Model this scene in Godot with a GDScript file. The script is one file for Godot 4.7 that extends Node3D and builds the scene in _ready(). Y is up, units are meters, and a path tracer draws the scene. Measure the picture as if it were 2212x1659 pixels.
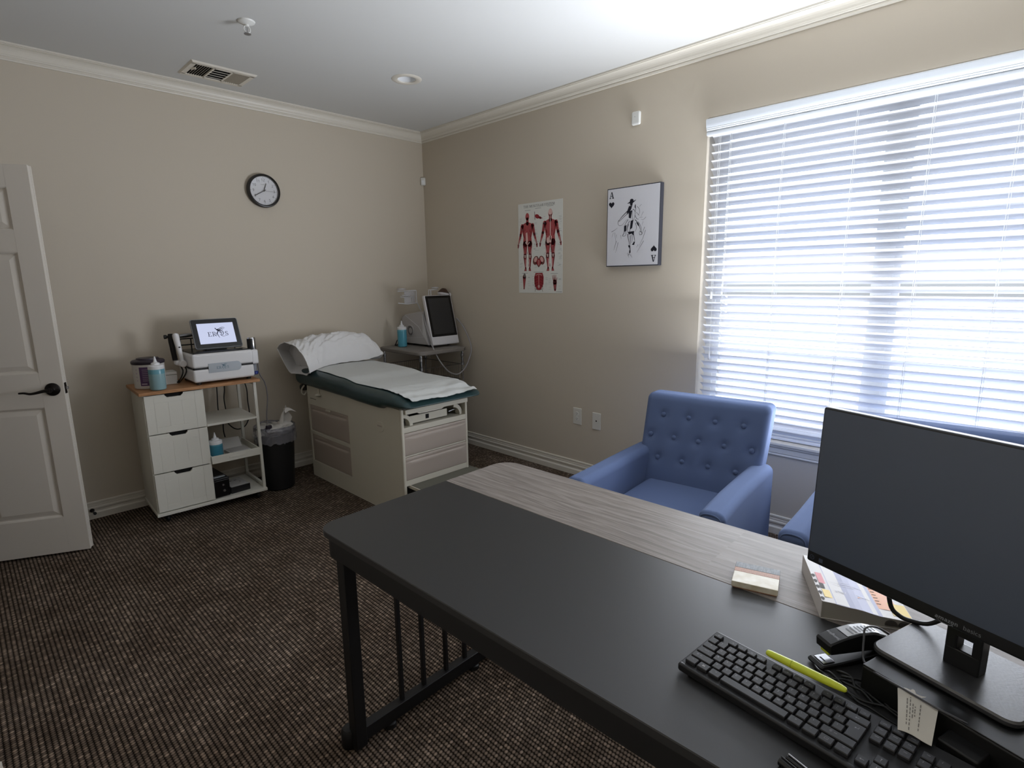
extends Node3D

# ------------------------------------------------------------------ mesh helper
class B:
	var v := PackedVector3Array()
	var n := PackedVector3Array()
	var u := PackedVector2Array()
	var c := PackedColorArray()
	var ix := PackedInt32Array()
	var t := Transform3D()
	var col := Color(1, 1, 1)

	func at(o: Vector3, b := Basis()) -> B:
		t = Transform3D(b, o)
		return self

	func vert(p: Vector3, nn: Vector3, uv := Vector2()) -> int:
		v.append(t * p)
		n.append((t.basis * nn).normalized())
		u.append(uv)
		c.append(col)
		return v.size() - 1

	func tri(a: int, b: int, d: int) -> void:   # counter-clockwise seen from outside
		ix.append(a); ix.append(d); ix.append(b)

	func quad(a: int, b: int, d: int, e: int) -> void:
		tri(a, b, d); tri(a, d, e)

	func face(ps: Array) -> void:               # flat polygon, counter-clockwise from outside
		var nn: Vector3 = ((ps[1] - ps[0]) as Vector3).cross(ps[2] - ps[0]).normalized()
		var k := []
		for p in ps: k.append(vert(p, nn, Vector2(p.x + p.z, p.y)))
		for i in range(1, ps.size() - 1): tri(k[0], k[i], k[i + 1])

	func box(a: Vector3, b: Vector3) -> B:      # from corner a to corner b
		var x0 := minf(a.x, b.x); var x1 := maxf(a.x, b.x)
		var y0 := minf(a.y, b.y); var y1 := maxf(a.y, b.y)
		var z0 := minf(a.z, b.z); var z1 := maxf(a.z, b.z)
		face([Vector3(x0, y0, z1), Vector3(x1, y0, z1), Vector3(x1, y1, z1), Vector3(x0, y1, z1)])
		face([Vector3(x1, y0, z0), Vector3(x0, y0, z0), Vector3(x0, y1, z0), Vector3(x1, y1, z0)])
		face([Vector3(x1, y0, z1), Vector3(x1, y0, z0), Vector3(x1, y1, z0), Vector3(x1, y1, z1)])
		face([Vector3(x0, y0, z0), Vector3(x0, y0, z1), Vector3(x0, y1, z1), Vector3(x0, y1, z0)])
		face([Vector3(x0, y1, z1), Vector3(x1, y1, z1), Vector3(x1, y1, z0), Vector3(x0, y1, z0)])
		face([Vector3(x0, y0, z0), Vector3(x1, y0, z0), Vector3(x1, y0, z1), Vector3(x0, y0, z1)])
		return self

	func lines(h: float, r: float, seg: int, sub: int) -> PackedFloat32Array:
		var a := PackedFloat32Array()
		for i in seg: a.append(-h + r * (1.0 - tan(PI / 4 * (1.0 - float(i) / seg))))
		for i in sub + 1: a.append(lerpf(-(h - r), h - r, float(i) / sub))
		for i in range(1, seg + 1): a.append(h - r + r * tan(PI / 4 * float(i) / seg))
		return a

	# box with rounded edges; a and b are corners; sub = subdivisions of the flat middle
	func rbox(a: Vector3, b: Vector3, r: float, seg := 1, sub := Vector3i(1, 1, 1)) -> B:
		var ctr := (a + b) / 2.0
		var h := ((b - a) / 2.0).abs()
		r = minf(r, minf(h.x, minf(h.y, h.z)) * 0.999)
		var inn := h - Vector3(r, r, r)
		var L := [lines(h.x, r, seg, sub.x), lines(h.y, r, seg, sub.y), lines(h.z, r, seg, sub.z)]
		for f in [[0, 1, 2], [1, 2, 0], [2, 0, 1]]:
			for s in [-1.0, 1.0]:
				var A: PackedFloat32Array = L[f[1]]
				var D: PackedFloat32Array = L[f[2]]
				var start := v.size()
				for i in A.size():
					for j in D.size():
						var p := Vector3()
						p[f[0]] = s * h[f[0]]; p[f[1]] = A[i]; p[f[2]] = D[j]
						var q := p.clamp(-inn, inn)
						var d := (p - q).normalized()
						vert(ctr + q + d * r, d, Vector2(p[f[1]] + h[f[1]], p[f[2]] + h[f[2]]))
				for i in A.size() - 1:
					for j in D.size() - 1:
						var k := start + i * D.size() + j
						if s > 0: quad(k, k + D.size(), k + D.size() + 1, k + 1)
						else: quad(k, k + 1, k + D.size() + 1, k + D.size())
		return self

	func deform(from: int, fn: Callable) -> B:
		for i in range(from, v.size()): v[i] = fn.call(v[i], n[i])
		return smooth(from)

	func smooth(from := 0) -> B:                # one normal per place
		var acc := {}
		for k in range(0, ix.size(), 3):
			if ix[k] < from: continue
			var a := v[ix[k]]; var b := v[ix[k + 2]]; var d := v[ix[k + 1]]
			var nn := (b - a).cross(d - a)
			for m in 3:
				var key := Vector3i((v[ix[k + m]] * 20000.0).round())
				acc[key] = acc.get(key, Vector3()) + nn
		for i in range(from, v.size()):
			var s: Vector3 = acc.get(Vector3i((v[i] * 20000.0).round()), n[i])
			if s.length() > 1e-14: n[i] = s.normalized()
		return self

	func tube(path: Array, r, seg := 8, cap := true) -> B:   # r: a number or one number per point
		var m := path.size()
		var up := Vector3.UP
		var first: Vector3 = (path[1] - path[0]).normalized()
		if absf(first.dot(up)) > 0.9: up = Vector3.RIGHT
		var side := first.cross(up).normalized()
		var start := v.size()
		for i in m:
			var d: Vector3 = (path[mini(i + 1, m - 1)] - path[maxi(i - 1, 0)]).normalized()
			side = (side - d * side.dot(d)).normalized()
			var o := d.cross(side)
			var rr: float = r[i] if r is Array else r
			for k in seg:
				var a := TAU * k / seg
				var dir := side * cos(a) + o * sin(a)
				vert(path[i] + dir * rr, dir, Vector2(float(k) / seg, float(i)))
		for i in m - 1:
			for k in seg:
				var a := start + i * seg + k
				var b := start + i * seg + (k + 1) % seg
				quad(a, b, b + seg, a + seg)
		if cap:
			for e in 2:
				var i := 0 if e == 0 else m - 1
				var d: Vector3 = (path[0] - path[1] if e == 0 else path[m - 1] - path[m - 2]).normalized()
				var k0 := v.size()
				for k in seg:
					var src := v[start + i * seg + k]
					v.append(src); n.append((t.basis * d).normalized()); u.append(Vector2()); c.append(col)
				for k in range(1, seg - 1):
					if e == 0: tri(k0, k0 + k + 1, k0 + k)
					else: tri(k0, k0 + k, k0 + k + 1)
		return self

	# profile of Vector2(radius, height) turned round the y axis; profile runs from bottom outside to top
	func lathe(pf: Array, seg := 24, a0 := 0.0, a1 := TAU, crease := 0.6) -> B:
		for i in pf.size() - 1:
			var p: Vector2 = pf[i]; var q: Vector2 = pf[i + 1]
			if p.distance_to(q) < 1e-6: continue
			var nf := Vector2(q.y - p.y, p.x - q.x).normalized()
			var n0 := nf; var n1 := nf
			if i > 0:
				var o: Vector2 = pf[i - 1]
				var pn := Vector2(p.y - o.y, o.x - p.x).normalized()
				if absf(pn.angle_to(nf)) < crease: n0 = (pn + nf).normalized()
			if i < pf.size() - 2:
				var o2: Vector2 = pf[i + 2]
				var qn := Vector2(o2.y - q.y, q.x - o2.x).normalized()
				if absf(qn.angle_to(nf)) < crease: n1 = (qn + nf).normalized()
			var start := v.size()
			for k in seg + 1:
				var a := lerpf(a0, a1, float(k) / seg)
				var cs := cos(a); var sn := -sin(a)
				vert(Vector3(p.x * cs, p.y, p.x * sn), Vector3(n0.x * cs, n0.y, n0.x * sn), Vector2(float(k) / seg, p.y))
				vert(Vector3(q.x * cs, q.y, q.x * sn), Vector3(n1.x * cs, n1.y, n1.x * sn), Vector2(float(k) / seg, q.y))
			for k in seg:
				var a := start + k * 2
				if p.x < 1e-6: tri(a, a + 3, a + 1)
				elif q.x < 1e-6: tri(a, a + 2, a + 1)
				else: quad(a, a + 2, a + 3, a + 1)
		return self

	# polygon in the xy plane extruded from z = z0 to z1, edges softened by bev
	func prism(poly: PackedVector2Array, z0: float, z1: float, bev := 0.0, crease := 0.5) -> B:
		var pg := poly.duplicate()
		if Geometry2D.is_polygon_clockwise(pg): pg.reverse()   # is_polygon_clockwise is true for y-down; made ccw below
		var area := 0.0
		for i in pg.size():
			var p := pg[i]; var q := pg[(i + 1) % pg.size()]
			area += p.x * q.y - q.x * p.y
		if area < 0: pg.reverse()
		var m := pg.size()
		var en := PackedVector2Array()
		for i in m:
			var d := pg[(i + 1) % m] - pg[i]
			en.append(Vector2(d.y, -d.x).normalized())
		var vn := PackedVector2Array()
		for i in m: vn.append((en[(i + m - 1) % m] + en[i]).normalized())
		var rings := [[z0, 0.0], [z1, 0.0]]
		if bev > 0: rings = [[z0, -bev], [z0 + bev, 0.0], [z1 - bev, 0.0], [z1, -bev]]
		for s in rings.size() - 1:
			for i in m:
				var j := (i + 1) % m
				var na := en[i]; var nb := en[i]
				if absf(en[(i + m - 1) % m].angle_to(en[i])) < crease: na = vn[i]
				if absf(en[i].angle_to(en[j])) < crease: nb = vn[j]
				var zt := 0.0
				if bev > 0: zt = -0.7 if s == 0 else (0.7 if s == 2 else 0.0)
				var ra: Array = rings[s]; var rb: Array = rings[s + 1]
				var k0 := 1.0 / maxf(0.5, vn[i].dot(en[i])); var k1 := 1.0 / maxf(0.5, vn[j].dot(en[j]))
				var p0: Vector2 = pg[i] + vn[i] * ra[1] * k0; var p1: Vector2 = pg[j] + vn[j] * ra[1] * k1
				var q0: Vector2 = pg[i] + vn[i] * rb[1] * k0; var q1: Vector2 = pg[j] + vn[j] * rb[1] * k1
				quad(vert(Vector3(p0.x, p0.y, ra[0]), Vector3(na.x, na.y, zt)), vert(Vector3(p1.x, p1.y, ra[0]), Vector3(nb.x, nb.y, zt)), vert(Vector3(q1.x, q1.y, rb[0]), Vector3(nb.x, nb.y, zt)), vert(Vector3(q0.x, q0.y, rb[0]), Vector3(na.x, na.y, zt)))
		var tr := Geometry2D.triangulate_polygon(pg)
		for e in 2:
			var zz: float = z0 if e == 0 else z1
			var base := v.size()
			for i in m:
				var p := pg[i] - vn[i] * bev
				vert(Vector3(p.x, p.y, zz), Vector3(0, 0, -1 if e == 0 else 1), p)
			for i in range(0, tr.size(), 3):
				var a := tr[i]; var b := tr[i + 1]; var d := tr[i + 2]
				var cr := (pg[b] - pg[a]).cross(pg[d] - pg[a])
				if (cr > 0) == (e == 1): tri(base + a, base + b, base + d)
				else: tri(base + a, base + d, base + b)
		return self

	# flat print: polygon in the xy plane at height z, facing +z
	func flat(poly: PackedVector2Array, z := 0.0) -> B:
		var tr := Geometry2D.triangulate_polygon(poly)
		var base := v.size()
		for p in poly: vert(Vector3(p.x, p.y, z), Vector3(0, 0, 1))
		for i in range(0, tr.size(), 3):
			if (poly[tr[i + 1]] - poly[tr[i]]).cross(poly[tr[i + 2]] - poly[tr[i]]) > 0: tri(base + tr[i], base + tr[i + 1], base + tr[i + 2])
			else: tri(base + tr[i], base + tr[i + 2], base + tr[i + 1])
		return self

	func stroke(pts: Array, w0: float, w1: float, z := 0.0) -> B:   # tapering flat line
		var m := pts.size()
		var base := v.size()
		for i in m:
			var d: Vector2 = (pts[mini(i + 1, m - 1)] - pts[maxi(i - 1, 0)]).normalized()
			var o := Vector2(-d.y, d.x) * lerpf(w0, w1, float(i) / maxi(1, m - 1)) / 2.0
			var a: Vector2 = pts[i] + o; var b: Vector2 = pts[i] - o
			vert(Vector3(a.x, a.y, z), Vector3(0, 0, 1)); vert(Vector3(b.x, b.y, z), Vector3(0, 0, 1))
		for i in m - 1:
			var k := base + i * 2
			quad(k, k + 1, k + 3, k + 2)
		return self

	func blob(ctr: Vector2, rx: float, ry: float, z := 0.0, rot := 0.0, seg := 12) -> B:
		var p := PackedVector2Array()
		for i in seg: p.append(ctr + Vector2(cos(TAU * i / seg) * rx, sin(TAU * i / seg) * ry).rotated(rot))
		return flat(p, z)

	# parameter surface; fn(a, b) with a, b in 0..1
	func surf(fn: Callable, na: int, nb: int, flip := false) -> B:
		var start := v.size()
		for i in na + 1:
			for j in nb + 1: vert(fn.call(float(i) / na, float(j) / nb), Vector3.UP, Vector2(float(i) / na, float(j) / nb))
		for i in na:
			for j in nb:
				var k := start + i * (nb + 1) + j
				if flip: quad(k, k + 1, k + nb + 2, k + nb + 1)
				else: quad(k, k + nb + 1, k + nb + 2, k + 1)
		return smooth(start)

	func words(s: String, height: float, align := 0.0, font := "Droid Sans", bold := false, z := 0.0, sx := 1.0) -> B:
		var tm := TextMesh.new()
		var f := SystemFont.new()
		f.font_names = PackedStringArray([font])
		f.font_weight = 700 if bold else 400
		tm.font = f
		tm.text = s
		tm.font_size = 40
		tm.pixel_size = 0.01
		tm.depth = 0.0
		var ar := tm.get_mesh_arrays()
		if ar.is_empty(): return self
		var vs: PackedVector3Array = ar[Mesh.ARRAY_VERTEX]
		if vs.is_empty(): return self
		var lo := vs[0]; var hi := vs[0]
		for p in vs: lo = lo.min(p); hi = hi.max(p)
		var k := height / 0.285                      # cap height of 40 px at 0.01
		var base := v.size()
		for p in vs: vert(Vector3((p.x - lerpf(lo.x, hi.x, align + 0.5)) * k * sx, (p.y + 0.143) * k - height / 2.0, z), Vector3(0, 0, 1))
		var idx = ar[Mesh.ARRAY_INDEX]
		if idx == null: idx = PackedInt32Array(range(vs.size()))
		for i in idx: ix.append(base + i)
		return self

	func mesh() -> ArrayMesh:
		var a := []
		a.resize(Mesh.ARRAY_MAX)
		a[Mesh.ARRAY_VERTEX] = v; a[Mesh.ARRAY_NORMAL] = n; a[Mesh.ARRAY_TEX_UV] = u; a[Mesh.ARRAY_COLOR] = c; a[Mesh.ARRAY_INDEX] = ix
		var m := ArrayMesh.new()
		m.add_surface_from_arrays(Mesh.PRIMITIVE_TRIANGLES, a)
		return m


# ------------------------------------------------------------------ scene helpers
var M := {}

func numbered(called: String) -> String:
	if not has_node(NodePath(called)): return called
	var k := 1
	while has_node(NodePath("%s_%03d" % [called, k])): k += 1
	return "%s_%03d" % [called, k]

func obj(called: String, b, m, parent: Node = self) -> MeshInstance3D:
	var o := MeshInstance3D.new()
	o.mesh = b.mesh() if b is B else b
	o.material_override = m
	if parent == self: o.name = numbered(called)
	else: o.name = called
	parent.add_child(o, true)
	return o

func tag(o: Node, label: String, category: String, group := "") -> Node:
	o.set_meta("label", label); o.set_meta("category", category)
	if group: o.set_meta("group", group)
	return o

func thing(called: String, label: String, category: String, pos := Vector3.ZERO, turn := 0.0, group := "") -> Node3D:
	var o := Node3D.new()
	o.name = numbered(called)
	add_child(o)
	o.position = pos; o.rotation.y = turn
	tag(o, label, category, group)
	return o

func struct(called: String, b, m, parent: Node = self) -> MeshInstance3D:
	var o := obj(called, b, m, parent)
	if parent == self: o.set_meta("kind", "structure")
	return o

func mat(key: String, srgb: Color, rough := 0.6, metal := 0.0, spec := 0.5) -> StandardMaterial3D:
	var m := StandardMaterial3D.new()
	m.resource_name = key
	m.albedo_color = srgb
	m.roughness = rough
	m.metallic = metal
	m.metallic_specular = spec
	M[key] = m
	return m

func rgb(r: int, g: int, b: int) -> Color:
	return Color(r / 255.0, g / 255.0, b / 255.0)

func rounded(w: float, h: float, r: float, seg := 5, ctr := Vector2()) -> PackedVector2Array:
	var p := PackedVector2Array()
	for k in 4:
		var cc := Vector2((w / 2 - r) * (1 if k in [0, 3] else -1), (h / 2 - r) * (1 if k < 2 else -1))
		for i in seg + 1:
			var a := PI / 2 * (k + float(i) / seg)
			p.append(ctr + cc + Vector2(cos(a), sin(a)) * r)
	return p

func curve(pts: Array, per := 6) -> Array:        # smooth line through the points
	var out := []
	for i in pts.size() - 1:
		var a = pts[maxi(i - 1, 0)]; var b = pts[i]; var d = pts[i + 1]; var e = pts[mini(i + 2, pts.size() - 1)]
		for k in per: out.append(b.cubic_interpolate(d, a, e, float(k) / per))
	out.append(pts[-1])
	return out

func noise(sd: int, freq: float, oct := 3) -> FastNoiseLite:
	var f := FastNoiseLite.new()
	f.seed = sd; f.frequency = freq; f.fractal_octaves = oct
	f.noise_type = FastNoiseLite.TYPE_SIMPLEX_SMOOTH
	return f

func noise_tex(f: FastNoiseLite, size: int, ramp: Gradient = null, normal := 0.0) -> NoiseTexture2D:
	var x := NoiseTexture2D.new()
	x.width = size; x.height = size; x.seamless = true; x.noise = f
	if ramp: x.color_ramp = ramp
	if normal > 0: x.as_normal_map = true; x.bump_strength = normal
	return x

func ramp(a: Color, b: Color) -> Gradient:
	var g := Gradient.new()
	g.set_color(0, a); g.set_color(1, b)
	return g

func triplanar(m: StandardMaterial3D, scale: float, world := true) -> StandardMaterial3D:
	m.uv1_triplanar = true; m.uv1_world_triplanar = world
	m.uv1_scale = Vector3(scale, scale, scale)
	return m

# ------------------------------------------------------------------ build
const HC := 2.74            # ceiling height
const XL := -3.62           # wall with the door
const XC := -3.262          # face of the closet wall beside the photographer
const ZF := 7.4             # wall behind the photographer
const WZ0 := 2.68           # window opening
const WZ1 := 4.51
const WY0 := 0.545
const WY1 := 2.345

func _ready() -> void:
	var cam := Camera3D.new()
	cam.name = "camera"
	cam.fov = rad_to_deg(2.0 * atan(829.5 / 1193.7))
	cam.near = 0.02
	cam.transform = Transform3D(Basis(Vector3.UP, -0.7921) * Basis(Vector3.RIGHT, -0.1866) * Basis(Vector3.BACK, -0.0132), Vector3(-3.1832, 1.4597, 4.229))
	add_child(cam)
	cam.current = true

	var we := WorldEnvironment.new()
	we.name = "world_environment"
	var env := Environment.new()
	env.background_mode = Environment.BG_SKY
	var sky := Sky.new()
	var ps := ProceduralSkyMaterial.new()
	ps.sky_top_color = rgb(128, 158, 205); ps.sky_horizon_color = rgb(216, 222, 232)
	ps.ground_bottom_color = rgb(150, 150, 145); ps.ground_horizon_color = rgb(205, 215, 225)
	ps.sky_curve = 0.2
	ps.sky_energy_multiplier = 2.4; ps.ground_energy_multiplier = 1.0
	sky.sky_material = ps
	env.sky = sky
	env.tonemap_mode = Environment.TONE_MAPPER_LINEAR
	env.tonemap_exposure = 1.0
	env.sdfgi_enabled = true; env.ssao_enabled = true; env.ssil_enabled = true
	we.environment = env
	add_child(we)

	var sun := DirectionalLight3D.new()
	sun.name = "sun"
	sun.light_energy = 1.7
	sun.light_color = Color(1.0, 0.965, 0.91)
	sun.light_angular_distance = 0.53
	sun.shadow_enabled = true
	sun.sky_mode = DirectionalLight3D.SKY_MODE_LIGHT_ONLY
	add_child(sun)
	sun.look_at_from_position(Vector3(6, 6, 0), Vector3(6, 6, 0) + Vector3(-0.709, -0.695, 0.122))

	# daylight that comes through the blind, thrown up and into the room by its slats
	for k in 4:
		var day := AreaLight3D.new()
		day.name = "daylight_window" if k == 0 else "daylight_window_%03d" % k
		day.area_size = Vector2(1.7, 0.36)
		day.light_energy = [3.9, 3.3, 1.9, 0.7][k]
		day.light_color = Color(0.95, 0.97, 1.0)
		day.shadow_enabled = true
		day.area_range = 12.0
		add_child(day)
		var at := Vector3(-0.19, 0.78 + 0.33 * k, 3.59)
		day.look_at_from_position(at, at + Vector3(-1, 0.9, 0))

	materials()
	room()
	window_and_blind()
	ceiling_fixtures()
	wall_things()
	door()
	trolley()
	exam_table()
	wire_cart()
	armchairs()
	desk()
	desk_things()


func materials() -> void:
	mat("wall", rgb(204, 194, 178), 0.75, 0, 0.3)
	triplanar(M.wall, 3.0)
	M.wall.normal_enabled = true
	M.wall.normal_texture = noise_tex(noise(3, 0.09), 512, null, 1.2)
	M.wall.normal_scale = 0.12
	mat("ceiling", rgb(212, 212, 210), 0.9, 0, 0.2)
	mat("trim", rgb(222, 216, 204), 0.42)
	mat("door", rgb(214, 207, 197), 0.45)
	mat("white", rgb(226, 226, 222), 0.45)
	mat("white_plastic", rgb(225, 226, 228), 0.4)
	mat("bright", rgb(236, 237, 238), 0.35)
	mat("black", rgb(14, 14, 15), 0.5)
	mat("black_gloss", rgb(12, 12, 14), 0.25)
	mat("black_metal", rgb(15, 15, 17), 0.5)
	mat("dark_hole", rgb(10, 10, 10), 0.9)
	mat("bronze", rgb(28, 23, 21), 0.4, 0.6)
	mat("chrome", rgb(200, 200, 202), 0.18, 1.0)
	mat("steel", rgb(150, 150, 152), 0.35, 1.0)
	mat("slat", rgb(232, 233, 236), 0.45)
	mat("valance", rgb(206, 211, 217), 0.45)
	mat("cord", rgb(235, 235, 232), 0.8)
	for k in ["cord", "slat"]:
		M[k].backlight_enabled = true
		M[k].backlight = Color(0.9, 0.9, 0.9) if k == "cord" else Color(0.3, 0.3, 0.32)
	mat("vinyl", rgb(232, 233, 233), 0.4)
	mat("concrete", rgb(188, 184, 176), 0.9)
	var gl := mat("glass", Color(1, 1, 1, 0.04), 0.02)
	gl.transparency = BaseMaterial3D.TRANSPARENCY_ALPHA
	mat("carpet", Color(1, 1, 1), 0.95, 0, 0.1)
	carpet_texture(M.carpet)


func carpet_texture(m: StandardMaterial3D) -> void:
	var S := 1024
	var data := PackedByteArray(); data.resize(S * S * 3)
	var hd := PackedByteArray(); hd.resize(S * S)
	var rng := RandomNumberGenerator.new(); rng.seed = 11
	var big := noise(5, 0.012, 3)
	var rows := 64
	var loops := 86
	var tone := PackedFloat32Array(); tone.resize(rows * loops)
	for i in tone.size(): tone[i] = 0.66 + 0.45 * rng.randf() * rng.randf() + 0.12 * rng.randf()
	var warm := PackedFloat32Array(); warm.resize(rows * loops)
	for i in warm.size(): warm[i] = rng.randf()
	var xs := float(S) / rows
	var ys := float(S) / loops
	for x in S:
		var row := int(x / xs)
		var fx: float = (x / xs - row) * 2.0 - 1.0
		for y in S:
			var yy: float = y / ys + (0.5 if row % 2 == 1 else 0.0)
			var lo := int(yy) % loops
			var fy: float = (yy - floorf(yy)) * 2.0 - 1.0
			var d: float = 1.0 - (fx * fx * 1.05 + fy * fy * 0.75 + fx * fy * 0.35)
			var h: float = clampf(d, 0.0, 1.0)
			h = sqrt(h)
			var k := row * loops + lo
			var l: float = (0.30 + 0.70 * h) * tone[k]
			var w: float = warm[k] * 0.14
			var at := (y * S + x) * 3
			data[at] = int(clampf((172.0 + 14.0 * w) * l, 0, 255))
			data[at + 1] = int(clampf((153.0 + 9.0 * w) * l, 0, 255))
			data[at + 2] = int(clampf((137.0 + 0.0 * w) * l, 0, 255))
			hd[y * S + x] = int(255.0 * h * (0.7 + 0.3 * minf(tone[k], 1.0)))
	var im := Image.create_from_data(S, S, false, Image.FORMAT_RGB8, data)
	var hm := Image.create_from_data(S, S, false, Image.FORMAT_L8, hd)
	m.albedo_texture = ImageTexture.create_from_image(im)
	m.heightmap_enabled = true
	m.heightmap_texture = ImageTexture.create_from_image(hm)
	m.heightmap_scale = 0.35
	triplanar(m, 1.0 / 1.02)
	var g := Gradient.new()
	g.set_color(0, Color(0.80, 0.78, 0.76)); g.set_color(1, Color(1, 1, 1))
	m.detail_enabled = true
	m.detail_blend_mode = BaseMaterial3D.BLEND_MODE_MUL
	m.detail_uv_layer = BaseMaterial3D.DETAIL_UV_2
	m.uv2_triplanar = true; m.uv2_world_triplanar = true
	m.uv2_scale = Vector3(0.43, 0.43, 0.43)
	m.detail_albedo = noise_tex(noise(21, 0.012, 4), 512, g)


const DL := Vector3(-0.886, 2.74, 1.044)   # recessed downlight

func room() -> void:
	struct("floor", B.new().box(Vector3(XL - 0.12, -0.12, -0.12), Vector3(0.16, 0.0, ZF + 0.12)), M.carpet)
	var ce := B.new()
	var hx := DL.x; var hz := DL.z
	ce.box(Vector3(XL - 0.12, HC, -0.12), Vector3(hx - 0.064, HC + 0.15, ZF + 0.12))
	ce.box(Vector3(hx + 0.064, HC, -0.12), Vector3(0.16, HC + 0.15, ZF + 0.12))
	ce.box(Vector3(hx - 0.064, HC, -0.12), Vector3(hx + 0.064, HC + 0.15, hz - 0.064))
	ce.box(Vector3(hx - 0.064, HC, hz + 0.064), Vector3(hx + 0.064, HC + 0.15, ZF + 0.12))
	struct("ceiling", ce, M.ceiling)
	struct("wall_back", B.new().box(Vector3(XL - 0.12, 0, -0.12), Vector3(0.16, HC, 0)), M.wall)
	var r := B.new()
	r.box(Vector3(0, 0, 0), Vector3(0.16, HC, WZ0))
	r.box(Vector3(0, 0, WZ1), Vector3(0.16, HC, ZF))
	r.box(Vector3(0, 0, WZ0), Vector3(0.16, WY0 - 0.02, WZ1))
	r.box(Vector3(0, WY1, WZ0), Vector3(0.16, HC, WZ1))
	struct("wall_right", r, M.wall)
	# the wall with the doorway, open on a dim corridor, and the closet wall beside the photographer
	var l := B.new()
	l.box(Vector3(XL - 0.12, 0, 0), Vector3(XL, HC, 0.13))
	l.box(Vector3(XL - 0.12, 2.07, 0.13), Vector3(XL, HC, 1.07))
	l.box(Vector3(XL - 0.12, 0, 1.07), Vector3(XL, HC, 2.21))
	l.box(Vector3(XL - 0.12, 0, 2.21), Vector3(XC, HC, ZF))
	struct("wall_left", l, M.wall)
	struct("wall_front", B.new().box(Vector3(XL - 0.12, 0, ZF), Vector3(0.16, HC, ZF + 0.12)), M.wall)
	var hall := B.new()
	hall.box(Vector3(XL - 1.5, 0, -0.2), Vector3(XL - 1.38, HC, 1.5))
	hall.box(Vector3(XL - 1.5, 0, -0.32), Vector3(XL - 0.12, HC, -0.2))
	hall.box(Vector3(XL - 1.5, 0, 1.5), Vector3(XL - 0.12, HC, 1.62))
	struct("wall_hall", hall, M.wall)
	struct("ceiling_hall", B.new().box(Vector3(XL - 1.5, HC, -0.32), Vector3(XL - 0.12, HC + 0.12, 1.62)), M.ceiling)
	struct("floor_hall", B.new().box(Vector3(XL - 1.5, -0.12, -0.32), Vector3(XL - 0.12, 0, 1.62)), M.carpet)

	# moulding profiles as (away from the wall, up)
	var crown: Array = [Vector2(0, 0), Vector2(0.010, 0.0), Vector2(0.012, 0.008), Vector2(0.009, 0.013), Vector2(0.009, 0.017), Vector2(0.016, 0.021), Vector2(0.018, 0.027)]
	for i in 7:
		var a := PI / 2 * i / 6.0
		crown.append(Vector2(0.020 + 0.034 * (1.0 - cos(a)), 0.028 + 0.040 * sin(a)))
	crown.append_array([Vector2(0.054, 0.071), Vector2(0.061, 0.072), Vector2(0.061, 0.0815), Vector2(0, 0.0815)])
	var base: Array = [Vector2(0, 0), Vector2(0.016, 0), Vector2(0.016, 0.037), Vector2(0.013, 0.042), Vector2(0.009, 0.046), Vector2(0.0085, 0.056), Vector2(0.012, 0.062), Vector2(0.0135, 0.070), Vector2(0.012, 0.076), Vector2(0.009, 0.078), Vector2(0.009, 0.090), Vector2(0.0055, 0.091), Vector2(0.0055, 0.096), Vector2(0.0085, 0.098), Vector2(0.0085, 0.107), Vector2(0.006, 0.111), Vector2(0, 0.111)]
	# runs: name, start, end, out of the wall, mitre at start / end (+1 inside corner)
	var runs := [
		["back", Vector3(XL, 0, 0), Vector3(0, 0, 0), Vector3(0, 0, 1), 1, 1],
		["right", Vector3(0, 0, 0), Vector3(0, 0, ZF), Vector3(-1, 0, 0), 1, 1],
		["front", Vector3(0, 0, ZF), Vector3(XC, 0, ZF), Vector3(0, 0, -1), 1, 1],
		["left", Vector3(XC, 0, ZF), Vector3(XC, 0, 2.21), Vector3(1, 0, 0), 1, -1],
	]
	for q in runs:
		moulding("baseboard_" + q[0], base, q, 0.0)
		moulding("trim_crown_" + q[0], crown, q, HC - 0.0815)
	moulding("baseboard_closet", base, ["", Vector3(XC, 0, 2.21), Vector3(XL, 0, 2.21), Vector3(0, 0, -1), -1, 1], 0.0)
	moulding("trim_crown_closet", crown, ["", Vector3(XC, 0, 2.21), Vector3(XL, 0, 2.21), Vector3(0, 0, -1), -1, 1], HC - 0.0815)
	moulding("trim_crown_doorway", crown, ["", Vector3(XL, 0, 2.21), Vector3(XL, 0, 0), Vector3(1, 0, 0), 1, 1], HC - 0.0815)
	moulding("baseboard_doorway", base, ["", Vector3(XL, 0, 2.21), Vector3(XL, 0, 1.16), Vector3(1, 0, 0), 1, 0], 0.0)
	# door casing
	var cs := B.new()
	cs.box(Vector3(XL, 0, 1.07), Vector3(XL + 0.018, 2.16, 1.155))
	cs.box(Vector3(XL, 2.075, 0.13), Vector3(XL + 0.018, 2.16, 1.07))
	cs.box(Vector3(XL - 0.12, 0, 1.055), Vector3(XL + 0.004, 2.075, 1.07))
	cs.box(Vector3(XL - 0.12, 0, 0.13), Vector3(XL + 0.004, 2.075, 0.145))
	struct("trim_door_casing", cs, M.trim)
	# ground outside the building
	var g := struct("ground", B.new().box(Vector3(0.3, -0.35, -25), Vector3(45, -0.15, 30)), M.concrete)
	g.set_meta("kind", "structure")
	# eave that shades the upper half of the window
	struct("roof_eave", B.new().box(Vector3(0.16, 2.47, -1.0), Vector3(1.0, 2.6, ZF + 1.0)), M.trim)


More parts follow.
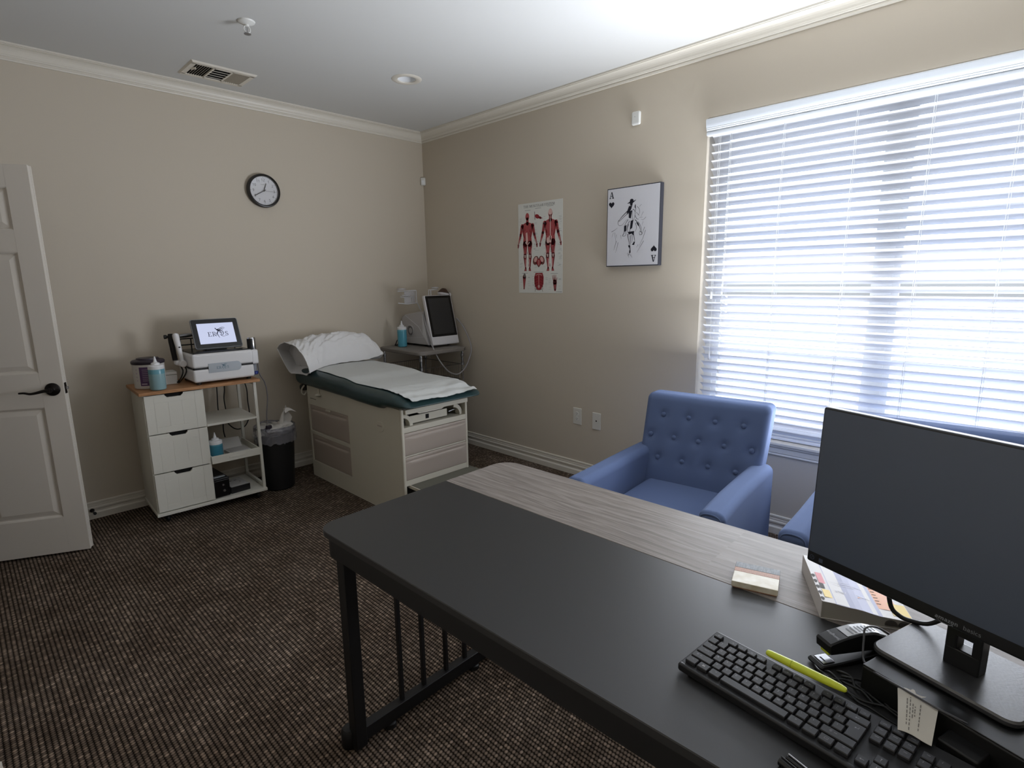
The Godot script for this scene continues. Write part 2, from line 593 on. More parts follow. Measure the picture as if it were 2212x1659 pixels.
func moulding(called: String, pf: Array, q: Array, y: float) -> void:
	var b := B.new()
	var d: Vector3 = (q[2] - q[1]).normalized()
	var out: Vector3 = q[3]
	for i in pf.size():
		var p: Vector2 = pf[i]; var r: Vector2 = pf[(i + 1) % pf.size()]
		var a0: Vector3 = q[1] + d * p.x * q[4] + out * p.x + Vector3(0, y + p.y, 0)
		var a1: Vector3 = q[1] + d * r.x * q[4] + out * r.x + Vector3(0, y + r.y, 0)
		var b0: Vector3 = q[2] - d * p.x * q[5] + out * p.x + Vector3(0, y + p.y, 0)
		var b1: Vector3 = q[2] - d * r.x * q[5] + out * r.x + Vector3(0, y + r.y, 0)
		var pts := [a0, b0, b1, a1]
		var nn: Vector3 = (b0 - a0).cross(a1 - a0)
		var want: Vector3 = out * (r.y - p.y) + Vector3.UP * (p.x - r.x)
		if nn.dot(want) < 0: pts = [a0, a1, b1, b0]
		b.face(pts)
	struct(called, b, M.trim)


func window_and_blind() -> void:
	# reveal lining, sill with apron, frame with mullion, sashes and panes
	var wf := B.new()
	var x0 := 0.105; var x1 := 0.155
	wf.box(Vector3(x0, WY0, WZ0), Vector3(x1, WY0 + 0.05, WZ1))
	wf.box(Vector3(x0, WY1 - 0.05, WZ0), Vector3(x1, WY1, WZ1))
	wf.box(Vector3(x0, WY0, WZ0), Vector3(x1, WY1, WZ0 + 0.05))
	wf.box(Vector3(x0, WY0, WZ1 - 0.05), Vector3(x1, WY1, WZ1))
	var zc := (WZ0 + WZ1) / 2
	wf.box(Vector3(x0, WY0, zc - 0.03), Vector3(x1, WY1, zc + 0.03))
	var win := Node3D.new()
	win.name = "window_1"; add_child(win); win.set_meta("kind", "structure")
	obj("window_frame", wf, M.vinyl, win)
	for s in 2:
		var za: float = WZ0 + 0.05 if s == 0 else zc + 0.03
		var zb: float = zc - 0.03 if s == 0 else WZ1 - 0.05
		for h in 2:
			if h == 1: break
			var ya: float = WY0 + 0.05
			var yb: float = WY1 - 0.05
			var sb := B.new()
			var xa := 0.112
			sb.box(Vector3(xa, ya, za), Vector3(xa + 0.02, ya + 0.035, zb))
			sb.box(Vector3(xa, yb - 0.035, za), Vector3(xa + 0.02, yb, zb))
			sb.box(Vector3(xa, ya + 0.035, za), Vector3(xa + 0.02, yb - 0.035, za + 0.03))
			sb.box(Vector3(xa, ya + 0.035, zb - 0.03), Vector3(xa + 0.02, yb - 0.035, zb))
			var sash := obj("sash", sb, M.vinyl, win)
			obj("pane", B.new().box(Vector3(xa + 0.008, ya + 0.03, za + 0.025), Vector3(xa + 0.012, yb - 0.03, zb - 0.025)), M.glass, sash)
	var sl := B.new()
	sl.rbox(Vector3(-0.03, WY0 - 0.02, WZ0 - 0.045), Vector3(0.11, WY0, WZ1 + 0.045), 0.006)
	obj("window_sill", sl, M.trim, win)
	var ap: Array = [Vector2(0, 0), Vector2(0.008, 0.0), Vector2(0.011, 0.006), Vector2(0.008, 0.014), Vector2(0.012, 0.018), Vector2(0.012, 0.044), Vector2(0.020, 0.052), Vector2(0.022, 0.062), Vector2(0, 0.062)]
	var pg := PackedVector2Array(ap)
	obj("window_apron", B.new().at(Vector3(0, WY0 - 0.082, WZ0 - 0.02), Basis(Vector3(-1, 0, 0), Vector3(0, 1, 0), Vector3(0, 0, -1))).prism(pg, -(WZ1 - WZ0 + 0.04), 0.0), M.trim, win)

	# the blind
	var bl := thing("window_blind", "wide white faux-wood blind lowered over the bright window", "blind", Vector3(0, 0, 0))
	var vp: Array = [Vector2(0.0, 0.0), Vector2(0.034, 0.0), Vector2(0.037, 0.006), Vector2(0.037, 0.016), Vector2(0.033, 0.021), Vector2(0.041, 0.028), Vector2(0.041, 0.033), Vector2(0.045, 0.036), Vector2(0.045, 0.040), Vector2(0.047, 0.043), Vector2(0.050, 0.060), Vector2(0.052, 0.080), Vector2(0.047, 0.086), Vector2(0.0, 0.086)]
	obj("valance", B.new().at(Vector3(0, 2.242, WZ0 + 0.012), Basis(Vector3(-1, 0, 0), Vector3(0, 1, 0), Vector3(0, 0, -1))).prism(PackedVector2Array(vp), -(WZ1 - WZ0 - 0.024), 0.0), M.valance, bl)
	obj("headrail", B.new().rbox(Vector3(0.012, 2.262, WZ0 + 0.015), Vector3(0.068, 2.318, WZ1 - 0.015), 0.003), M.valance, bl)
	var zs0 := WZ0 + 0.02; var zs1 := WZ1 - 0.02
	var xc := 0.04
	var tilt := deg_to_rad(TILT)
	var pitch := 0.0445
	var plain := slat_mesh(zs1 - zs0, -1.0).mesh()
	var holed := slat_mesh(zs1 - zs0, 2.826 - zs0).mesh()
	var y := WY0 + 0.042
	var k := 0
	var rng := RandomNumberGenerator.new(); rng.seed = 4
	while y < 2.236:
		var s := obj("slat", holed if absf(y - 1.316) < 0.066 else plain, M.slat, bl)
		s.position = Vector3(xc, y, zs0)
		s.rotation.z = -tilt + rng.randf_range(-0.012, 0.012)
		y += pitch
		k += 1
	obj("bottom_rail", B.new().rbox(Vector3(xc - 0.025, WY0 + 0.004, zs0), Vector3(xc + 0.025, WY0 + 0.02, zs1), 0.004), M.slat, bl)
	var zz := [2.806, 3.09, 3.423, 3.725, 4.02, 4.37]
	for z in zz:
		var lb := B.new()
		for dx in [-1, 1]:
			lb.tube([Vector3(xc + dx * 0.0215, WY0 + 0.015, z), Vector3(xc + dx * 0.0215, 2.27, z)], 0.0011, 5)
			lb.tube([Vector3(xc + dx * 0.0215, WY0 + 0.015, z + 0.008), Vector3(xc + dx * 0.0215, 2.27, z + 0.008)], 0.0008, 5)
		var yy := WY0 + 0.035
		while yy < 2.23:
			lb.tube([Vector3(xc - 0.0215, yy + 0.0135, z), Vector3(xc + 0.0215, yy - 0.0205, z)], 0.0008, 4)
			yy += pitch
		obj("ladder_cord", lb, M.cord, bl)
	for q in [[2.752, 1.345], [2.761, 0.985]]:
		var cb := B.new()
		cb.tube([Vector3(-0.004, 2.25, q[0]), Vector3(-0.006, q[1] + 0.03, q[0])], 0.0011, 5)
		var c := obj("lift_cord", cb, M.cord, bl)
		obj("tassel", B.new().at(Vector3(-0.006, q[1], q[0])).lathe([Vector2(0, -0.012), Vector2(0.006, -0.012), Vector2(0.0075, 0.0), Vector2(0.004, 0.025), Vector2(0.002, 0.032), Vector2(0, 0.033)], 10), M.white_plastic, c)


const TILT := 38.0

func slat_mesh(len_: float, hole: float) -> B:
	# crowned strip 50 mm wide; across = local x, thickness = local y
	var b := B.new()
	var m := 6
	var top := []; var bot := []
	for i in m + 1:
		var s := -1.0 + 2.0 * i / m
		var x := s * 0.025
		var yy := 0.0022 * (1.0 - s * s)
		top.append(Vector2(x, yy + 0.0013)); bot.append(Vector2(x, yy - 0.0013))
	var cuts := [0.0, len_]
	if hole > 0: cuts = [0.0, hole - 0.007, hole + 0.007, len_]
	for k in cuts.size() - 1:
		var z0: float = cuts[k]; var z1: float = cuts[k + 1]
		for i in m:
			if hole > 0 and k == 1 and (i == 2 or i == 3): continue
			var na := Vector3(0.1 * top[i].x / 0.025, 1, 0); var nb := Vector3(0.1 * top[i + 1].x / 0.025, 1, 0)
			b.quad(b.vert(Vector3(top[i].x, top[i].y, z1), na), b.vert(Vector3(top[i + 1].x, top[i + 1].y, z1), nb), b.vert(Vector3(top[i + 1].x, top[i + 1].y, z0), nb), b.vert(Vector3(top[i].x, top[i].y, z0), na))
			b.quad(b.vert(Vector3(bot[i].x, bot[i].y, z0), -na), b.vert(Vector3(bot[i + 1].x, bot[i + 1].y, z0), -nb), b.vert(Vector3(bot[i + 1].x, bot[i + 1].y, z1), -nb), b.vert(Vector3(bot[i].x, bot[i].y, z1), -na))
	for e in [0, m]:
		var sx := -1.0 if e == 0 else 1.0
		var pa := [Vector3(top[e].x, bot[e].y, 0), Vector3(top[e].x, bot[e].y, len_), Vector3(top[e].x, top[e].y, len_), Vector3(top[e].x, top[e].y, 0)]
		if sx > 0: pa.reverse()
		b.face(pa)
	for e in 2:
		var z := 0.0 if e == 0 else len_
		for i in m:
			var pa := [Vector3(bot[i].x, bot[i].y, z), Vector3(bot[i + 1].x, bot[i + 1].y, z), Vector3(top[i + 1].x, top[i + 1].y, z), Vector3(top[i].x, top[i].y, z)]
			if e == 0: pa.reverse()
			b.face(pa)
	return b


const ON_B := Basis(Vector3(0, 0, 1), Vector3(0, 1, 0), Vector3(-1, 0, 0))   # prints on the window wall
const UPZ := Basis(Vector3(1, 0, 0), Vector3(0, 0, 1), Vector3(0, -1, 0))    # lathe axis towards +z

func ceiling_fixtures() -> void:
	# supply vent
	var vc := Vector3(-1.79, HC, 0.325)
	var vent := thing("ceiling_vent", "white three-section air vent set in the ceiling near the back wall", "vent", vc)
	var fr := B.new()
	var W := 0.18; var D := 0.13
	var xs := [-W, -0.155, -0.056, -0.047, 0.047, 0.056, 0.155, W]
	for k in [[0, 1], [2, 3], [4, 5], [6, 7]]:
		fr.box(Vector3(xs[k[0]], -0.009, -D + 0.02), Vector3(xs[k[1]], -0.004, D - 0.02))
	fr.box(Vector3(-W, -0.009, -D), Vector3(W, -0.004, -D + 0.028))
	fr.box(Vector3(-W, -0.009, D - 0.028), Vector3(W, -0.004, D))
	# sloping rim up to the ceiling
	for s in [1.0, -1.0]:
		fr.face([Vector3(-W, -0.009, s * D), Vector3(W, -0.009, s * D), Vector3(W + 0.008, 0, s * (D + 0.008)), Vector3(-W - 0.008, 0, s * (D + 0.008))] if s > 0 else [Vector3(W, -0.009, -D), Vector3(-W, -0.009, -D), Vector3(-W - 0.008, 0, -D - 0.008), Vector3(W + 0.008, 0, -D - 0.008)])
		fr.face([Vector3(W, -0.009, D), Vector3(W, -0.009, -D), Vector3(W + 0.008, 0, -D - 0.008), Vector3(W + 0.008, 0, D + 0.008)] if s > 0 else [Vector3(-W, -0.009, -D), Vector3(-W, -0.009, D), Vector3(-W - 0.008, 0, D + 0.008), Vector3(-W - 0.008, 0, -D - 0.008)])
	obj("frame", fr, M.trim, vent)
	obj("backing", B.new().box(Vector3(-0.157, -0.0015, -0.104), Vector3(0.157, -0.0005, 0.104)), M.dark_hole, vent)
	for sec in 3:
		if sec == 1:
			for i in 5:
				var b := B.new().at(Vector3(0, -0.0045, -0.082 + i * 0.041), Basis(Vector3.RIGHT, 0.25))
				b.box(Vector3(-0.047, -0.0006, -0.021), Vector3(0.047, 0.0006, 0.021))
				obj("slat", b, M.trim, vent)
		else:
			for i in 8:
				var x := (-0.1055 if sec == 0 else 0.1055) - 0.0455 + i * 0.013
				var b := B.new().at(Vector3(x, -0.005, 0), Basis(Vector3.BACK, 0.75 if sec == 0 else -0.8))
				b.box(Vector3(-0.0045, -0.0006, -0.102), Vector3(0.0045, 0.0006, 0.102))
				obj("slat", b, M.trim, vent)
	obj("damper_lever", B.new().at(Vector3(-0.148, -0.012, 0.03), Basis(Vector3.UP, 0.5)).rbox(Vector3(-0.002, -0.006, -0.018), Vector3(0.002, 0.006, 0.018), 0.001), M.trim, vent)

	# recessed light, switched off
	var dl := thing("recessed_light", "round white recessed ceiling light, switched off", "light", DL)
	obj("trim_ring", B.new().lathe([Vector2(0.058, 0.001), Vector2(0.060, -0.004), Vector2(0.070, -0.007), Vector2(0.088, -0.006), Vector2(0.0965, -0.001), Vector2(0.0965, 0.0)].map(func(p): return p), 40), M.trim, dl)
	obj("baffle", B.new().lathe([Vector2(0.060, -0.003), Vector2(0.057, 0.03), Vector2(0.050, 0.075), Vector2(0.0, 0.076)], 40), M.bright, dl)
	obj("bulb", B.new().lathe([Vector2(0, 0.030), Vector2(0.02, 0.032), Vector2(0.036, 0.042), Vector2(0.045, 0.062), Vector2(0.045, 0.075)], 30), M.bright, dl)

	# sprinkler
	var sp := thing("fire_sprinkler", "small white pendant sprinkler head on the ceiling", "sprinkler", Vector3(-1.931, HC, 1.17))
	obj("escutcheon", B.new().lathe([Vector2(0.010, -0.016), Vector2(0.022, -0.014), Vector2(0.038, -0.006), Vector2(0.041, 0.0)], 28), M.white, sp)
	var ar := B.new()
	ar.lathe([Vector2(0, -0.024), Vector2(0.010, -0.024), Vector2(0.010, -0.010), Vector2(0, -0.010)], 14)
	for s in [-1, 1]: ar.tube(curve([Vector3(s * 0.009, -0.022, 0), Vector3(s * 0.015, -0.032, 0), Vector3(s * 0.013, -0.046, 0), Vector3(0, -0.054, 0)], 4), 0.0028, 6)
	obj("frame_arms", ar, M.white, sp)
	obj("glass_bulb", B.new().lathe([Vector2(0, -0.05), Vector2(0.0028, -0.048), Vector2(0.0028, -0.026), Vector2(0, -0.024)], 10), M.chrome, sp)
	obj("deflector", B.new().lathe([Vector2(0, -0.058), Vector2(0.017, -0.059), Vector2(0.017, -0.057), Vector2(0, -0.0555)], 18), M.steel, sp)


func wall_things() -> void:
	# clock
	var ck := thing("wall_clock", "round black-rimmed wall clock on the beige back wall", "clock", Vector3(-1.448, 2.114, 0.0))
	mat("clock_black", rgb(26, 23, 21), 0.35)
	mat("paper_white", rgb(214, 214, 218), 0.7)
	mat("ink", rgb(40, 40, 44), 0.8)
	M.ink.vertex_color_use_as_albedo = false
	obj("rim", B.new().at(Vector3.ZERO, UPZ).lathe([Vector2(0, 0.002), Vector2(0.112, 0.002), Vector2(0.117, 0.008), Vector2(0.117, 0.028), Vector2(0.113, 0.036), Vector2(0.106, 0.038), Vector2(0.100, 0.034), Vector2(0.098, 0.022), Vector2(0, 0.022)], 56), M.clock_black, ck)
	obj("dial", B.new().at(Vector3.ZERO, UPZ).lathe([Vector2(0.0985, 0.0225), Vector2(0.0, 0.0225)], 56), M.paper_white, ck)
	var nb := B.new()
	for h in 12:
		var a := PI / 2 - TAU * (h + 1) / 12.0
		nb.at(Vector3(cos(a) * 0.074, sin(a) * 0.074, 0.0232)).words(str(h + 1), 0.0175)
		nb.at(Vector3(cos(a) * 0.0915, sin(a) * 0.0915, 0.0232)).blob(Vector2(), 0.0022, 0.0022, 0, 0, 6)
	for m in 60:
		var a := TAU * m / 60.0
		nb.at(Vector3(cos(a) * 0.0915, sin(a) * 0.0915, 0.0231)).blob(Vector2(), 0.0007, 0.0007, 0, 0, 4)
	nb.at(Vector3(-0.004, 0.042, 0.0232)).words("QUARTZ", 0.0055)
	obj("numerals", nb, M.ink, ck)
	var hz := [["hour_hand", 0.055, 0.0062, TAU * 12.66 / 12.0, 0.0255], ["minute_hand", 0.080, 0.0042, TAU * 40.0 / 60.0, 0.027], ["second_hand", 0.082, 0.0014, TAU * 15.4 / 60.0, 0.0285]]
	for q in hz:
		var a: float = PI / 2 - q[3]
		var hb := B.new().at(Vector3(0, 0, q[4]), Basis(Vector3.BACK, a))
		hb.box(Vector3(-0.016 if q[0] != "hour_hand" else -0.006, -q[2] / 2, 0), Vector3(q[1], q[2] / 2, 0.0008))
		if q[0] == "minute_hand": hb.at(Vector3(0, 0, 0.0225), UPZ).lathe([Vector2(0.0055, 0), Vector2(0.0055, 0.007), Vector2(0, 0.008)], 14)
		obj(q[0], hb, M.ink, ck)
	var cg := obj("cover_glass", B.new().at(Vector3.ZERO, UPZ).lathe([Vector2(0.1, 0.0335), Vector2(0.1, 0.0345), Vector2(0, 0.0345)], 40), M.glass, ck)
	cg.name = "cover_glass"

	# motion sensors
	var s1 := thing("motion_sensor", "small white alarm sensor high on the window wall", "sensor", Vector3(0, 2.434, 2.213), 0)
	obj("housing", B.new().rbox(Vector3(-0.022, -0.040, -0.031), Vector3(0.0, 0.040, 0.031), 0.012, 3), M.white, s1)
	obj("indicator", B.new().at(Vector3(-0.0222, 0.008, -0.004), ON_B).blob(Vector2(), 0.0022, 0.0022), M.steel, s1)
	var s2 := thing("motion_sensor", "tiny white sensor fixed in the corner where two walls meet", "sensor", Vector3(-0.012, 2.335, 0.012), -PI / 4)
	obj("housing", B.new().rbox(Vector3(-0.022, -0.034, -0.008), Vector3(0.022, 0.034, 0.020), 0.011, 3), M.white, s2)
	obj("lens", B.new().rbox(Vector3(-0.013, -0.028, 0.012), Vector3(0.013, 0.012, 0.0225), 0.008, 2), M.bright, s2)

	# outlet and jack plates
	mat("plate", rgb(222, 220, 212), 0.35)
	for k in 2:
		var z: float = 1.769 if k == 0 else 1.943
		var y: float = 0.457 if k == 0 else 0.447
		var o := thing("power_outlet" if k == 0 else "phone_jack", "white duplex power outlet low on the window wall" if k == 0 else "white wall plate with one small jack, beside the power outlet", "outlet", Vector3(0, y, z))
		var hw := 0.0385 if k == 0 else 0.0365
		obj("cover_plate", B.new().rbox(Vector3(-0.006, -0.062, -hw), Vector3(0.0, 0.062, hw), 0.004, 2), M.plate, o)
		if k == 0:
			for s in [-1, 1]:
				var rc := obj("receptacle", B.new().at(Vector3(-0.006, s * 0.0195, 0), ON_B).prism(rounded(0.029, 0.027, 0.011, 5), 0.0, 0.0018, 0.0005), M.white, o)
				var hb := B.new().at(Vector3(-0.0081, s * 0.0195, 0), ON_B)
				for x in [-0.0062, 0.0062]: hb.flat(PackedVector2Array([Vector2(x - 0.0011, 0), Vector2(x + 0.0011, 0), Vector2(x + 0.0011, 0.0085), Vector2(x - 0.0011, 0.0085)]))
				hb.blob(Vector2(0, -0.006), 0.0025, 0.0025)
				obj("slot", hb, M.dark_hole, rc)
		else:
			obj("jack_hole", B.new().at(Vector3(-0.0062, 0.002, 0), ON_B).prism(rounded(0.011, 0.010, 0.001, 2), 0.0, 0.0006), M.dark_hole, o)
		for s in ([0] if k == 0 else [-1, 1]):
			obj("screw", B.new().at(Vector3(-0.006, s * 0.048, 0), ON_B * UPZ).lathe([Vector2(0.003, 0), Vector2(0.0025, 0.0008), Vector2(0, 0.001)], 10), M.plate, o)

	# door stop on the baseboard
	var ds := thing("door_stop", "dark bronze door stop screwed to the back baseboard", "door stop", Vector3(-2.711, 0.058, 0.012))
	obj("base", B.new().at(Vector3.ZERO, UPZ).lathe([Vector2(0.013, 0), Vector2(0.013, 0.004), Vector2(0.009, 0.012), Vector2(0, 0.012)], 16), M.bronze, ds)
	obj("stem", B.new().at(Vector3.ZERO).tube([Vector3(0, 0, 0.01), Vector3(0.004, -0.003, 0.05)], 0.005, 10), M.bronze, ds)
	obj("tip", B.new().at(Vector3(0.005, -0.004, 0.05), UPZ).lathe([Vector2(0, 0), Vector2(0.009, 0.001), Vector2(0.009, 0.014), Vector2(0, 0.017)], 14), M.black, ds)

	poster()
	canvas()


func pal() -> StandardMaterial3D:
	if not M.has("print"):
		mat("print", Color(1, 1, 1), 0.75, 0, 0.3)
		M.print.vertex_color_use_as_albedo = true
	return M.print

func lin(r: int, g: int, b: int) -> Color:
	return rgb(r, g, b).srgb_to_linear()

func limb(b: B, p: Vector2, q: Vector2, r0: float, r1: float, z: float) -> void:
	b.stroke([p, q], r0 * 2, r1 * 2, z)
	b.blob(p, r0, r0, z, 0, 10); b.blob(q, r1, r1, z, 0, 10)

func man(b: B, o: Vector2, k: float, back: bool, rng: RandomNumberGenerator) -> void:
	# o = crown of the head, k = height; red muscle figure with pale tendons
	var red := lin(172, 84, 86); var dk := lin(112, 36, 42); var pale := lin(226, 188, 182)
	var P := func(x: float, y: float) -> Vector2: return o + Vector2(x, -y) * k
	b.col = red
	b.blob(P.call(0, 0.065), 0.046 * k, 0.065 * k)
	limb(b, P.call(0, 0.10), P.call(0, 0.18), 0.026 * k, 0.034 * k, 0)
	b.flat(PackedVector2Array([P.call(-0.05, 0.165), P.call(0.05, 0.165), P.call(0.135, 0.20), P.call(0.125, 0.30), P.call(0.095, 0.42), P.call(0.105, 0.53), P.call(0.0, 0.56), P.call(-0.105, 0.53), P.call(-0.095, 0.42), P.call(-0.125, 0.30), P.call(-0.135, 0.20)]))
	for s in [-1.0, 1.0]:
		limb(b, P.call(s * 0.125, 0.215), P.call(s * 0.165, 0.37), 0.036 * k, 0.026 * k, 0)
		limb(b, P.call(s * 0.165, 0.37), P.call(s * 0.215, 0.52), 0.028 * k, 0.014 * k, 0)
		limb(b, P.call(s * 0.222, 0.54), P.call(s * 0.228, 0.585), 0.020 * k, 0.012 * k, 0)
		limb(b, P.call(s * 0.058, 0.53), P.call(s * 0.06, 0.73), 0.055 * k, 0.032 * k, 0)
		limb(b, P.call(s * 0.062, 0.75), P.call(s * 0.05, 0.95), 0.036 * k, 0.015 * k, 0)
		b.flat(PackedVector2Array([P.call(s * 0.03, 0.945), P.call(s * 0.065, 0.945), P.call(s * 0.085, 1.0), P.call(s * 0.025, 1.0)]))
	b.col = dk
	for s in [-1.0, 1.0]:
		b.stroke([P.call(s * 0.08, 0.22), P.call(s * 0.10, 0.30), P.call(s * 0.075, 0.42)], 0.006 * k, 0.014 * k, 0.0002)
		b.stroke([P.call(s * 0.13, 0.23), P.call(s * 0.16, 0.36), P.call(s * 0.205, 0.5)], 0.014 * k, 0.006 * k, 0.0002)
		b.stroke([P.call(s * 0.085, 0.55), P.call(s * 0.085, 0.65), P.call(s * 0.065, 0.74)], 0.018 * k, 0.008 * k, 0.0002)
		b.stroke([P.call(s * 0.085, 0.77), P.call(s * 0.075, 0.84), P.call(s * 0.055, 0.93)], 0.016 * k, 0.006 * k, 0.0002)
		b.stroke([P.call(s * 0.02, 0.56), P.call(s * 0.03, 0.72)], 0.012 * k, 0.004 * k, 0.0002)
	for i in 26:
		var y := rng.randf_range(0.2, 0.92)
		var x := rng.randf_range(-0.09, 0.09)
		b.stroke([P.call(x, y), P.call(x + rng.randf_range(-0.01, 0.01), y + 0.05)], 0.004 * k, 0.009 * k, 0.0003)
	b.col = pale
	if back:
		b.stroke([P.call(0, 0.10), P.call(0, 0.3), P.call(0, 0.5)], 0.012 * k, 0.02 * k, 0.0004)
		b.flat(PackedVector2Array([P.call(-0.035, 0.43), P.call(0.03, 0.43), P.call(0.02, 0.54), P.call(-0.02, 0.54)]), 0.0004)
		b.blob(P.call(0, 0.05), 0.043 * k, 0.045 * k, 0.0004)
		b.blob(P.call(-0.05, 0.5), 0.03 * k, 0.05 * k, 0.0003)
	else:
		b.flat(PackedVector2Array([P.call(-0.038, 0.34), P.call(0.0, 0.33), P.call(0.012, 0.46), P.call(0.0, 0.54), P.call(-0.035, 0.5)]), 0.0004)
		b.stroke([P.call(-0.05, 0.5), P.call(0.0, 0.55), P.call(0.05, 0.5)], 0.016 * k, 0.016 * k, 0.0004)
	for s in [-1.0, 1.0]:
		b.stroke([P.call(s * 0.06, 0.72), P.call(s * 0.06, 0.77)], 0.03 * k, 0.022 * k, 0.0004)
		b.stroke([P.call(s * 0.042, 0.80), P.call(s * 0.045, 0.93)], 0.008 * k, 0.012 * k, 0.0004)
		b.stroke([P.call(s * 0.19, 0.45), P.call(s * 0.215, 0.54)], 0.006 * k, 0.01 * k, 0.0004)
		b.stroke([P.call(s * 0.10, 0.6), P.call(s * 0.08, 0.70)], 0.006 * k, 0.01 * k, 0.0004)

func poster() -> void:
	var w := 0.44; var h := 0.665
	var po := thing("anatomy_poster", "tall paper poster of red muscle figures taped to the wall", "poster", Vector3(-0.0015, 1.69, 1.401))
	mat("poster_paper", rgb(222, 222, 216), 0.6)
	obj("sheet", B.new().at(Vector3.ZERO, ON_B).box(Vector3(-w / 2, -h / 2, -0.001), Vector3(w / 2, h / 2, 0)), M.poster_paper, po)
	var b := B.new().at(Vector3(-0.0003, 0, 0), ON_B)
	var rng := RandomNumberGenerator.new(); rng.seed = 8
	var P := func(s: float, t: float) -> Vector2: return Vector2((s - 0.5) * w, (0.5 - t) * h)
	var red := lin(150, 52, 56); var dk := lin(104, 34, 40); var gray := lin(120, 122, 124); var pale := lin(214, 170, 164)
	man(b, P.call(0.215, 0.105), h * 0.645, false, rng)
	man(b, P.call(0.735, 0.09), h * 0.665, true, rng)
	# shoulder joint
	b.col = dk
	b.stroke([P.call(0.385, 0.10), P.call(0.39, 0.19)], 0.004, 0.004)
	b.col = red
	b.blob(P.call(0.445, 0.155), 0.024, 0.015, 0.0002, -0.4)
	b.blob(P.call(0.51, 0.172), 0.014, 0.009, 0.0002, -0.3)
	b.stroke([P.call(0.5, 0.175), P.call(0.57, 0.18)], 0.008, 0.002, 0.0002)
	# pelvis
	b.col = lin(120, 72, 66)
	for s in [-1.0, 1.0]:
		b.blob(P.call(0.475 + s * 0.07, 0.635), 0.027, 0.035, 0.0001, s * 0.5)
	b.flat(PackedVector2Array([P.call(0.37, 0.64), P.call(0.58, 0.64), P.call(0.475, 0.715)]), 0.0001)
	b.col = pale
	for s in [-1.0, 1.0]: b.blob(P.call(0.475 + s * 0.07, 0.625), 0.015, 0.022, 0.0002, s * 0.5)
	b.col = red
	b.blob(P.call(0.475, 0.655), 0.024, 0.025, 0.0003)
	b.col = pale
	for i in 3: b.stroke([P.call(0.46 + 0.015 * i, 0.63), P.call(0.465 + 0.01 * i, 0.69)], 0.002, 0.002, 0.0004)
	# trunk from behind
	b.col = red
	b.flat(PackedVector2Array([P.call(0.40, 0.775), P.call(0.56, 0.775), P.call(0.585, 0.82), P.call(0.58, 0.90), P.call(0.53, 0.955), P.call(0.475, 0.97), P.call(0.42, 0.955), P.call(0.375, 0.90), P.call(0.37, 0.82)]), 0.0001)
	b.col = dk
	for i in 5:
		for s in [-1.0, 1.0]: b.stroke([P.call(0.475 + s * 0.02, 0.79 + i * 0.03), P.call(0.475 + s * 0.08, 0.80 + i * 0.03), P.call(0.475 + s * 0.09, 0.84 + i * 0.03)], 0.003, 0.004, 0.0002)
	b.col = pale
	b.stroke([P.call(0.40, 0.80), P.call(0.475, 0.79), P.call(0.55, 0.80)], 0.004, 0.004, 0.0003)
	b.stroke([P.call(0.475, 0.80), P.call(0.475, 0.95)], 0.004, 0.003, 0.0003)
	b.blob(P.call(0.475, 0.925), 0.010, 0.012, 0.0003)
	b.col = lin(110, 84, 78)
	for s in [-1.0, 1.0]: b.stroke([P.call(0.475 + s * 0.02, 0.965), P.call(0.475 + s * 0.07, 0.955), P.call(0.475 + s * 0.09, 0.985)], 0.006, 0.003, 0.0002)
	# foot and hand
	b.col = red
	limb(b, P.call(0.135, 0.815), P.call(0.125, 0.95), 0.017, 0.007, 0.0001)
	b.col = lin(120, 112, 106)
	b.blob(P.call(0.14, 0.80), 0.012, 0.016, 0.0002)
	b.col = pale
	b.stroke([P.call(0.125, 0.83), P.call(0.12, 0.95)], 0.002, 0.004, 0.0003)
	b.col = lin(150, 80, 80)
	limb(b, P.call(0.835, 0.88), P.call(0.84, 0.965), 0.019, 0.009, 0.0001)
	for i in 5:
		var a := -0.42 + i * 0.2
		var root: Vector2 = P.call(0.835, 0.875)
		b.stroke([root + Vector2(a * 0.03, 0), root + Vector2(sin(a) * 0.06, cos(a) * 0.052 if i < 4 else 0.03)], 0.008, 0.003, 0.0001)
	# captions and leader lines: small grey rules
	b.col = gray
	for q in [[0.16, 0.29, 0.078], [0.40, 0.53, 0.068], [0.66, 0.80, 0.058], [0.40, 0.55, 0.615], [0.36, 0.58, 0.765], [0.08, 0.22, 0.775], [0.74, 0.9, 0.785], [0.86, 0.985, 0.985]]:
		b.stroke([P.call(q[0], q[2]), P.call(q[1], q[2])], 0.0022, 0.0022, 0.0001)
	b.col = lin(158, 160, 160)
	for i in 150:
		var t := rng.randf_range(0.13, 0.72)
		var c: float = [0.035, 0.355, 0.40, 0.585, 0.90, 0.93][i % 6]
		var s := c + rng.randf_range(-0.015, 0.03)
		b.stroke([P.call(s, t), P.call(minf(s + rng.randf_range(0.02, 0.06), 0.985), t)], 0.0011, 0.0011, 0.0001)
	for i in 40:
		var t := rng.randf_range(0.80, 0.96)
		var s: float = [0.04, 0.22, 0.32, 0.62, 0.70, 0.92][i % 6] + rng.randf_range(-0.01, 0.01)
		b.stroke([P.call(s, t), P.call(s + 0.045, t)], 0.0011, 0.0011, 0.0001)
	b.col = lin(92, 90, 90)
	b.at(Vector3(-0.0005, (0.5 - 0.038) * h, (0.48 - 0.5) * w), ON_B).words("THE MUSCULAR SYSTEM", 0.0165, 0.0, "Droid Serif", false, 0.0, 1.12)
	obj("anatomy_print", b, pal(), po)


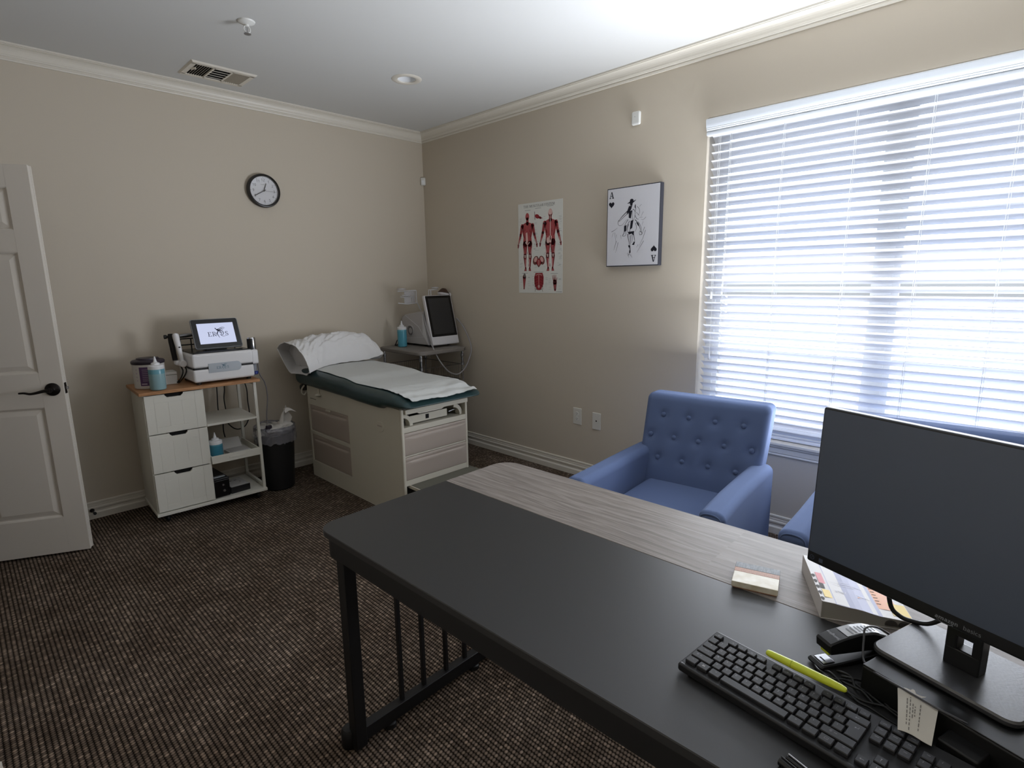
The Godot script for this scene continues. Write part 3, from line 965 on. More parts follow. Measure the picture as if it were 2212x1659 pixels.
func canvas() -> void:
	var w := 0.392; var h := 0.496; var d := 0.036
	var ca := thing("canvas_picture", "white ace of hearts canvas with a sketched cowboy riding", "picture", Vector3(-0.002, 1.784, 2.222))
	mat("canvas_edge", rgb(48, 49, 58), 0.7)
	mat("canvas_face", rgb(214, 214, 220), 0.75)
	obj("canvas_frame", B.new().at(Vector3.ZERO, ON_B).rbox(Vector3(-w / 2, -h / 2, 0), Vector3(w / 2, h / 2, d), 0.003), M.canvas_edge, ca)
	obj("picture_face", B.new().at(Vector3.ZERO, ON_B).box(Vector3(-w / 2 + 0.006, -h / 2 + 0.006, d - 0.001), Vector3(w / 2 - 0.006, h / 2 - 0.006, d + 0.0004)), M.canvas_face, ca)
	var b := B.new()
	var on := Transform3D(ON_B, Vector3(-d - 0.0006, 0, 0))
	b.t = on
	b.col = lin(38, 38, 44)
	var P := func(s: float, t: float) -> Vector2: return Vector2((s - 0.5) * w, (0.5 - t) * h)
	var L := func(q: Array) -> Array:
		var out := []
		for i in range(0, q.size(), 2): out.append(P.call(q[i], q[i + 1]))
		return curve(out, 3)
	# heart in both corners
	for e in 2:
		b.t = on if e == 0 else on * Transform3D(Basis(Vector3.BACK, PI), Vector3.ZERO)
		var hp := PackedVector2Array()
		for i in 28:
			var a := TAU * i / 28.0
			var x := 16.0 * pow(sin(a), 3)
			var y := 13.0 * cos(a) - 5.0 * cos(2 * a) - 2.0 * cos(3 * a) - cos(4 * a)
			hp.append(P.call(0.092, 0.205) + Vector2(x, y) * 0.00132)
		b.flat(hp, 0.0001)
		var ctr: Vector2 = P.call(0.092, 0.088)
		b.t = b.t * Transform3D(Basis(), Vector3(ctr.x, ctr.y, 0.0001))
		b.words("A", 0.040, 0.0, "Droid Serif", true, 0.0, 0.82)
	b.t = on
	# the rider: solid shapes, then strokes (points in fractions of the face)
	for q in [
		[0.41, 0.205, 0.44, 0.195, 0.452, 0.165, 0.48, 0.158, 0.505, 0.166, 0.515, 0.188, 0.56, 0.18, 0.50, 0.212, 0.45, 0.214],
		[0.445, 0.212, 0.50, 0.212, 0.49, 0.245, 0.455, 0.24],
		[0.43, 0.245, 0.49, 0.245, 0.47, 0.29, 0.43, 0.325, 0.385, 0.34, 0.41, 0.28],
		[0.43, 0.31, 0.49, 0.30, 0.47, 0.40, 0.43, 0.39],
		[0.47, 0.43, 0.52, 0.42, 0.50, 0.52, 0.455, 0.54],
		[0.345, 0.49, 0.39, 0.475, 0.385, 0.555, 0.345, 0.56],
		[0.42, 0.565, 0.54, 0.56, 0.53, 0.615, 0.49, 0.59, 0.44, 0.60],
		[0.57, 0.45, 0.62, 0.47, 0.63, 0.51, 0.60, 0.49],
		[0.54, 0.24, 0.555, 0.23, 0.555, 0.275, 0.535, 0.27],
		[0.54, 0.69, 0.56, 0.70, 0.545, 0.735, 0.50, 0.73, 0.52, 0.715],
		[0.43, 0.735, 0.47, 0.735, 0.475, 0.765, 0.44, 0.76],
		[0.455, 0.80, 0.475, 0.80, 0.48, 0.83, 0.455, 0.835],
	]:
		var pg := PackedVector2Array()
		for i in range(0, q.size(), 2): pg.append(P.call(q[i], q[i + 1]))
		b.flat(pg, 0.0001)
	for q in [
		[4, 2, 0.40, 0.21, 0.47, 0.205, 0.56, 0.175], [3, 2, 0.45, 0.165, 0.475, 0.185, 0.51, 0.17],
		[6, 3, 0.41, 0.30, 0.345, 0.34, 0.29, 0.375, 0.24, 0.42], [4, 2, 0.43, 0.33, 0.36, 0.36, 0.30, 0.395, 0.245, 0.43],
		[3, 1, 0.24, 0.41, 0.225, 0.44, 0.245, 0.475, 0.30, 0.475, 0.355, 0.435, 0.41, 0.40],
		[4, 2, 0.50, 0.29, 0.53, 0.30, 0.55, 0.34, 0.53, 0.41, 0.51, 0.43], [4, 2, 0.49, 0.30, 0.495, 0.36, 0.505, 0.43],
		[5, 2, 0.545, 0.25, 0.56, 0.29, 0.545, 0.33], [3, 2, 0.58, 0.26, 0.62, 0.29, 0.63, 0.34, 0.60, 0.37],
		[4, 2, 0.55, 0.37, 0.58, 0.41, 0.62, 0.42], [3, 2, 0.57, 0.33, 0.60, 0.355, 0.63, 0.375],
		[4, 3, 0.42, 0.41, 0.38, 0.45, 0.35, 0.49], [4, 3, 0.45, 0.43, 0.41, 0.48, 0.39, 0.55],
		[5, 3, 0.355, 0.55, 0.34, 0.585, 0.315, 0.61, 0.36, 0.615], [4, 2, 0.38, 0.56, 0.385, 0.60, 0.36, 0.615],
		[5, 3, 0.55, 0.42, 0.60, 0.46, 0.64, 0.52, 0.67, 0.57, 0.69, 0.60], [4, 2, 0.61, 0.45, 0.66, 0.51, 0.68, 0.56],
		[4, 3, 0.64, 0.565, 0.69, 0.595, 0.645, 0.615, 0.635, 0.575], [5, 3, 0.43, 0.47, 0.41, 0.53, 0.42, 0.58],
		[4, 2, 0.56, 0.46, 0.58, 0.52, 0.56, 0.57], [4, 2, 0.46, 0.54, 0.45, 0.58, 0.475, 0.60],
		[6, 3, 0.42, 0.59, 0.43, 0.65, 0.45, 0.70, 0.455, 0.74], [5, 3, 0.465, 0.61, 0.47, 0.67, 0.475, 0.73],
		[5, 3, 0.53, 0.60, 0.55, 0.66, 0.555, 0.70], [4, 2, 0.50, 0.60, 0.505, 0.66, 0.495, 0.71],
		[5, 3, 0.455, 0.76, 0.465, 0.79, 0.465, 0.83], [4, 2, 0.47, 0.76, 0.478, 0.80, 0.475, 0.84],
		[3, 1, 0.465, 0.83, 0.44, 0.86, 0.47, 0.85, 0.50, 0.865], [2, 1, 0.42, 0.83, 0.44, 0.87, 0.455, 0.89], [2, 1, 0.48, 0.86, 0.50, 0.88, 0.515, 0.89],
		[3, 1, 0.10, 0.55, 0.16, 0.53, 0.215, 0.505], [2, 1, 0.14, 0.56, 0.11, 0.62], [2, 1, 0.165, 0.56, 0.18, 0.64, 0.20, 0.70],
		[3, 1, 0.20, 0.67, 0.17, 0.74, 0.15, 0.79], [3, 1, 0.235, 0.69, 0.21, 0.77, 0.185, 0.82], [2, 1, 0.20, 0.59, 0.205, 0.63],
		[3, 1, 0.73, 0.52, 0.70, 0.58, 0.68, 0.62], [3, 1, 0.75, 0.56, 0.70, 0.66, 0.63, 0.76], [3, 1, 0.72, 0.69, 0.65, 0.77, 0.60, 0.83],
		[2, 1, 0.70, 0.33, 0.66, 0.39], [2, 1, 0.66, 0.24, 0.62, 0.27], [2, 1, 0.75, 0.40, 0.70, 0.43, 0.66, 0.42], [2, 1, 0.70, 0.45, 0.68, 0.50],
		[2, 1, 0.63, 0.40, 0.69, 0.40], [2, 1, 0.62, 0.73, 0.59, 0.77], [2, 1, 0.28, 0.60, 0.295, 0.65],
	]:
		b.stroke(L.call(q.slice(2)), q[0] * 0.00085, q[1] * 0.0007, 0.0002)
	obj("ink_print", b, pal(), ca)


func door() -> void:
	var d := Node3D.new()
	d.name = "door_1"; add_child(d); d.set_meta("kind", "structure")
	d.set_meta("label", "open white six-panel door with a dark bronze lever")
	d.position = Vector3(-3.619, 0, 0.128); d.rotation.y = deg_to_rad(-26.3)
	var H0 := 0.015; var H1 := 2.045; var W := 0.91; var T := 0.045
	obj("core", B.new().box(Vector3(0.002, H0 + 0.002, -T + 0.011), Vector3(W - 0.002, H1 - 0.002, -0.011)), M.door, d)
	var xs := [[0.098, 0.405], [0.505, 0.812]]
	var ys := [[0.219, 0.832], [1.013, 1.627], [1.732, 1.938]]
	for s in 2:      # front and back faces
		var z0 := -0.012 if s == 0 else -T
		var z1 := 0.0 if s == 0 else -T + 0.012
		for q in [[0.0, 0.098], [0.405, 0.505], [0.812, W]]:
			obj("stile", B.new().rbox(Vector3(q[0], H0, z0), Vector3(q[1], H1, z1), 0.001), M.door, d)
		for q in [[H0, 0.219], [0.832, 1.013], [1.627, 1.732], [1.938, H1]]:
			for x in xs: obj("rail", B.new().box(Vector3(x[0], q[0], z0 + 0.0002), Vector3(x[1], q[1], z1 - 0.0002)), M.door, d)
		for x in xs:
			for y in ys:
				var b := B.new()
				if s == 1: b.t = Transform3D(Basis(Vector3.UP, PI), Vector3(x[0] + x[1], 0, -T))
				var rings := [[0.0, 0.0], [0.007, -0.004], [0.010, -0.0095], [0.016, -0.0095], [0.040, -0.0025], [0.042, -0.0025]]
				for k in rings.size() - 1:
					var e: float = rings[k][0]; var f: float = rings[k + 1][0]
					var za: float = rings[k][1]; var zb: float = rings[k + 1][1]
					var o := [Vector3(x[0] + e, y[0] + e, za), Vector3(x[1] - e, y[0] + e, za), Vector3(x[1] - e, y[1] - e, za), Vector3(x[0] + e, y[1] - e, za)]
					var i := [Vector3(x[0] + f, y[0] + f, zb), Vector3(x[1] - f, y[0] + f, zb), Vector3(x[1] - f, y[1] - f, zb), Vector3(x[0] + f, y[1] - f, zb)]
					for m in 4: b.face([o[m], o[(m + 1) % 4], i[(m + 1) % 4], i[m]])
				var g: float = rings[-1][0]; var gz: float = rings[-1][1]
				b.face([Vector3(x[0] + g, y[0] + g, gz), Vector3(x[1] - g, y[0] + g, gz), Vector3(x[1] - g, y[1] - g, gz), Vector3(x[0] + g, y[1] - g, gz)])
				obj("panel", b, M.door, d)
	# lever handles, both sides, and the latch in the edge
	for s in 2:
		var zf := 0.0 if s == 0 else -T
		var zd := 1.0 if s == 0 else -1.0
		var rs := B.new().at(Vector3(0.861, 0.925, zf), Basis(Vector3(1, 0, 0), Vector3(0, 0, zd), Vector3(0, -zd, 0)))
		rs.lathe([Vector2(0.034, 0), Vector2(0.034, 0.004), Vector2(0.029, 0.009), Vector2(0.016, 0.012), Vector2(0.012, 0.016), Vector2(0.011, 0.045), Vector2(0, 0.046)], 28)
		var h := obj("door_handle", rs, M.bronze, d)
		var lv := []
		for p in [Vector2(0.006, 0.0), Vector2(-0.02, 0.001), Vector2(-0.05, -0.006), Vector2(-0.08, -0.010), Vector2(-0.105, -0.004), Vector2(-0.128, -0.004)]: lv.append(Vector3(0.861 + p.x, 0.925 + p.y, zf + zd * (0.050 - 0.004 * absf(p.x) / 0.12)))
		lv = curve(lv, 4)
		var rr := []
		for i in lv.size(): rr.append(lerpf(0.0105, 0.0045, pow(float(i) / (lv.size() - 1), 0.7)))
		obj("lever", B.new().tube(lv, rr, 10), M.bronze, h)
	obj("latch_plate", B.new().rbox(Vector3(W - 0.0005, 0.897, -T / 2 - 0.013), Vector3(W + 0.0012, 0.955, -T / 2 + 0.013), 0.0008), M.bronze, d)
	obj("latch_bolt", B.new().rbox(Vector3(W, 0.918, -T / 2 - 0.008), Vector3(W + 0.012, 0.934, -T / 2 + 0.006), 0.003), M.steel, d)


func bottle(called: String, label: String, pos: Vector3, r: float, hb: float, liquid: Color, top: Color, level: float, group: String) -> Node3D:
	var t := thing(called, label, "bottle", pos, 0.0, group)
	var m := StandardMaterial3D.new(); m.albedo_color = liquid; m.roughness = 0.25
	var m2 := StandardMaterial3D.new(); m2.albedo_color = top; m2.roughness = 0.25
	obj("body", B.new().lathe([Vector2(0, 0.002), Vector2(r * 0.8, 0.001), Vector2(r * 0.97, 0.006), Vector2(r, 0.014), Vector2(r, hb * level)], 28), m, t)
	obj("shoulder", B.new().lathe([Vector2(r, hb * level), Vector2(r, hb * 0.97), Vector2(r * 0.96, hb)], 28), m2, t)
	obj("cap", B.new().lathe([Vector2(r * 0.96, hb - 0.003), Vector2(r * 0.98, hb), Vector2(r * 0.98, hb + 0.017), Vector2(r * 0.90, hb + 0.022), Vector2(r * 0.55, hb + 0.025), Vector2(r * 0.52, hb + 0.035), Vector2(r * 0.30, hb + 0.039)], 24), M.white_plastic, t)
	obj("nozzle", B.new().lathe([Vector2(r * 0.32, hb + 0.036), Vector2(r * 0.22, hb + 0.045), Vector2(r * 0.08, hb + 0.074), Vector2(0, hb + 0.075)], 14), M.white_plastic, t)
	return t


func trolley() -> void:
	mat("trolley_white", rgb(220, 218, 208), 0.5)
	var oak := mat("oak", Color(1, 1, 1), 0.5)
	oak.albedo_texture = noise_tex(noise(31, 0.02, 4), 256, ramp(rgb(150, 104, 66), rgb(196, 148, 104)))
	triplanar(oak, 1.0); oak.uv1_scale = Vector3(1.2, 18, 18)
	var P := Vector3(-2.445, 0, 0.43)
	var t := thing("storage_trolley", "white storage trolley with oak top, three drawers and open shelves", "cart", P, deg_to_rad(-2.7))
	var wm: StandardMaterial3D = M.trolley_white
	obj("top", B.new().rbox(Vector3(-0.018, 0.815, -0.385), Vector3(0.665, 0.834, 0.030), 0.002), oak, t)
	obj("side_panel", B.new().rbox(Vector3(0.0, 0.074, -0.375), Vector3(0.015, 0.815, 0.002), 0.0015), wm, t)
	obj("divider", B.new().rbox(Vector3(0.312, 0.074, -0.375), Vector3(0.326, 0.815, 0.002), 0.0015), wm, t)
	obj("back_panel", B.new().box(Vector3(0.014, 0.074, -0.374), Vector3(0.313, 0.815, -0.366)), wm, t)
	obj("base_shelf", B.new().rbox(Vector3(-0.006, 0.055, -0.38), Vector3(0.648, 0.074, 0.022), 0.002), wm, t)
	obj("shelf", B.new().rbox(Vector3(0.325, 0.566, -0.37), Vector3(0.632, 0.580, 0.008), 0.0015), wm, t)
	for z in [-0.37, -0.018]:
		obj("post", B.new().rbox(Vector3(0.628, 0.074, z), Vector3(0.646, 0.815, z + 0.02), 0.0015), wm, t)
	for q in [[0.079, 0.099], [0.795, 0.815]]:
		obj("side_rail", B.new().rbox(Vector3(0.629, q[0], -0.35), Vector3(0.645, q[1], -0.018), 0.0015), wm, t)
	for k in 3:
		var y0: float = [0.080, 0.327, 0.571][k]
		var y1: float = [0.321, 0.566, 0.809][k]
		var x0 := 0.006; var x1 := 0.320
		var xm := (x0 + x1) / 2; var hw := 0.050; var nd := 0.020
		var pg := PackedVector2Array([Vector2(x0, y0), Vector2(x1, y0), Vector2(x1, y1), Vector2(xm + hw, y1)])
		for i in 5:
			var a := PI / 2 * i / 4.0
			pg.append(Vector2(xm + hw - 0.012 * sin(a) - 0.002, y1 - nd + 0.012 - 0.012 * (1.0 - cos(a)) * 0.0 - 0.012 * sin(a)))
		for i in 5:
			var a := PI / 2 * (4 - i) / 4.0
			pg.append(Vector2(xm - hw + 0.012 * sin(a) + 0.002, y1 - nd + 0.012 - 0.012 * sin(a)))
		pg.append_array(PackedVector2Array([Vector2(xm - hw, y1), Vector2(x0, y1)]))
		var dr := obj("drawer", B.new().prism(pg, 0.002, 0.0135, 0.0005), wm, t)
		obj("grip_slot", B.new().box(Vector3(xm - hw - 0.01, y1 - nd - 0.012, -0.030), Vector3(xm + hw + 0.01, y1 - 0.001, -0.004)), M.dark_hole, dr)
		# bead boarding: stiles, rails and three boards with fine joints
		var zf := 0.0135; var zt := 0.0149
		obj("stile", B.new().rbox(Vector3(x0 + 0.001, y0 + 0.001, zf), Vector3(x0 + 0.047, y1 - 0.001, zt), 0.0006), wm, dr)
		obj("stile", B.new().rbox(Vector3(x1 - 0.047, y0 + 0.001, zf), Vector3(x1 - 0.001, y1 - 0.001, zt), 0.0006), wm, dr)
		obj("rail", B.new().rbox(Vector3(x0 + 0.0485, y0 + 0.001, zf), Vector3(x1 - 0.0485, y0 + 0.038, zt), 0.0006), wm, dr)
		obj("rail", B.new().rbox(Vector3(x0 + 0.0485, y1 - 0.048, zf), Vector3(x1 - 0.0485, y1 - nd - 0.001, zt), 0.0006), wm, dr)
		for i in 3:
			var w := (x1 - x0 - 0.097) / 3.0
			obj("board", B.new().rbox(Vector3(x0 + 0.0485 + i * w + 0.0008, y0 + 0.0395, zf), Vector3(x0 + 0.0485 + (i + 1) * w - 0.0008, y1 - 0.0495, zt - 0.0003), 0.0006), wm, dr)
	# sliding tray
	var ty := obj("tray", B.new().box(Vector3(0.330, 0.318, -0.35), Vector3(0.625, 0.326, 0.0)), wm, t)
	obj("tray_front", B.new().rbox(Vector3(0.328, 0.314, 0.0), Vector3(0.627, 0.364, 0.012), 0.0015), wm, ty)
	obj("tray_side", B.new().rbox(Vector3(0.328, 0.314, -0.355), Vector3(0.336, 0.362, 0.001), 0.0015), wm, ty)
	obj("tray_side", B.new().rbox(Vector3(0.619, 0.314, -0.355), Vector3(0.627, 0.362, 0.001), 0.0015), wm, ty)
	obj("tray_back", B.new().rbox(Vector3(0.328, 0.314, -0.362), Vector3(0.627, 0.362, -0.354), 0.0015), wm, ty)
	obj("finger_slot", B.new().at(Vector3(0.482, 0.339, 0.012)).prism(rounded(0.10, 0.013, 0.0064, 6), 0.0, 0.0018, 0.0008), wm, ty)
	for q in [[0.055, -0.035], [0.055, -0.33], [0.595, -0.035], [0.595, -0.33]]:
		var c := obj("caster", B.new().at(Vector3(q[0], 0, q[1])).lathe([Vector2(0.016, 0.040), Vector2(0.016, 0.055), Vector2(0, 0.055)], 14), M.steel, t)
		obj("fork", B.new().rbox(Vector3(q[0] - 0.014, 0.016, q[1] - 0.006), Vector3(q[0] - 0.010, 0.044, q[1] + 0.016), 0.001).rbox(Vector3(q[0] + 0.010, 0.016, q[1] - 0.006), Vector3(q[0] + 0.014, 0.044, q[1] + 0.016), 0.001), M.black, c)
		obj("wheel", B.new().at(Vector3(q[0], 0.022, q[1] + 0.008), Basis(Vector3.BACK, PI / 2)).lathe([Vector2(0, -0.009), Vector2(0.018, -0.009), Vector2(0.022, -0.005), Vector2(0.022, 0.005), Vector2(0.018, 0.009), Vector2(0, 0.009)], 20), M.black, c)

	# wipes tub
	mat("tub_white", rgb(208, 204, 200), 0.45)
	mat("lid_purple", rgb(46, 38, 50), 0.45)
	mat("label_purple", rgb(84, 56, 98), 0.5)
	var wp := thing("wipes_tub", "white cleaning wipes tub with purple label and dark purple lid", "tub", Vector3(-2.356, 0.834, 0.268), -0.55)
	obj("body", B.new().lathe([Vector2(0, 0.001), Vector2(0.080, 0.001), Vector2(0.084, 0.006), Vector2(0.085, 0.15), Vector2(0.082, 0.154)], 36), M.tub_white, wp)
	obj("lid", B.new().lathe([Vector2(0.087, 0.150), Vector2(0.089, 0.153), Vector2(0.089, 0.166), Vector2(0.083, 0.172), Vector2(0.060, 0.176), Vector2(0.058, 0.184), Vector2(0.0, 0.186)], 36), M.lid_purple, wp)
	var lb := B.new().lathe([Vector2(0.0854, 0.022), Vector2(0.0856, 0.136)], 14, -PI / 2 - 0.28, -PI / 2 + 0.72)
	obj("label", lb, M.label_purple, wp)
	mat("pale_ink", rgb(186, 172, 188), 0.7)
	var lt := B.new()
	for i in 7:
		lt.lathe([Vector2(0.0858, 0.118 - i * 0.011), Vector2(0.0858, 0.1205 - i * 0.011)], 6, -PI / 2 - 0.1, -PI / 2 + [0.5, 0.35, 0.55, 0.45, 0.5, 0.3, 0.4][i])
	lt.lathe([Vector2(0.0858, 0.030), Vector2(0.0858, 0.037)], 6, -PI / 2 - 0.2, -PI / 2 + 0.15)
	for i in 4: lt.lathe([Vector2(0.0858, 0.05 + i * 0.022), Vector2(0.0858, 0.058 + i * 0.022)], 3, -PI / 2 - 0.55, -PI / 2 - 0.45)
	obj("label_print", lt, M.pale_ink, wp)

	bottle("gel_bottle", "pale blue gel squeeze bottle on the oak top, beside the wipes tub", Vector3(-2.348, 0.834, 0.405), 0.043, 0.128, rgb(136, 168, 174), rgb(104, 158, 172), 0.78, "blue gel bottles")
	bottle("gel_bottle", "teal gel squeeze bottle standing in the trolley's middle tray", Vector3(-2.068, 0.326, 0.395), 0.041, 0.105, rgb(56, 126, 148), rgb(74, 140, 160), 0.9, "blue gel bottles")

	# little white box
	var bx := thing("small_box", "small white lidded box behind the pale blue bottle on the trolley", "box", Vector3(-2.245, 0.834, 0.205), -0.05)
	obj("body", B.new().rbox(Vector3(-0.048, 0, -0.06), Vector3(0.044, 0.058, 0.05), 0.003), M.white, bx)
	obj("lid", B.new().rbox(Vector3(-0.049, 0.0595, -0.061), Vector3(0.045, 0.078, 0.051), 0.004), M.white, bx)
	therapy_machine()
	trolley_shelf_things()
	wastebasket()


func emblem(b: B, k: float, z: float) -> void:
	# the ornament that stands in for a letter: a feathered swirl
	var L := func(q: Array) -> Array:
		var out := []
		for i in range(0, q.size(), 2): out.append(Vector2(q[i], q[i + 1]) * k)
		return curve(out, 4)
	for q in [
		[0.16, 0.03, -0.75, 0.95, -0.62, 0.70, -0.2, 0.72, 0.3, 0.98, 0.8, 0.95, 0.75, 0.7], [0.20, 0.05, -0.6, 0.62, -0.1, 0.55, 0.4, 0.78, 0.7, 0.72],
		[0.16, 0.05, -0.5, 0.5, 0.1, 0.42, 0.55, 0.55], [0.14, 0.04, -0.45, 0.35, 0.15, 0.3, 0.45, 0.38],
		[0.18, 0.05, -0.35, 0.25, -0.55, -0.1, -0.42, -0.6, -0.3, -0.95], [0.14, 0.05, 0.4, 0.2, 0.5, -0.15, 0.25, -0.45, -0.1, -0.4],
		[0.12, 0.05, -0.1, 0.1, 0.15, -0.05, 0.1, -0.3, -0.15, -0.25], [0.10, 0.03, 0.0, -0.5, 0.4, -0.72, 0.85, -0.62], [0.10, 0.03, -0.2, 0.15, 0.3, 0.1, 0.55, 0.3],
		[0.09, 0.03, -0.55, 0.05, -0.75, -0.35, -0.6, -0.5],
	]:
		b.stroke(L.call(q.slice(2)), q[0] * k, q[1] * k, z)


func therapy_machine() -> void:
	var P := Vector3(-1.975, 0.834, 0.29)
	var t := thing("therapy_machine", "white therapy machine with a lit tablet, hand pieces and cables", "machine", P, deg_to_rad(-1.5))
	mat("machine_white", rgb(224, 223, 224), 0.3)
	var x0 := -0.183; var x1 := 0.183; var z0 := -0.165; var z1 := 0.165
	var sh := B.new()
	sh.rbox(Vector3(x0, 0.016, z0), Vector3(x1, 0.100, z1), 0.016, 3)
	obj("lower_shell", sh, M.machine_white, t)
	obj("seam", B.new().rbox(Vector3(x0 + 0.003, 0.094, z0 + 0.003), Vector3(x1 - 0.003, 0.112, z1 - 0.003), 0.012, 2), M.black, t)
	obj("upper_shell", B.new().rbox(Vector3(x0, 0.105, z0), Vector3(x1, 0.196, z1), 0.016, 3), M.machine_white, t)
	obj("top_pad", B.new().rbox(Vector3(x0 + 0.012, 0.190, z0 + 0.01), Vector3(x1 - 0.012, 0.202, z1 - 0.012), 0.005, 2), M.black_gloss, t)
	for q in [[-0.15, 0.13], [0.15, 0.13], [-0.15, -0.13], [0.15, -0.13]]:
		obj("foot", B.new().at(Vector3(q[0], 0, q[1])).lathe([Vector2(0, 0), Vector2(0.014, 0), Vector2(0.016, 0.017), Vector2(0, 0.017)], 14), M.black, t)
	# name plate
	mat("plate_grey", rgb(178, 184, 190), 0.3, 0.3)
	var pp := PackedVector2Array([Vector2(-0.095, -0.030), Vector2(0.078, -0.030)])
	for i in 9:
		var a := -PI / 2 + PI * i / 8.0
		pp.append(Vector2(0.078 + 0.024 * cos(a), 0.030 * sin(a)))
	pp.append(Vector2(-0.095, 0.030))
	var np := obj("name_plate", B.new().at(Vector3(0.0, 0.101, z1 - 0.001)).prism(pp, 0.0, 0.003, 0.0008), M.plate_grey, t)
	mat("plate_ink", rgb(70, 106, 122), 0.5)
	var nb := B.new()
	nb.at(Vector3(-0.034, 0.100, z1 + 0.0023)).words("ER", 0.016, 0.0, "Droid Serif")
	nb.at(Vector3(0.020, 0.100, z1 + 0.0023)).words("S", 0.016, 0.0, "Droid Serif")
	nb.at(Vector3(-0.002, 0.104, z1 + 0.0023))
	emblem(nb, 0.019, 0.0001)
	obj("logo", nb, M.plate_ink, np)
	# tablet on its stand
	obj("tablet_stand", B.new().rbox(Vector3(-0.06, 0.2, -0.06), Vector3(0.06, 0.215, 0.03), 0.004).tube([Vector3(0.0, 0.21, -0.04), Vector3(0.0, 0.28, -0.03)], 0.018, 10), M.black, t)
	var tb := Basis(Vector3.RIGHT, -0.40)
	var to := Vector3(0.022, 0.305, 0.002)
	mat("tablet_frame", rgb(150, 152, 156), 0.3, 0.6)
	var tab := obj("tablet", B.new().at(to, tb).prism(rounded(0.288, 0.205, 0.014, 5), -0.012, 0.0, 0.003), M.tablet_frame, t)
	obj("bezel", B.new().at(to, tb).prism(rounded(0.279, 0.196, 0.011, 5), -0.001, 0.0008, 0.0004), M.black_gloss, tab)
	var sm := mat("tablet_screen", rgb(10, 10, 14), 0.2)
	sm.emission_enabled = true; sm.emission = rgb(214, 222, 252); sm.emission_energy_multiplier = 0.82
	obj("screen", B.new().at(to, tb).box(Vector3(-0.110, -0.069, 0.0008), Vector3(0.110, 0.070, 0.0013)), sm, tab)
	mat("screen_ink", rgb(52, 56, 84), 0.6)
	var sb := B.new()
	var on := Transform3D(tb, to)
	sb.t = on * Transform3D(Basis(), Vector3(-0.030, -0.006, 0.0015)); sb.words("ER", 0.029, 0.0, "Droid Serif")
	sb.t = on * Transform3D(Basis(), Vector3(0.059, -0.006, 0.0015)); sb.words("S", 0.029, 0.0, "Droid Serif")
	sb.t = on * Transform3D(Basis(), Vector3(0.022, 0.002, 0.0015)); emblem(sb, 0.036, 0.0001)
	obj("screen_logo", sb, M.screen_ink, tab)
	# hand piece and holder at one end
	var hx := x0 - 0.022
	obj("holder", B.new().rbox(Vector3(x0 - 0.055, 0.120, -0.04), Vector3(x0 + 0.004, 0.150, 0.02), 0.01, 2).at(Vector3(hx - 0.001, 0.132, 0.03), UPZ).lathe([Vector2(0, -0.05), Vector2(0.021, -0.05), Vector2(0.021, 0.028), Vector2(0.018, 0.032), Vector2(0, 0.032)], 22), M.machine_white, t)
	obj("hand_piece", B.new().tube(curve([Vector3(hx + 0.002, 0.14, 0.03), Vector3(hx - 0.004, 0.20, 0.022), Vector3(hx - 0.010, 0.26, 0.014), Vector3(hx - 0.014, 0.305, 0.008), Vector3(hx - 0.015, 0.322, 0.006)], 4), [0.011, 0.011, 0.012, 0.013, 0.014, 0.015, 0.016, 0.017, 0.018, 0.018, 0.0185, 0.019, 0.019, 0.0185, 0.017, 0.013, 0.006], 16), M.machine_white, t)
	obj("button", B.new().at(Vector3(hx - 0.006, 0.236, 0.032), UPZ).lathe([Vector2(0.005, 0), Vector2(0.005, 0.004), Vector2(0, 0.005)], 12), M.black, t)
	obj("applicator", B.new().tube(curve([Vector3(hx - 0.024, 0.15, -0.03), Vector3(hx - 0.030, 0.24, -0.035), Vector3(hx - 0.032, 0.318, -0.04)], 4), [0.015, 0.015, 0.015, 0.016, 0.016, 0.017, 0.017, 0.016, 0.012], 14).at(Vector3(hx - 0.032, 0.300, -0.04), Basis(Vector3.BACK, PI / 2)).lathe([Vector2(0, 0.0), Vector2(0.010, 0.0), Vector2(0.008, 0.018), Vector2(0.013, 0.024), Vector2(0.013, 0.036), Vector2(0, 0.038)], 14), M.black, t)
	# rack behind with a grey hand piece laid on it
	var rk := B.new()
	for y in [0.235, 0.275]: rk.tube([Vector3(x0 + 0.0, y, -0.10), Vector3(0.16, y, -0.10)], 0.004, 8)
	for x in [x0 + 0.01, -0.11, 0.10, 0.155]: rk.tube([Vector3(x, 0.2, -0.10), Vector3(x, 0.278, -0.10)], 0.004, 8)
	obj("rack", rk, M.black, t)
	obj("probe", B.new().tube([Vector3(x0 + 0.01, 0.294, -0.10), Vector3(-0.135, 0.296, -0.10), Vector3(-0.095, 0.298, -0.10)], [0.012, 0.014, 0.011], 14), M.steel, t)
	# bracket with steel probe and blue ring at the other end
	obj("bracket", B.new().rbox(Vector3(x1 - 0.006, 0.090, 0.040), Vector3(x1 + 0.050, 0.188, 0.115), 0.012, 2), M.machine_white, t)
	var px := x1 + 0.026; var pz := 0.078
	obj("steel_probe", B.new().at(Vector3(px, 0.18, pz)).lathe([Vector2(0.022, 0), Vector2(0.024, 0.01), Vector2(0.025, 0.082), Vector2(0.022, 0.088), Vector2(0, 0.088)], 20), M.chrome, t)
	obj("probe_sleeve", B.new().at(Vector3(px - 0.008, 0.175, pz)).lathe([Vector2(0.027, 0.0), Vector2(0.027, 0.084), Vector2(0.024, 0.085)], 16, -PI * 0.9, -PI * 0.45), M.black, t)
	mat("tube_grey", rgb(128, 132, 142), 0.3)
	mat("blue_ring", rgb(32, 50, 122), 0.35)
	obj("probe_neck", B.new().at(Vector3(px, 0.028, pz)).lathe([Vector2(0.017, 0.012), Vector2(0.017, 0.06)], 18), M.tube_grey, t)
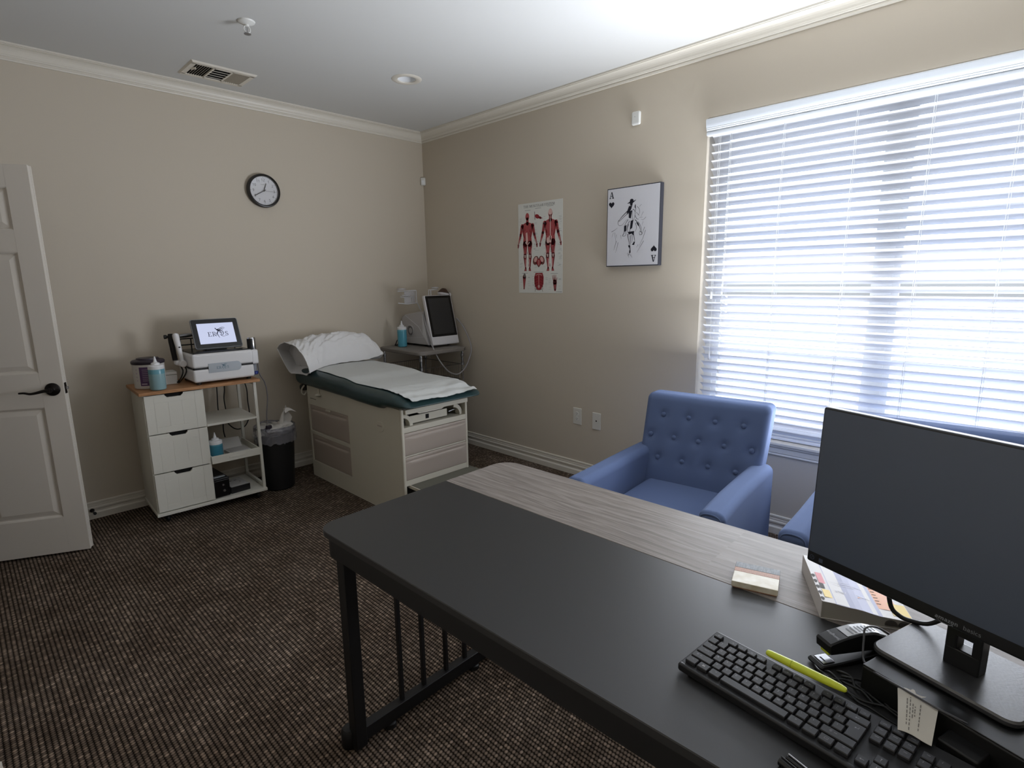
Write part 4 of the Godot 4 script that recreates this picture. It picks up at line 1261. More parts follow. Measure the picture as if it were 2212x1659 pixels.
	obj("blue_collar", B.new().at(Vector3(px, 0.016, pz)).lathe([Vector2(0, 0.0), Vector2(0.019, 0.0), Vector2(0.023, 0.004), Vector2(0.023, 0.020), Vector2(0.019, 0.024), Vector2(0, 0.024)], 20), M.blue_ring, t)
	# cables: black ones beside the holder, grey hose looping over the waste basket
	for k in 2:
		obj("cable", B.new().tube(curve([Vector3(x0 - 0.03 + k * 0.02, 0.12, 0.0), Vector3(x0 - 0.022 + k * 0.02, 0.085, 0.02), Vector3(x0 - 0.035 + k * 0.015, 0.045, 0.02), Vector3(x0 - 0.05 + k * 0.01, 0.006, -0.03), Vector3(x0 - 0.02, 0.006, -0.12)], 5), 0.004, 7), M.black, t)
	var ho := []
	for p in [Vector3(-1.735, 1.02, 0.285), Vector3(-1.722, 0.95, 0.305), Vector3(-1.712, 0.843, 0.30), Vector3(-1.675, 0.767, 0.28), Vector3(-1.666, 0.669, 0.28), Vector3(-1.687, 0.538, 0.29), Vector3(-1.697, 0.492, 0.32), Vector3(-1.732, 0.455, 0.36), Vector3(-1.785, 0.47, 0.38), Vector3(-1.755, 0.50, 0.34), Vector3(-1.672, 0.495, 0.29), Vector3(-1.604, 0.47, 0.28)]: ho.append(p - P)
	mat("hose_grey", rgb(122, 118, 122), 0.5)
	obj("hose", B.new().tube(curve(ho, 6), 0.0042, 8), M.hose_grey, t)
	for q in [[[-1.934, 0.834, 0.09], [-1.934, 0.738, 0.085], [-1.940, 0.62, 0.085], [-1.942, 0.583, 0.09]], [[-1.888, 0.834, 0.09], [-1.885, 0.73, 0.085], [-1.895, 0.66, 0.085], [-1.893, 0.583, 0.09]]]:
		var cp := []
		for p in q: cp.append(Vector3(p[0], p[1], p[2]) - P)
		obj("power_cable", B.new().tube(curve(cp, 6), 0.004, 7), M.black, t)


func trolley_shelf_things() -> void:
	# loose cables hanging behind the open shelves
	var c := thing("loose_cables", "thin black cables hanging behind the trolley's open shelves", "cable", Vector3(-1.86, 0.33, 0.055))
	for q in [
		[[-1.900, 0.565, 0.052], [-1.902, 0.484, 0.05], [-1.905, 0.42, 0.05], [-1.901, 0.372, 0.055]],
		[[-1.895, 0.565, 0.052], [-1.880, 0.49, 0.05], [-1.840, 0.43, 0.05], [-1.795, 0.41, 0.045], [-1.745, 0.43, 0.04], [-1.712, 0.50, 0.035], [-1.712, 0.60, 0.03], [-1.711, 0.70, 0.028], [-1.735, 0.79, 0.03]],
	]:
		var cp := []
		for p in q: cp.append(Vector3(p[0], p[1], p[2]) - c.position)
		obj("cable", B.new().tube(curve(cp, 6), 0.004, 7), M.black, c)
	# booklets in the tray
	mat("booklet", rgb(214, 212, 210), 0.6)
	mat("booklet_grey", rgb(186, 184, 182), 0.6)
	for k in 2:
		var o := thing("booklet", "white folded leaflet leaning at the back of the trolley tray" if k == 0 else "flat white booklet with grey cover lying in the trolley tray", "booklet", Vector3(-1.925, 0.327, 0.23) if k == 0 else Vector3(-1.915, 0.327, 0.345), -0.12 if k == 0 else 0.02, "papers in the trolley tray")
		if k == 0:
			obj("pages", B.new().at(Vector3(0, 0.035, 0.0), Basis(Vector3.RIGHT, 0.55)).rbox(Vector3(-0.06, -0.004, -0.06), Vector3(0.065, 0.004, 0.05), 0.001), M.booklet, o)
			obj("inner_sheet", B.new().at(Vector3(-0.005, 0.012, 0.015), Basis(Vector3.RIGHT, 0.2)).rbox(Vector3(-0.07, -0.006, -0.03), Vector3(0.05, 0.004, 0.05), 0.001), M.booklet, o)
		else:
			obj("pages", B.new().rbox(Vector3(-0.068, 0.0, -0.07), Vector3(0.064, 0.020, 0.05), 0.002), M.booklet, o)
			obj("cover", B.new().rbox(Vector3(-0.062, 0.0198, -0.065), Vector3(0.058, 0.0215, 0.044), 0.0005), M.booklet_grey, o)
	# black power box and small black box with a printed card
	mat("box_black", rgb(22, 22, 25), 0.35)
	var pb := thing("power_unit", "black boxy power unit on the trolley base shelf", "power unit", Vector3(-2.075, 0.074, 0.30), 0.03)
	obj("housing", B.new().rbox(Vector3(-0.048, 0.002, -0.14), Vector3(0.048, 0.130, 0.14), 0.006, 2), M.box_black, pb)
	obj("front_bezel", B.new().rbox(Vector3(-0.046, 0.006, 0.138), Vector3(0.046, 0.118, 0.146), 0.005, 2), M.black_gloss, pb)
	obj("handle_strip", B.new().rbox(Vector3(-0.036, 0.1295, 0.085), Vector3(0.036, 0.134, 0.112), 0.002), M.plate_grey, pb)
	for q in [[0.006, 0.085, 0.006], [0.010, 0.045, 0.008]]:
		obj("knob", B.new().at(Vector3(q[0], q[1], 0.146), UPZ).lathe([Vector2(q[2], 0), Vector2(q[2], 0.004), Vector2(q[2] * 0.8, 0.006), Vector2(0, 0.006)], 16), M.steel, pb)
	var sb := thing("small_case", "low black case with a pale printed card on top, bottom shelf", "case", Vector3(-1.955, 0.074, 0.34), 0.05)
	obj("housing", B.new().rbox(Vector3(-0.064, 0.0, -0.09), Vector3(0.062, 0.044, 0.085), 0.003), M.box_black, sb)
	obj("card", B.new().rbox(Vector3(-0.060, 0.0435, -0.085), Vector3(0.058, 0.0465, 0.080), 0.0008), M.booklet_grey, sb)
	mat("card_ink", rgb(88, 76, 72), 0.7)
	var ci := B.new().at(Vector3(-0.006, 0.0468, -0.01), Basis(Vector3.RIGHT, -PI / 2))
	var ring := []
	for i in 25: ring.append(Vector2(cos(TAU * i / 24.0) * 0.036, sin(TAU * i / 24.0) * 0.045))
	ci.stroke(ring, 0.002, 0.002)
	for q in [[-0.014, 0.03], [0.018, 0.03]]: ci.blob(Vector2(q[0], q[1]), 0.010, 0.006, 0.0001)
	obj("card_print", ci, M.card_ink, sb)


func wastebasket() -> void:
	mat("bin_black", rgb(20, 20, 24), 0.55)
	var P := Vector3(-1.652, 0, 0.325)
	var t := thing("waste_basket", "tall black waste basket with a clear liner full of tissue", "bin", P)
	obj("body", B.new().lathe([Vector2(0, 0.002), Vector2(0.098, 0.002), Vector2(0.103, 0.008), Vector2(0.128, 0.405), Vector2(0.134, 0.409), Vector2(0.132, 0.414), Vector2(0.124, 0.408), Vector2(0.100, 0.014), Vector2(0, 0.012)], 40), M.bin_black, t)
	var lm := mat("liner", Color(0.62, 0.62, 0.66, 0.45), 0.22)
	lm.transparency = BaseMaterial3D.TRANSPARENCY_ALPHA
	var f := noise(41, 2.2, 3)
	var ln := B.new().surf(func(a: float, v: float) -> Vector3:
		var th := a * TAU
		var n := f.get_noise_2d(cos(th) * 2.2, sin(th) * 2.2 + v * 1.5)
		var fold := sin(th * 15.0) * 0.0018 + n * 0.006
		var r: float; var y: float
		if v < 0.55:
			r = 0.1385 + fold + 0.003 * (0.55 - v); y = lerpf(0.352 + n * 0.02, 0.447, v / 0.55)
		elif v < 0.65:
			r = 0.1385 + fold - 0.06 * (v - 0.55); y = 0.447 + 0.02 * sin((v - 0.55) * 31.4)
		else:
			r = 0.129 + fold - 0.05 * (v - 0.65); y = lerpf(0.447, 0.37, (v - 0.65) / 0.35)
		return Vector3(cos(th) * r, y, -sin(th) * r), 120, 12)
	obj("liner", ln, lm, t)
	mat("tissue", rgb(208, 204, 198), 0.9)
	# crumpled tissue: a few folded sheets, part of what is in the basket
	var rng := RandomNumberGenerator.new(); rng.seed = 17
	for k in 5:
		var nz := noise(60 + k, 9.0, 2)
		var c: Vector3 = [Vector3(0.055, 0.455, 0.03), Vector3(-0.02, 0.435, 0.04), Vector3(0.0, 0.43, -0.05), Vector3(0.07, 0.43, -0.04), Vector3(-0.06, 0.425, 0.0)][k]
		var q := thing("crumpled_tissue", ["crumpled white tissue with a raised pointed corner, highest in the basket", "crumpled white tissue at the front of the waste basket", "crumpled white tissue at the wall side of the waste basket", "crumpled white tissue on the exam table side of the basket", "crumpled white tissue on the trolley side of the waste basket"][k], "tissue", P + c, 0.0, "tissues in the waste basket")
		var s := 0.055 + 0.006 * k
		var b := B.new()
		b.rbox(Vector3(-s, -0.035, -s * 0.8), Vector3(s, 0.03, s * 0.8), 0.028, 3, Vector3i(6, 3, 6))
		b.deform(0, func(p: Vector3, nn: Vector3) -> Vector3:
			var w := nz.get_noise_3d(p.x * 1.2, p.y * 2.0, p.z * 1.2)
			var fo := absf(nz.get_noise_3d(p.x * 2.6 + 5.0, p.y * 2.6, p.z * 2.6))
			return p + nn * (w * 0.022 - fo * 0.016))
		obj("sheet", b, M.tissue, q)
		if k == 0:
			var pt := B.new().surf(func(a: float, v: float) -> Vector3:
				var w := sin(a * PI)
				return Vector3(lerpf(-0.05, 0.045, a) + v * 0.015, 0.0 + v * (0.10 * w + 0.045) + 0.008 * sin(a * 14.0), 0.01 + 0.022 * sin(a * 6.0) + 0.012 * v), 22, 10)
			obj("raised_corner", pt, M.tissue, q)
			var fl := B.new().surf(func(a: float, v: float) -> Vector3:
				return Vector3(0.0 + a * 0.088, 0.125 - 0.028 * a + 0.012 * sin(a * 4.0) - v * 0.03 * (1.0 - a) , 0.02 + v * 0.028 * (1.0 - a) + 0.01 * a), 12, 6)
			obj("folded_edge", fl, M.tissue, q)
	var wr := thing("wrapper", "dark purple wrapper tucked at the edge of the waste basket", "wrapper", P + Vector3(-0.062, 0.452, 0.055), 0.3)
	obj("sheet", B.new().rbox(Vector3(-0.02, -0.02, -0.012), Vector3(0.02, 0.028, 0.012), 0.006, 2, Vector3i(3, 3, 2)).deform(0, func(p: Vector3, _n: Vector3) -> Vector3: return p + Vector3(sin(p.y * 90.0) * 0.004, 0, cos(p.x * 120.0) * 0.003)), M.lid_purple, wr)


func piecewise(pts: Array, x: float) -> float:
	if x <= pts[0][0]: return pts[0][1]
	for i in pts.size() - 1:
		if x <= pts[i + 1][0]:
			var t: float = (x - pts[i][0]) / (pts[i + 1][0] - pts[i][0])
			return lerpf(pts[i][1], pts[i + 1][1], t * t * (3.0 - 2.0 * t))
	return pts[-1][1]

const CX0 := -1.415
const CX1 := -0.79
const CZ0 := 0.165
const CZ1 := 1.615

func cushion_top(z: float) -> float:
	return piecewise([[0.165, 0.825], [0.35, 0.835], [0.60, 0.832], [0.85, 0.825], [1.05, 0.806], [1.35, 0.803], [1.47, 0.789], [1.56, 0.762], [1.615, 0.742]], z)

func cushion_bottom(z: float) -> float:
	return piecewise([[0.165, 0.73], [0.22, 0.705], [0.5, 0.702], [1.31, 0.684], [1.36, 0.702], [1.48, 0.709], [1.615, 0.722]], z)

func drawer_front(parent: Node, called: String, w: float, h: float, xf: Transform3D, m: Material) -> MeshInstance3D:
	# moulded front: flat lip on top, groove, then a soft swell; profile in (height, out)
	var pf := [Vector2(0, 0.002), Vector2(0.004, 0.006), Vector2(h * 0.25, 0.0075), Vector2(h * 0.5, 0.0095), Vector2(h * 0.66, 0.0125), Vector2(h * 0.76, 0.0135), Vector2(h * 0.80, 0.011), Vector2(h * 0.815, 0.0055), Vector2(h * 0.85, 0.005), Vector2(h * 0.88, 0.0085), Vector2(h - 0.004, 0.009), Vector2(h, 0.004)]
	var b := B.new()
	b.t = xf
	var e := 0.035
	var xs := [0.0, 0.006, e, e + 0.02, w - e - 0.02, w - e, w - 0.006, w]
	var flatout := func(k: int, i: int) -> float:
		# towards the ends the relief dies out
		var o: float = pf[i].y
		var base: float = 0.007 if i > 0 and i < pf.size() - 1 else o
		return lerpf(base, o, [0.0, 0.0, 0.25, 1.0, 1.0, 0.25, 0.0, 0.0][k]) * (0.5 if k == 0 or k == 7 else 1.0)
	var start := b.v.size()
	for k in xs.size():
		for i in pf.size(): b.vert(Vector3(xs[k], pf[i].x, flatout.call(k, i)), Vector3.BACK)
	var n := pf.size()
	for k in xs.size() - 1:
		for i in n - 1: b.quad(start + k * n + i, start + (k + 1) * n + i, start + (k + 1) * n + i + 1, start + k * n + i + 1)
	b.smooth(start)
	b.box(Vector3(0.0005, 0.0005, -0.012), Vector3(w - 0.0005, h - 0.0005, 0.002))
	return obj(called, b, m, parent)


func exam_table() -> void:
	mat("exam_cream", rgb(202, 197, 182), 0.45)
	mat("exam_taupe", rgb(172, 160, 149), 0.5)
	mat("exam_dark", rgb(46, 45, 42), 0.6)
	mat("step_grey", rgb(104, 103, 92), 0.7)
	var vinyl := mat("green_vinyl", rgb(40, 62, 64), 0.36)
	vinyl.normal_enabled = true; vinyl.normal_texture = noise_tex(noise(71, 0.2, 2), 256, null, 2.0); vinyl.normal_scale = 0.15
	triplanar(vinyl, 12.0)
	var P := Vector3(-1.10, 0, 0.88)
	var t := thing("exam_table", "cream medical exam table with dark green padded top and taupe drawers", "exam table", P)
	var W := func() -> B: return B.new().at(-P)
	var x0 := -1.366; var x1 := -0.842; var z0 := 0.272; var z1 := 1.497
	# window-side and wall-side panels, back, floor and inner walls
	obj("side_panel", W.call().rbox(Vector3(x1 - 0.018, 0.21, z0), Vector3(x1, 0.70, z1), 0.005, 2), M.exam_cream, t)
	obj("back_panel", W.call().box(Vector3(x0 + 0.01, 0.03, z0), Vector3(x1 - 0.005, 0.70, z0 + 0.018)), M.exam_cream, t)
	obj("inner_box", W.call().box(Vector3(x0 + 0.022, 0.03, z0 + 0.02), Vector3(x1 - 0.019, 0.555, z1 - 0.03)), M.exam_dark, t)
	obj("inner_roof", W.call().box(Vector3(x0 + 0.02, 0.698, z0 + 0.01), Vector3(x1 - 0.018, 0.706, z1 - 0.06)), M.exam_dark, t)
	# trolley-side panel, pieced round its two drawers
	var sp: B = W.call()
	var q0 := 0.288; var q1 := 0.866
	sp.box(Vector3(x0, 0.0, z0 + 0.002), Vector3(x0 + 0.02, 0.702, q0))
	sp.box(Vector3(x0, 0.0, q1), Vector3(x0 + 0.02, 0.702, z1 - 0.014))
	sp.box(Vector3(x0, 0.0, q0), Vector3(x0 + 0.02, 0.122, q1))
	sp.box(Vector3(x0, 0.336, q0), Vector3(x0 + 0.02, 0.360, q1))
	sp.box(Vector3(x0, 0.564, q0), Vector3(x0 + 0.02, 0.702, q1))
	obj("side_panel", sp, M.exam_cream, t)
	obj("corner_post", W.call().rbox(Vector3(x0, 0.0, z1 - 0.018), Vector3(x0 + 0.022, 0.702, z1 + 0.002), 0.008, 3), M.exam_cream, t)
	for k in 2:
		var y: float = 0.124 if k == 0 else 0.362
		var hh: float = 0.210 if k == 0 else 0.200
		# local x of the front runs along -z... seen from the trolley side, right is +z
		var xf := Transform3D(Basis(Vector3(0, 0, 1), Vector3(0, 1, 0), Vector3(-1, 0, 0)), Vector3(x0 + 0.013, y, q0 + 0.003) - P)
		drawer_front(t, "side_drawer", q1 - q0 - 0.006, hh, xf, M.exam_taupe)
	obj("drawer_latch", W.call().rbox(Vector3(x0 - 0.008, 0.548, 0.555), Vector3(x0 + 0.004, 0.562, 0.615), 0.003), M.exam_cream, t)
	obj("slot_mark", W.call().rbox(Vector3(x0 - 0.0006, 0.609, 0.315), Vector3(x0 + 0.002, 0.613, 0.41), 0.0005), M.exam_dark, t)
	# oval badge
	var bd: B = W.call()
	bd.t = Transform3D(Basis(Vector3(0, 0, 1), Vector3(0, 1, 0), Vector3(-1, 0, 0)), Vector3(x0, 0.560, 1.262) - P)
	var ov := PackedVector2Array(); var oi := PackedVector2Array()
	for i in 28:
		var c := Vector2(cos(TAU * i / 28.0), sin(TAU * i / 28.0))
		ov.append(c * Vector2(0.047, 0.034)); oi.append(c * Vector2(0.040, 0.027))
	bd.prism(ov, -0.002, 0.003, 0.0015)
	var bg := obj("badge", bd, M.exam_cream, t)
	var be := B.new()
	be.t = bd.t * Transform3D(Basis(), Vector3(0, 0.004, 0.0032))
	be.flat(PackedVector2Array([Vector2(-0.026, -0.005), Vector2(0.026, -0.005), Vector2(0.026, 0.005), Vector2(-0.026, 0.005)]))
	obj("badge_print", be, M.exam_taupe, bg)
	# front: rails, stirrup bay, drawers
	obj("front_rail", W.call().rbox(Vector3(x0 + 0.004, 0.552, z1 - 0.03), Vector3(x1 - 0.012, 0.586, z1 - 0.002), 0.003), M.exam_cream, t)
	obj("front_rail", W.call().rbox(Vector3(x0 + 0.004, 0.214, z1 - 0.03), Vector3(x1 - 0.012, 0.251, z1 - 0.003), 0.003), M.exam_cream, t)
	obj("front_rail", W.call().rbox(Vector3(x0 + 0.004, 0.398, z1 - 0.03), Vector3(x1 - 0.012, 0.408, z1 - 0.004), 0.002), M.exam_cream, t)
	for k in 2:
		var y: float = 0.252 if k == 0 else 0.409
		var xf := Transform3D(Basis(), Vector3(x0 + 0.014, y, z1 - 0.006) - P)
		drawer_front(t, "front_drawer", x1 - x0 - 0.026, 0.145 if k == 0 else 0.141, xf, M.exam_taupe)
	var bar: B = W.call()
	bar.rbox(Vector3(x0 + 0.026, 0.669, z1 - 0.02), Vector3(x1 - 0.004, 0.698, z1 + 0.012), 0.003, 2)
	bar.prism(PackedVector2Array([Vector2(-1.250, 0.669), Vector2(-1.235, 0.660), Vector2(-1.065, 0.660), Vector2(-1.045, 0.669)]), z1 - 0.002, z1 + 0.010)
	obj("pull_bar", bar, M.exam_cream, t)
	obj("bay_floor", W.call().box(Vector3(x0 + 0.02, 0.556, z1 - 0.22), Vector3(x1 - 0.018, 0.584, z1 - 0.028)), M.exam_cream, t)
	obj("bay_plate", W.call().rbox(Vector3(-1.276, 0.592, z1 - 0.052), Vector3(-0.978, 0.640, z1 - 0.044), 0.002), M.exam_cream, t)
	obj("plate_hole", W.call().box(Vector3(-1.152, 0.604, z1 - 0.0445), Vector3(-1.126, 0.632, z1 - 0.0435)), M.dark_hole, t)
	for s in 2:
		# curved stirrup arm end
		var cx: float = -1.312 if s == 0 else -0.915
		var sb: B = W.call()
		var pa := PackedVector2Array()
		for i in 9:
			var a := PI / 2 * i / 8.0
			pa.append(Vector2(0.075 * cos(a), 0.080 * sin(a)))
		for i in 9:
			var a := PI / 2 * (8 - i) / 8.0
			pa.append(Vector2(0.050 * cos(a), 0.055 * sin(a)))
		sb.t = Transform3D(Basis(), Vector3(cx - 0.022 if s == 0 else cx - 0.02, 0.585, 0) - P)
		sb.prism(pa, z1 - 0.075, z1 - 0.028, 0.002, 0.6)
		obj("stirrup", sb, M.exam_cream, t)
		obj("stirrup_rail", W.call().tube([Vector3(cx - 0.04, 0.612, z1 - 0.06), Vector3(cx + 0.03, 0.622, z1 - 0.06)], 0.006, 8), M.steel, t)
	# pull-out step
	var st := obj("step", W.call().rbox(Vector3(-1.318, 0.200, 1.47), Vector3(-0.815, 0.214, 1.615), 0.003, 2), M.step_grey, t)
	obj("step_edge", W.call().rbox(Vector3(-1.324, 0.197, 1.47), Vector3(-1.317, 0.2165, 1.618), 0.002), M.exam_cream, st)
	obj("step_edge", W.call().rbox(Vector3(-1.324, 0.197, 1.614), Vector3(-0.812, 0.2165, 1.620), 0.002), M.exam_cream, st)
	obj("step_support", W.call().box(Vector3(-1.30, 0.02, 1.44), Vector3(-0.85, 0.20, 1.58)), M.exam_dark, t)
	obj("plinth", W.call().box(Vector3(x0 + 0.03, 0.0, z0 + 0.03), Vector3(x1 - 0.03, 0.032, 1.46)), M.exam_dark, t)
	# padded top
	var cu: B = B.new().at(-P)
	cu.rbox(Vector3(CX0, -0.06, CZ0), Vector3(CX1, 0.06, CZ1), 0.055, 4, Vector3i(6, 1, 40))
	var nz := noise(72, 3.0, 2)
	cu.deform(0, func(p: Vector3, _n: Vector3) -> Vector3:
		var q := p + P
		var tt := (q.y + 0.06) / 0.12
		var round_end := 0.0
		var e := minf(CZ1 - q.z, 0.30)
		if e < 0.30:      # rounded plan at the foot end
			var k := 1.0 - e / 0.30
			round_end = k * k * k * 0.06
		var cxm := (CX0 + CX1) / 2
		q.x = cxm + (q.x - cxm) * (1.0 - round_end)
		var yy := lerpf(cushion_bottom(q.z), cushion_top(q.z), tt)
		yy += nz.get_noise_2d(q.x * 1.3, q.z) * 0.003
		return Vector3(q.x, yy, q.z) - P)
	obj("padded_top", cu, vinyl, t)
	# paper-roll ring and knob under the head end
	obj("roll_bracket", W.call().tube(curve([Vector3(x0 - 0.004, 0.70, 0.245), Vector3(x0 - 0.02, 0.672, 0.232), Vector3(x0 - 0.02, 0.640, 0.228), Vector3(x0 - 0.004, 0.628, 0.238), Vector3(x0 + 0.006, 0.65, 0.25)], 5), 0.006, 8), M.exam_cream, t)
	obj("roll_end", W.call().rbox(Vector3(x0 - 0.016, 0.655, 0.175), Vector3(x0 + 0.03, 0.70, 0.235), 0.016, 2), M.exam_dark, t)
	var kb: B = W.call()
	kb.t = Transform3D(Basis(), Vector3(x0 - 0.006, 0, 0.472) - P)
	kb.lathe([Vector2(0, 0.645), Vector2(0.020, 0.648), Vector2(0.028, 0.655), Vector2(0.022, 0.663), Vector2(0.010, 0.668), Vector2(0.008, 0.70)], 20)
	obj("knob", kb, M.exam_cream, t)
	exam_paper()
	pillow()


func exam_paper() -> void:
	mat("exam_paper", rgb(204, 206, 204), 0.85)
	var P := Vector3(-1.10, 0.80, 1.0)
	var t := thing("exam_paper", "white paper sheet covering the green exam table pad", "paper", P)
	var nz := noise(81, 2.6, 3); var nw := noise(82, 1.4, 2)
	var top := func(a: float, v: float) -> Vector3:
		var z := lerpf(0.30, 1.607, v)
		var ex := 0.022 * smoothstep(1.35, 1.6, z)
		var xl := CX0 + 0.046 + ex * 0.6
		var xr := CX1 - 0.040 - ex * 0.8
		xl += 0.006 * sin(z * 5.0)
		var x := lerpf(xl, xr, a)
		var e := minf(x - CX0, CX1 - x)
		var r := 0.055
		var drop := 0.0 if e >= r else r * (1.0 - sqrt(maxf(0.0, 1.0 - pow((r - e) / r, 2))))
		var y := cushion_top(z) + 0.0045 - drop
		var fr := smoothstep(1.0, 1.55, z)
		var w := nz.get_noise_2d(x * 3.2 + z * 1.2, z * 5.0)
		y += 0.0025 * nw.get_noise_2d(x * 2.0, z * 1.6) * (1.0 - fr)
		y += fr * (0.0035 + 0.009 * absf(w) + 0.004 * sin((x * 0.6 + z) * 42.0) * smoothstep(1.25, 1.5, z) * smoothstep(-1.2, -0.95, x))
		y += 0.016 * smoothstep(1.5, 1.607, z) * (0.35 + 0.65 * absf(sin((x + 1.1) * 9.0)))
		return Vector3(x, y, z) - P
	var b := B.new().surf(top, 40, 110, true)
	# underside a hair below so that the sheet has thickness
	b.surf(func(a: float, v: float) -> Vector3: return top.call(a, v) - Vector3(0, 0.0006, 0), 40, 110)
	obj("sheet", b, M.exam_paper, t)


func pillow() -> void:
	mat("pillow_cotton", rgb(226, 225, 225), 0.9)
	M.pillow_cotton.rim_enabled = true; M.pillow_cotton.rim = 0.2
	var P := Vector3(-1.12, 0.835, 0.25)
	var t := thing("pillow", "plump white pillow in an open pillowcase at the table head", "pillow", P)
	var front := curve([Vector3(-1.448, 0.832, 0.520), Vector3(-1.33, 0.842, 0.43), Vector3(-1.20, 0.842, 0.335), Vector3(-1.05, 0.846, 0.315), Vector3(-0.90, 0.848, 0.335), Vector3(-0.80, 0.875, 0.385), Vector3(-0.765, 0.893, 0.405)], 8)
	var back := curve([Vector3(-1.512, 0.985, 0.160), Vector3(-1.38, 0.95, 0.07), Vector3(-1.22, 0.93, 0.045), Vector3(-1.05, 0.92, 0.045), Vector3(-0.90, 0.90, 0.05), Vector3(-0.80, 0.89, 0.06), Vector3(-0.735, 0.885, 0.07)], 8)
	var nz := noise(91, 3.5, 3); var nf := noise(92, 2.0, 2)
	var pick := func(l: Array, a: float) -> Vector3:
		var k := a * (l.size() - 1)
		var i := mini(int(k), l.size() - 2)
		return l[i].lerp(l[i + 1], k - i)
	var hump := func(a: float) -> float: return piecewise([[0.0, 0.115], [0.12, 0.145], [0.30, 0.185], [0.55, 0.205], [0.72, 0.185], [0.86, 0.11], [0.95, 0.04], [1.0, 0.004]], a)
	var top := func(a: float, v: float) -> Vector3:
		var f: Vector3 = pick.call(front, a); var g: Vector3 = pick.call(back, a)
		var p := f.lerp(g, v)
		var s := pow(sin(PI * clampf(v, 0.0, 1.0)), 0.62)
		# folds: diagonal drapes near the open end, puckers along the front seam
		var diag := sin((a * 1.3 - v * 0.75) * 30.0 + nf.get_noise_2d(a * 3.0, v * 3.0) * 3.0)
		var w := 0.010 * diag * exp(-pow((a - 0.26) / 0.24, 2)) * s
		w += 0.006 * sin((a + v * 0.35) * 60.0) * exp(-pow((v - 0.12) / 0.12, 2)) * smoothstep(0.2, 0.45, a)
		w += 0.012 * nz.get_noise_2d(a * 4.0, v * 3.0) * s
		var up := Vector3(0, 0.9, 0.32).normalized()
		return p + up * (hump.call(a) * s * 1.0 + w) - P
	var bot := func(a: float, v: float) -> Vector3:
		var f: Vector3 = pick.call(front, a); var g: Vector3 = pick.call(back, a)
		var p := f.lerp(g, v)
		var s := sin(PI * v)
		var floor_y := 0.842 if a > 0.16 else lerpf(0.80, 0.842, a / 0.16)
		p.y = lerpf(p.y, floor_y, minf(1.0, s * 1.5))
		p.x += (0.06 * s) * (1.0 - smoothstep(0.0, 0.2, a))
		p.z -= 0.03 * s * (1.0 - smoothstep(0.0, 0.3, a))
		return p - P
	var b := B.new()
	b.surf(top, 90, 44, false)
	b.surf(bot, 60, 24, true)
	obj("pillowcase", b, M.pillow_cotton, t)
	# hems of the open end, and the pillow seen inside
	var hem := B.new()
	var l1 := []; var l2 := []
	for i in 25: l1.append(top.call(0.0, i / 24.0)); l2.append(bot.call(0.0, i / 24.0))
	hem.tube(l1, 0.0035, 6); hem.tube(l2, 0.0035, 6)
	obj("hem", hem, M.pillow_cotton, t)
	var inner := B.new().surf(func(a: float, v: float) -> Vector3:
		var p0: Vector3 = top.call(0.16, a); var p1: Vector3 = bot.call(0.16, a)
		var c := p0.lerp(p1, v)
		return c + Vector3(-0.035, 0, 0) * sin(PI * v) * sin(PI * a) + Vector3(0.004 * sin(a * 30.0), 0, 0), 24, 12, true)
	obj("inner_pillow", inner, M.pillow_cotton, t)


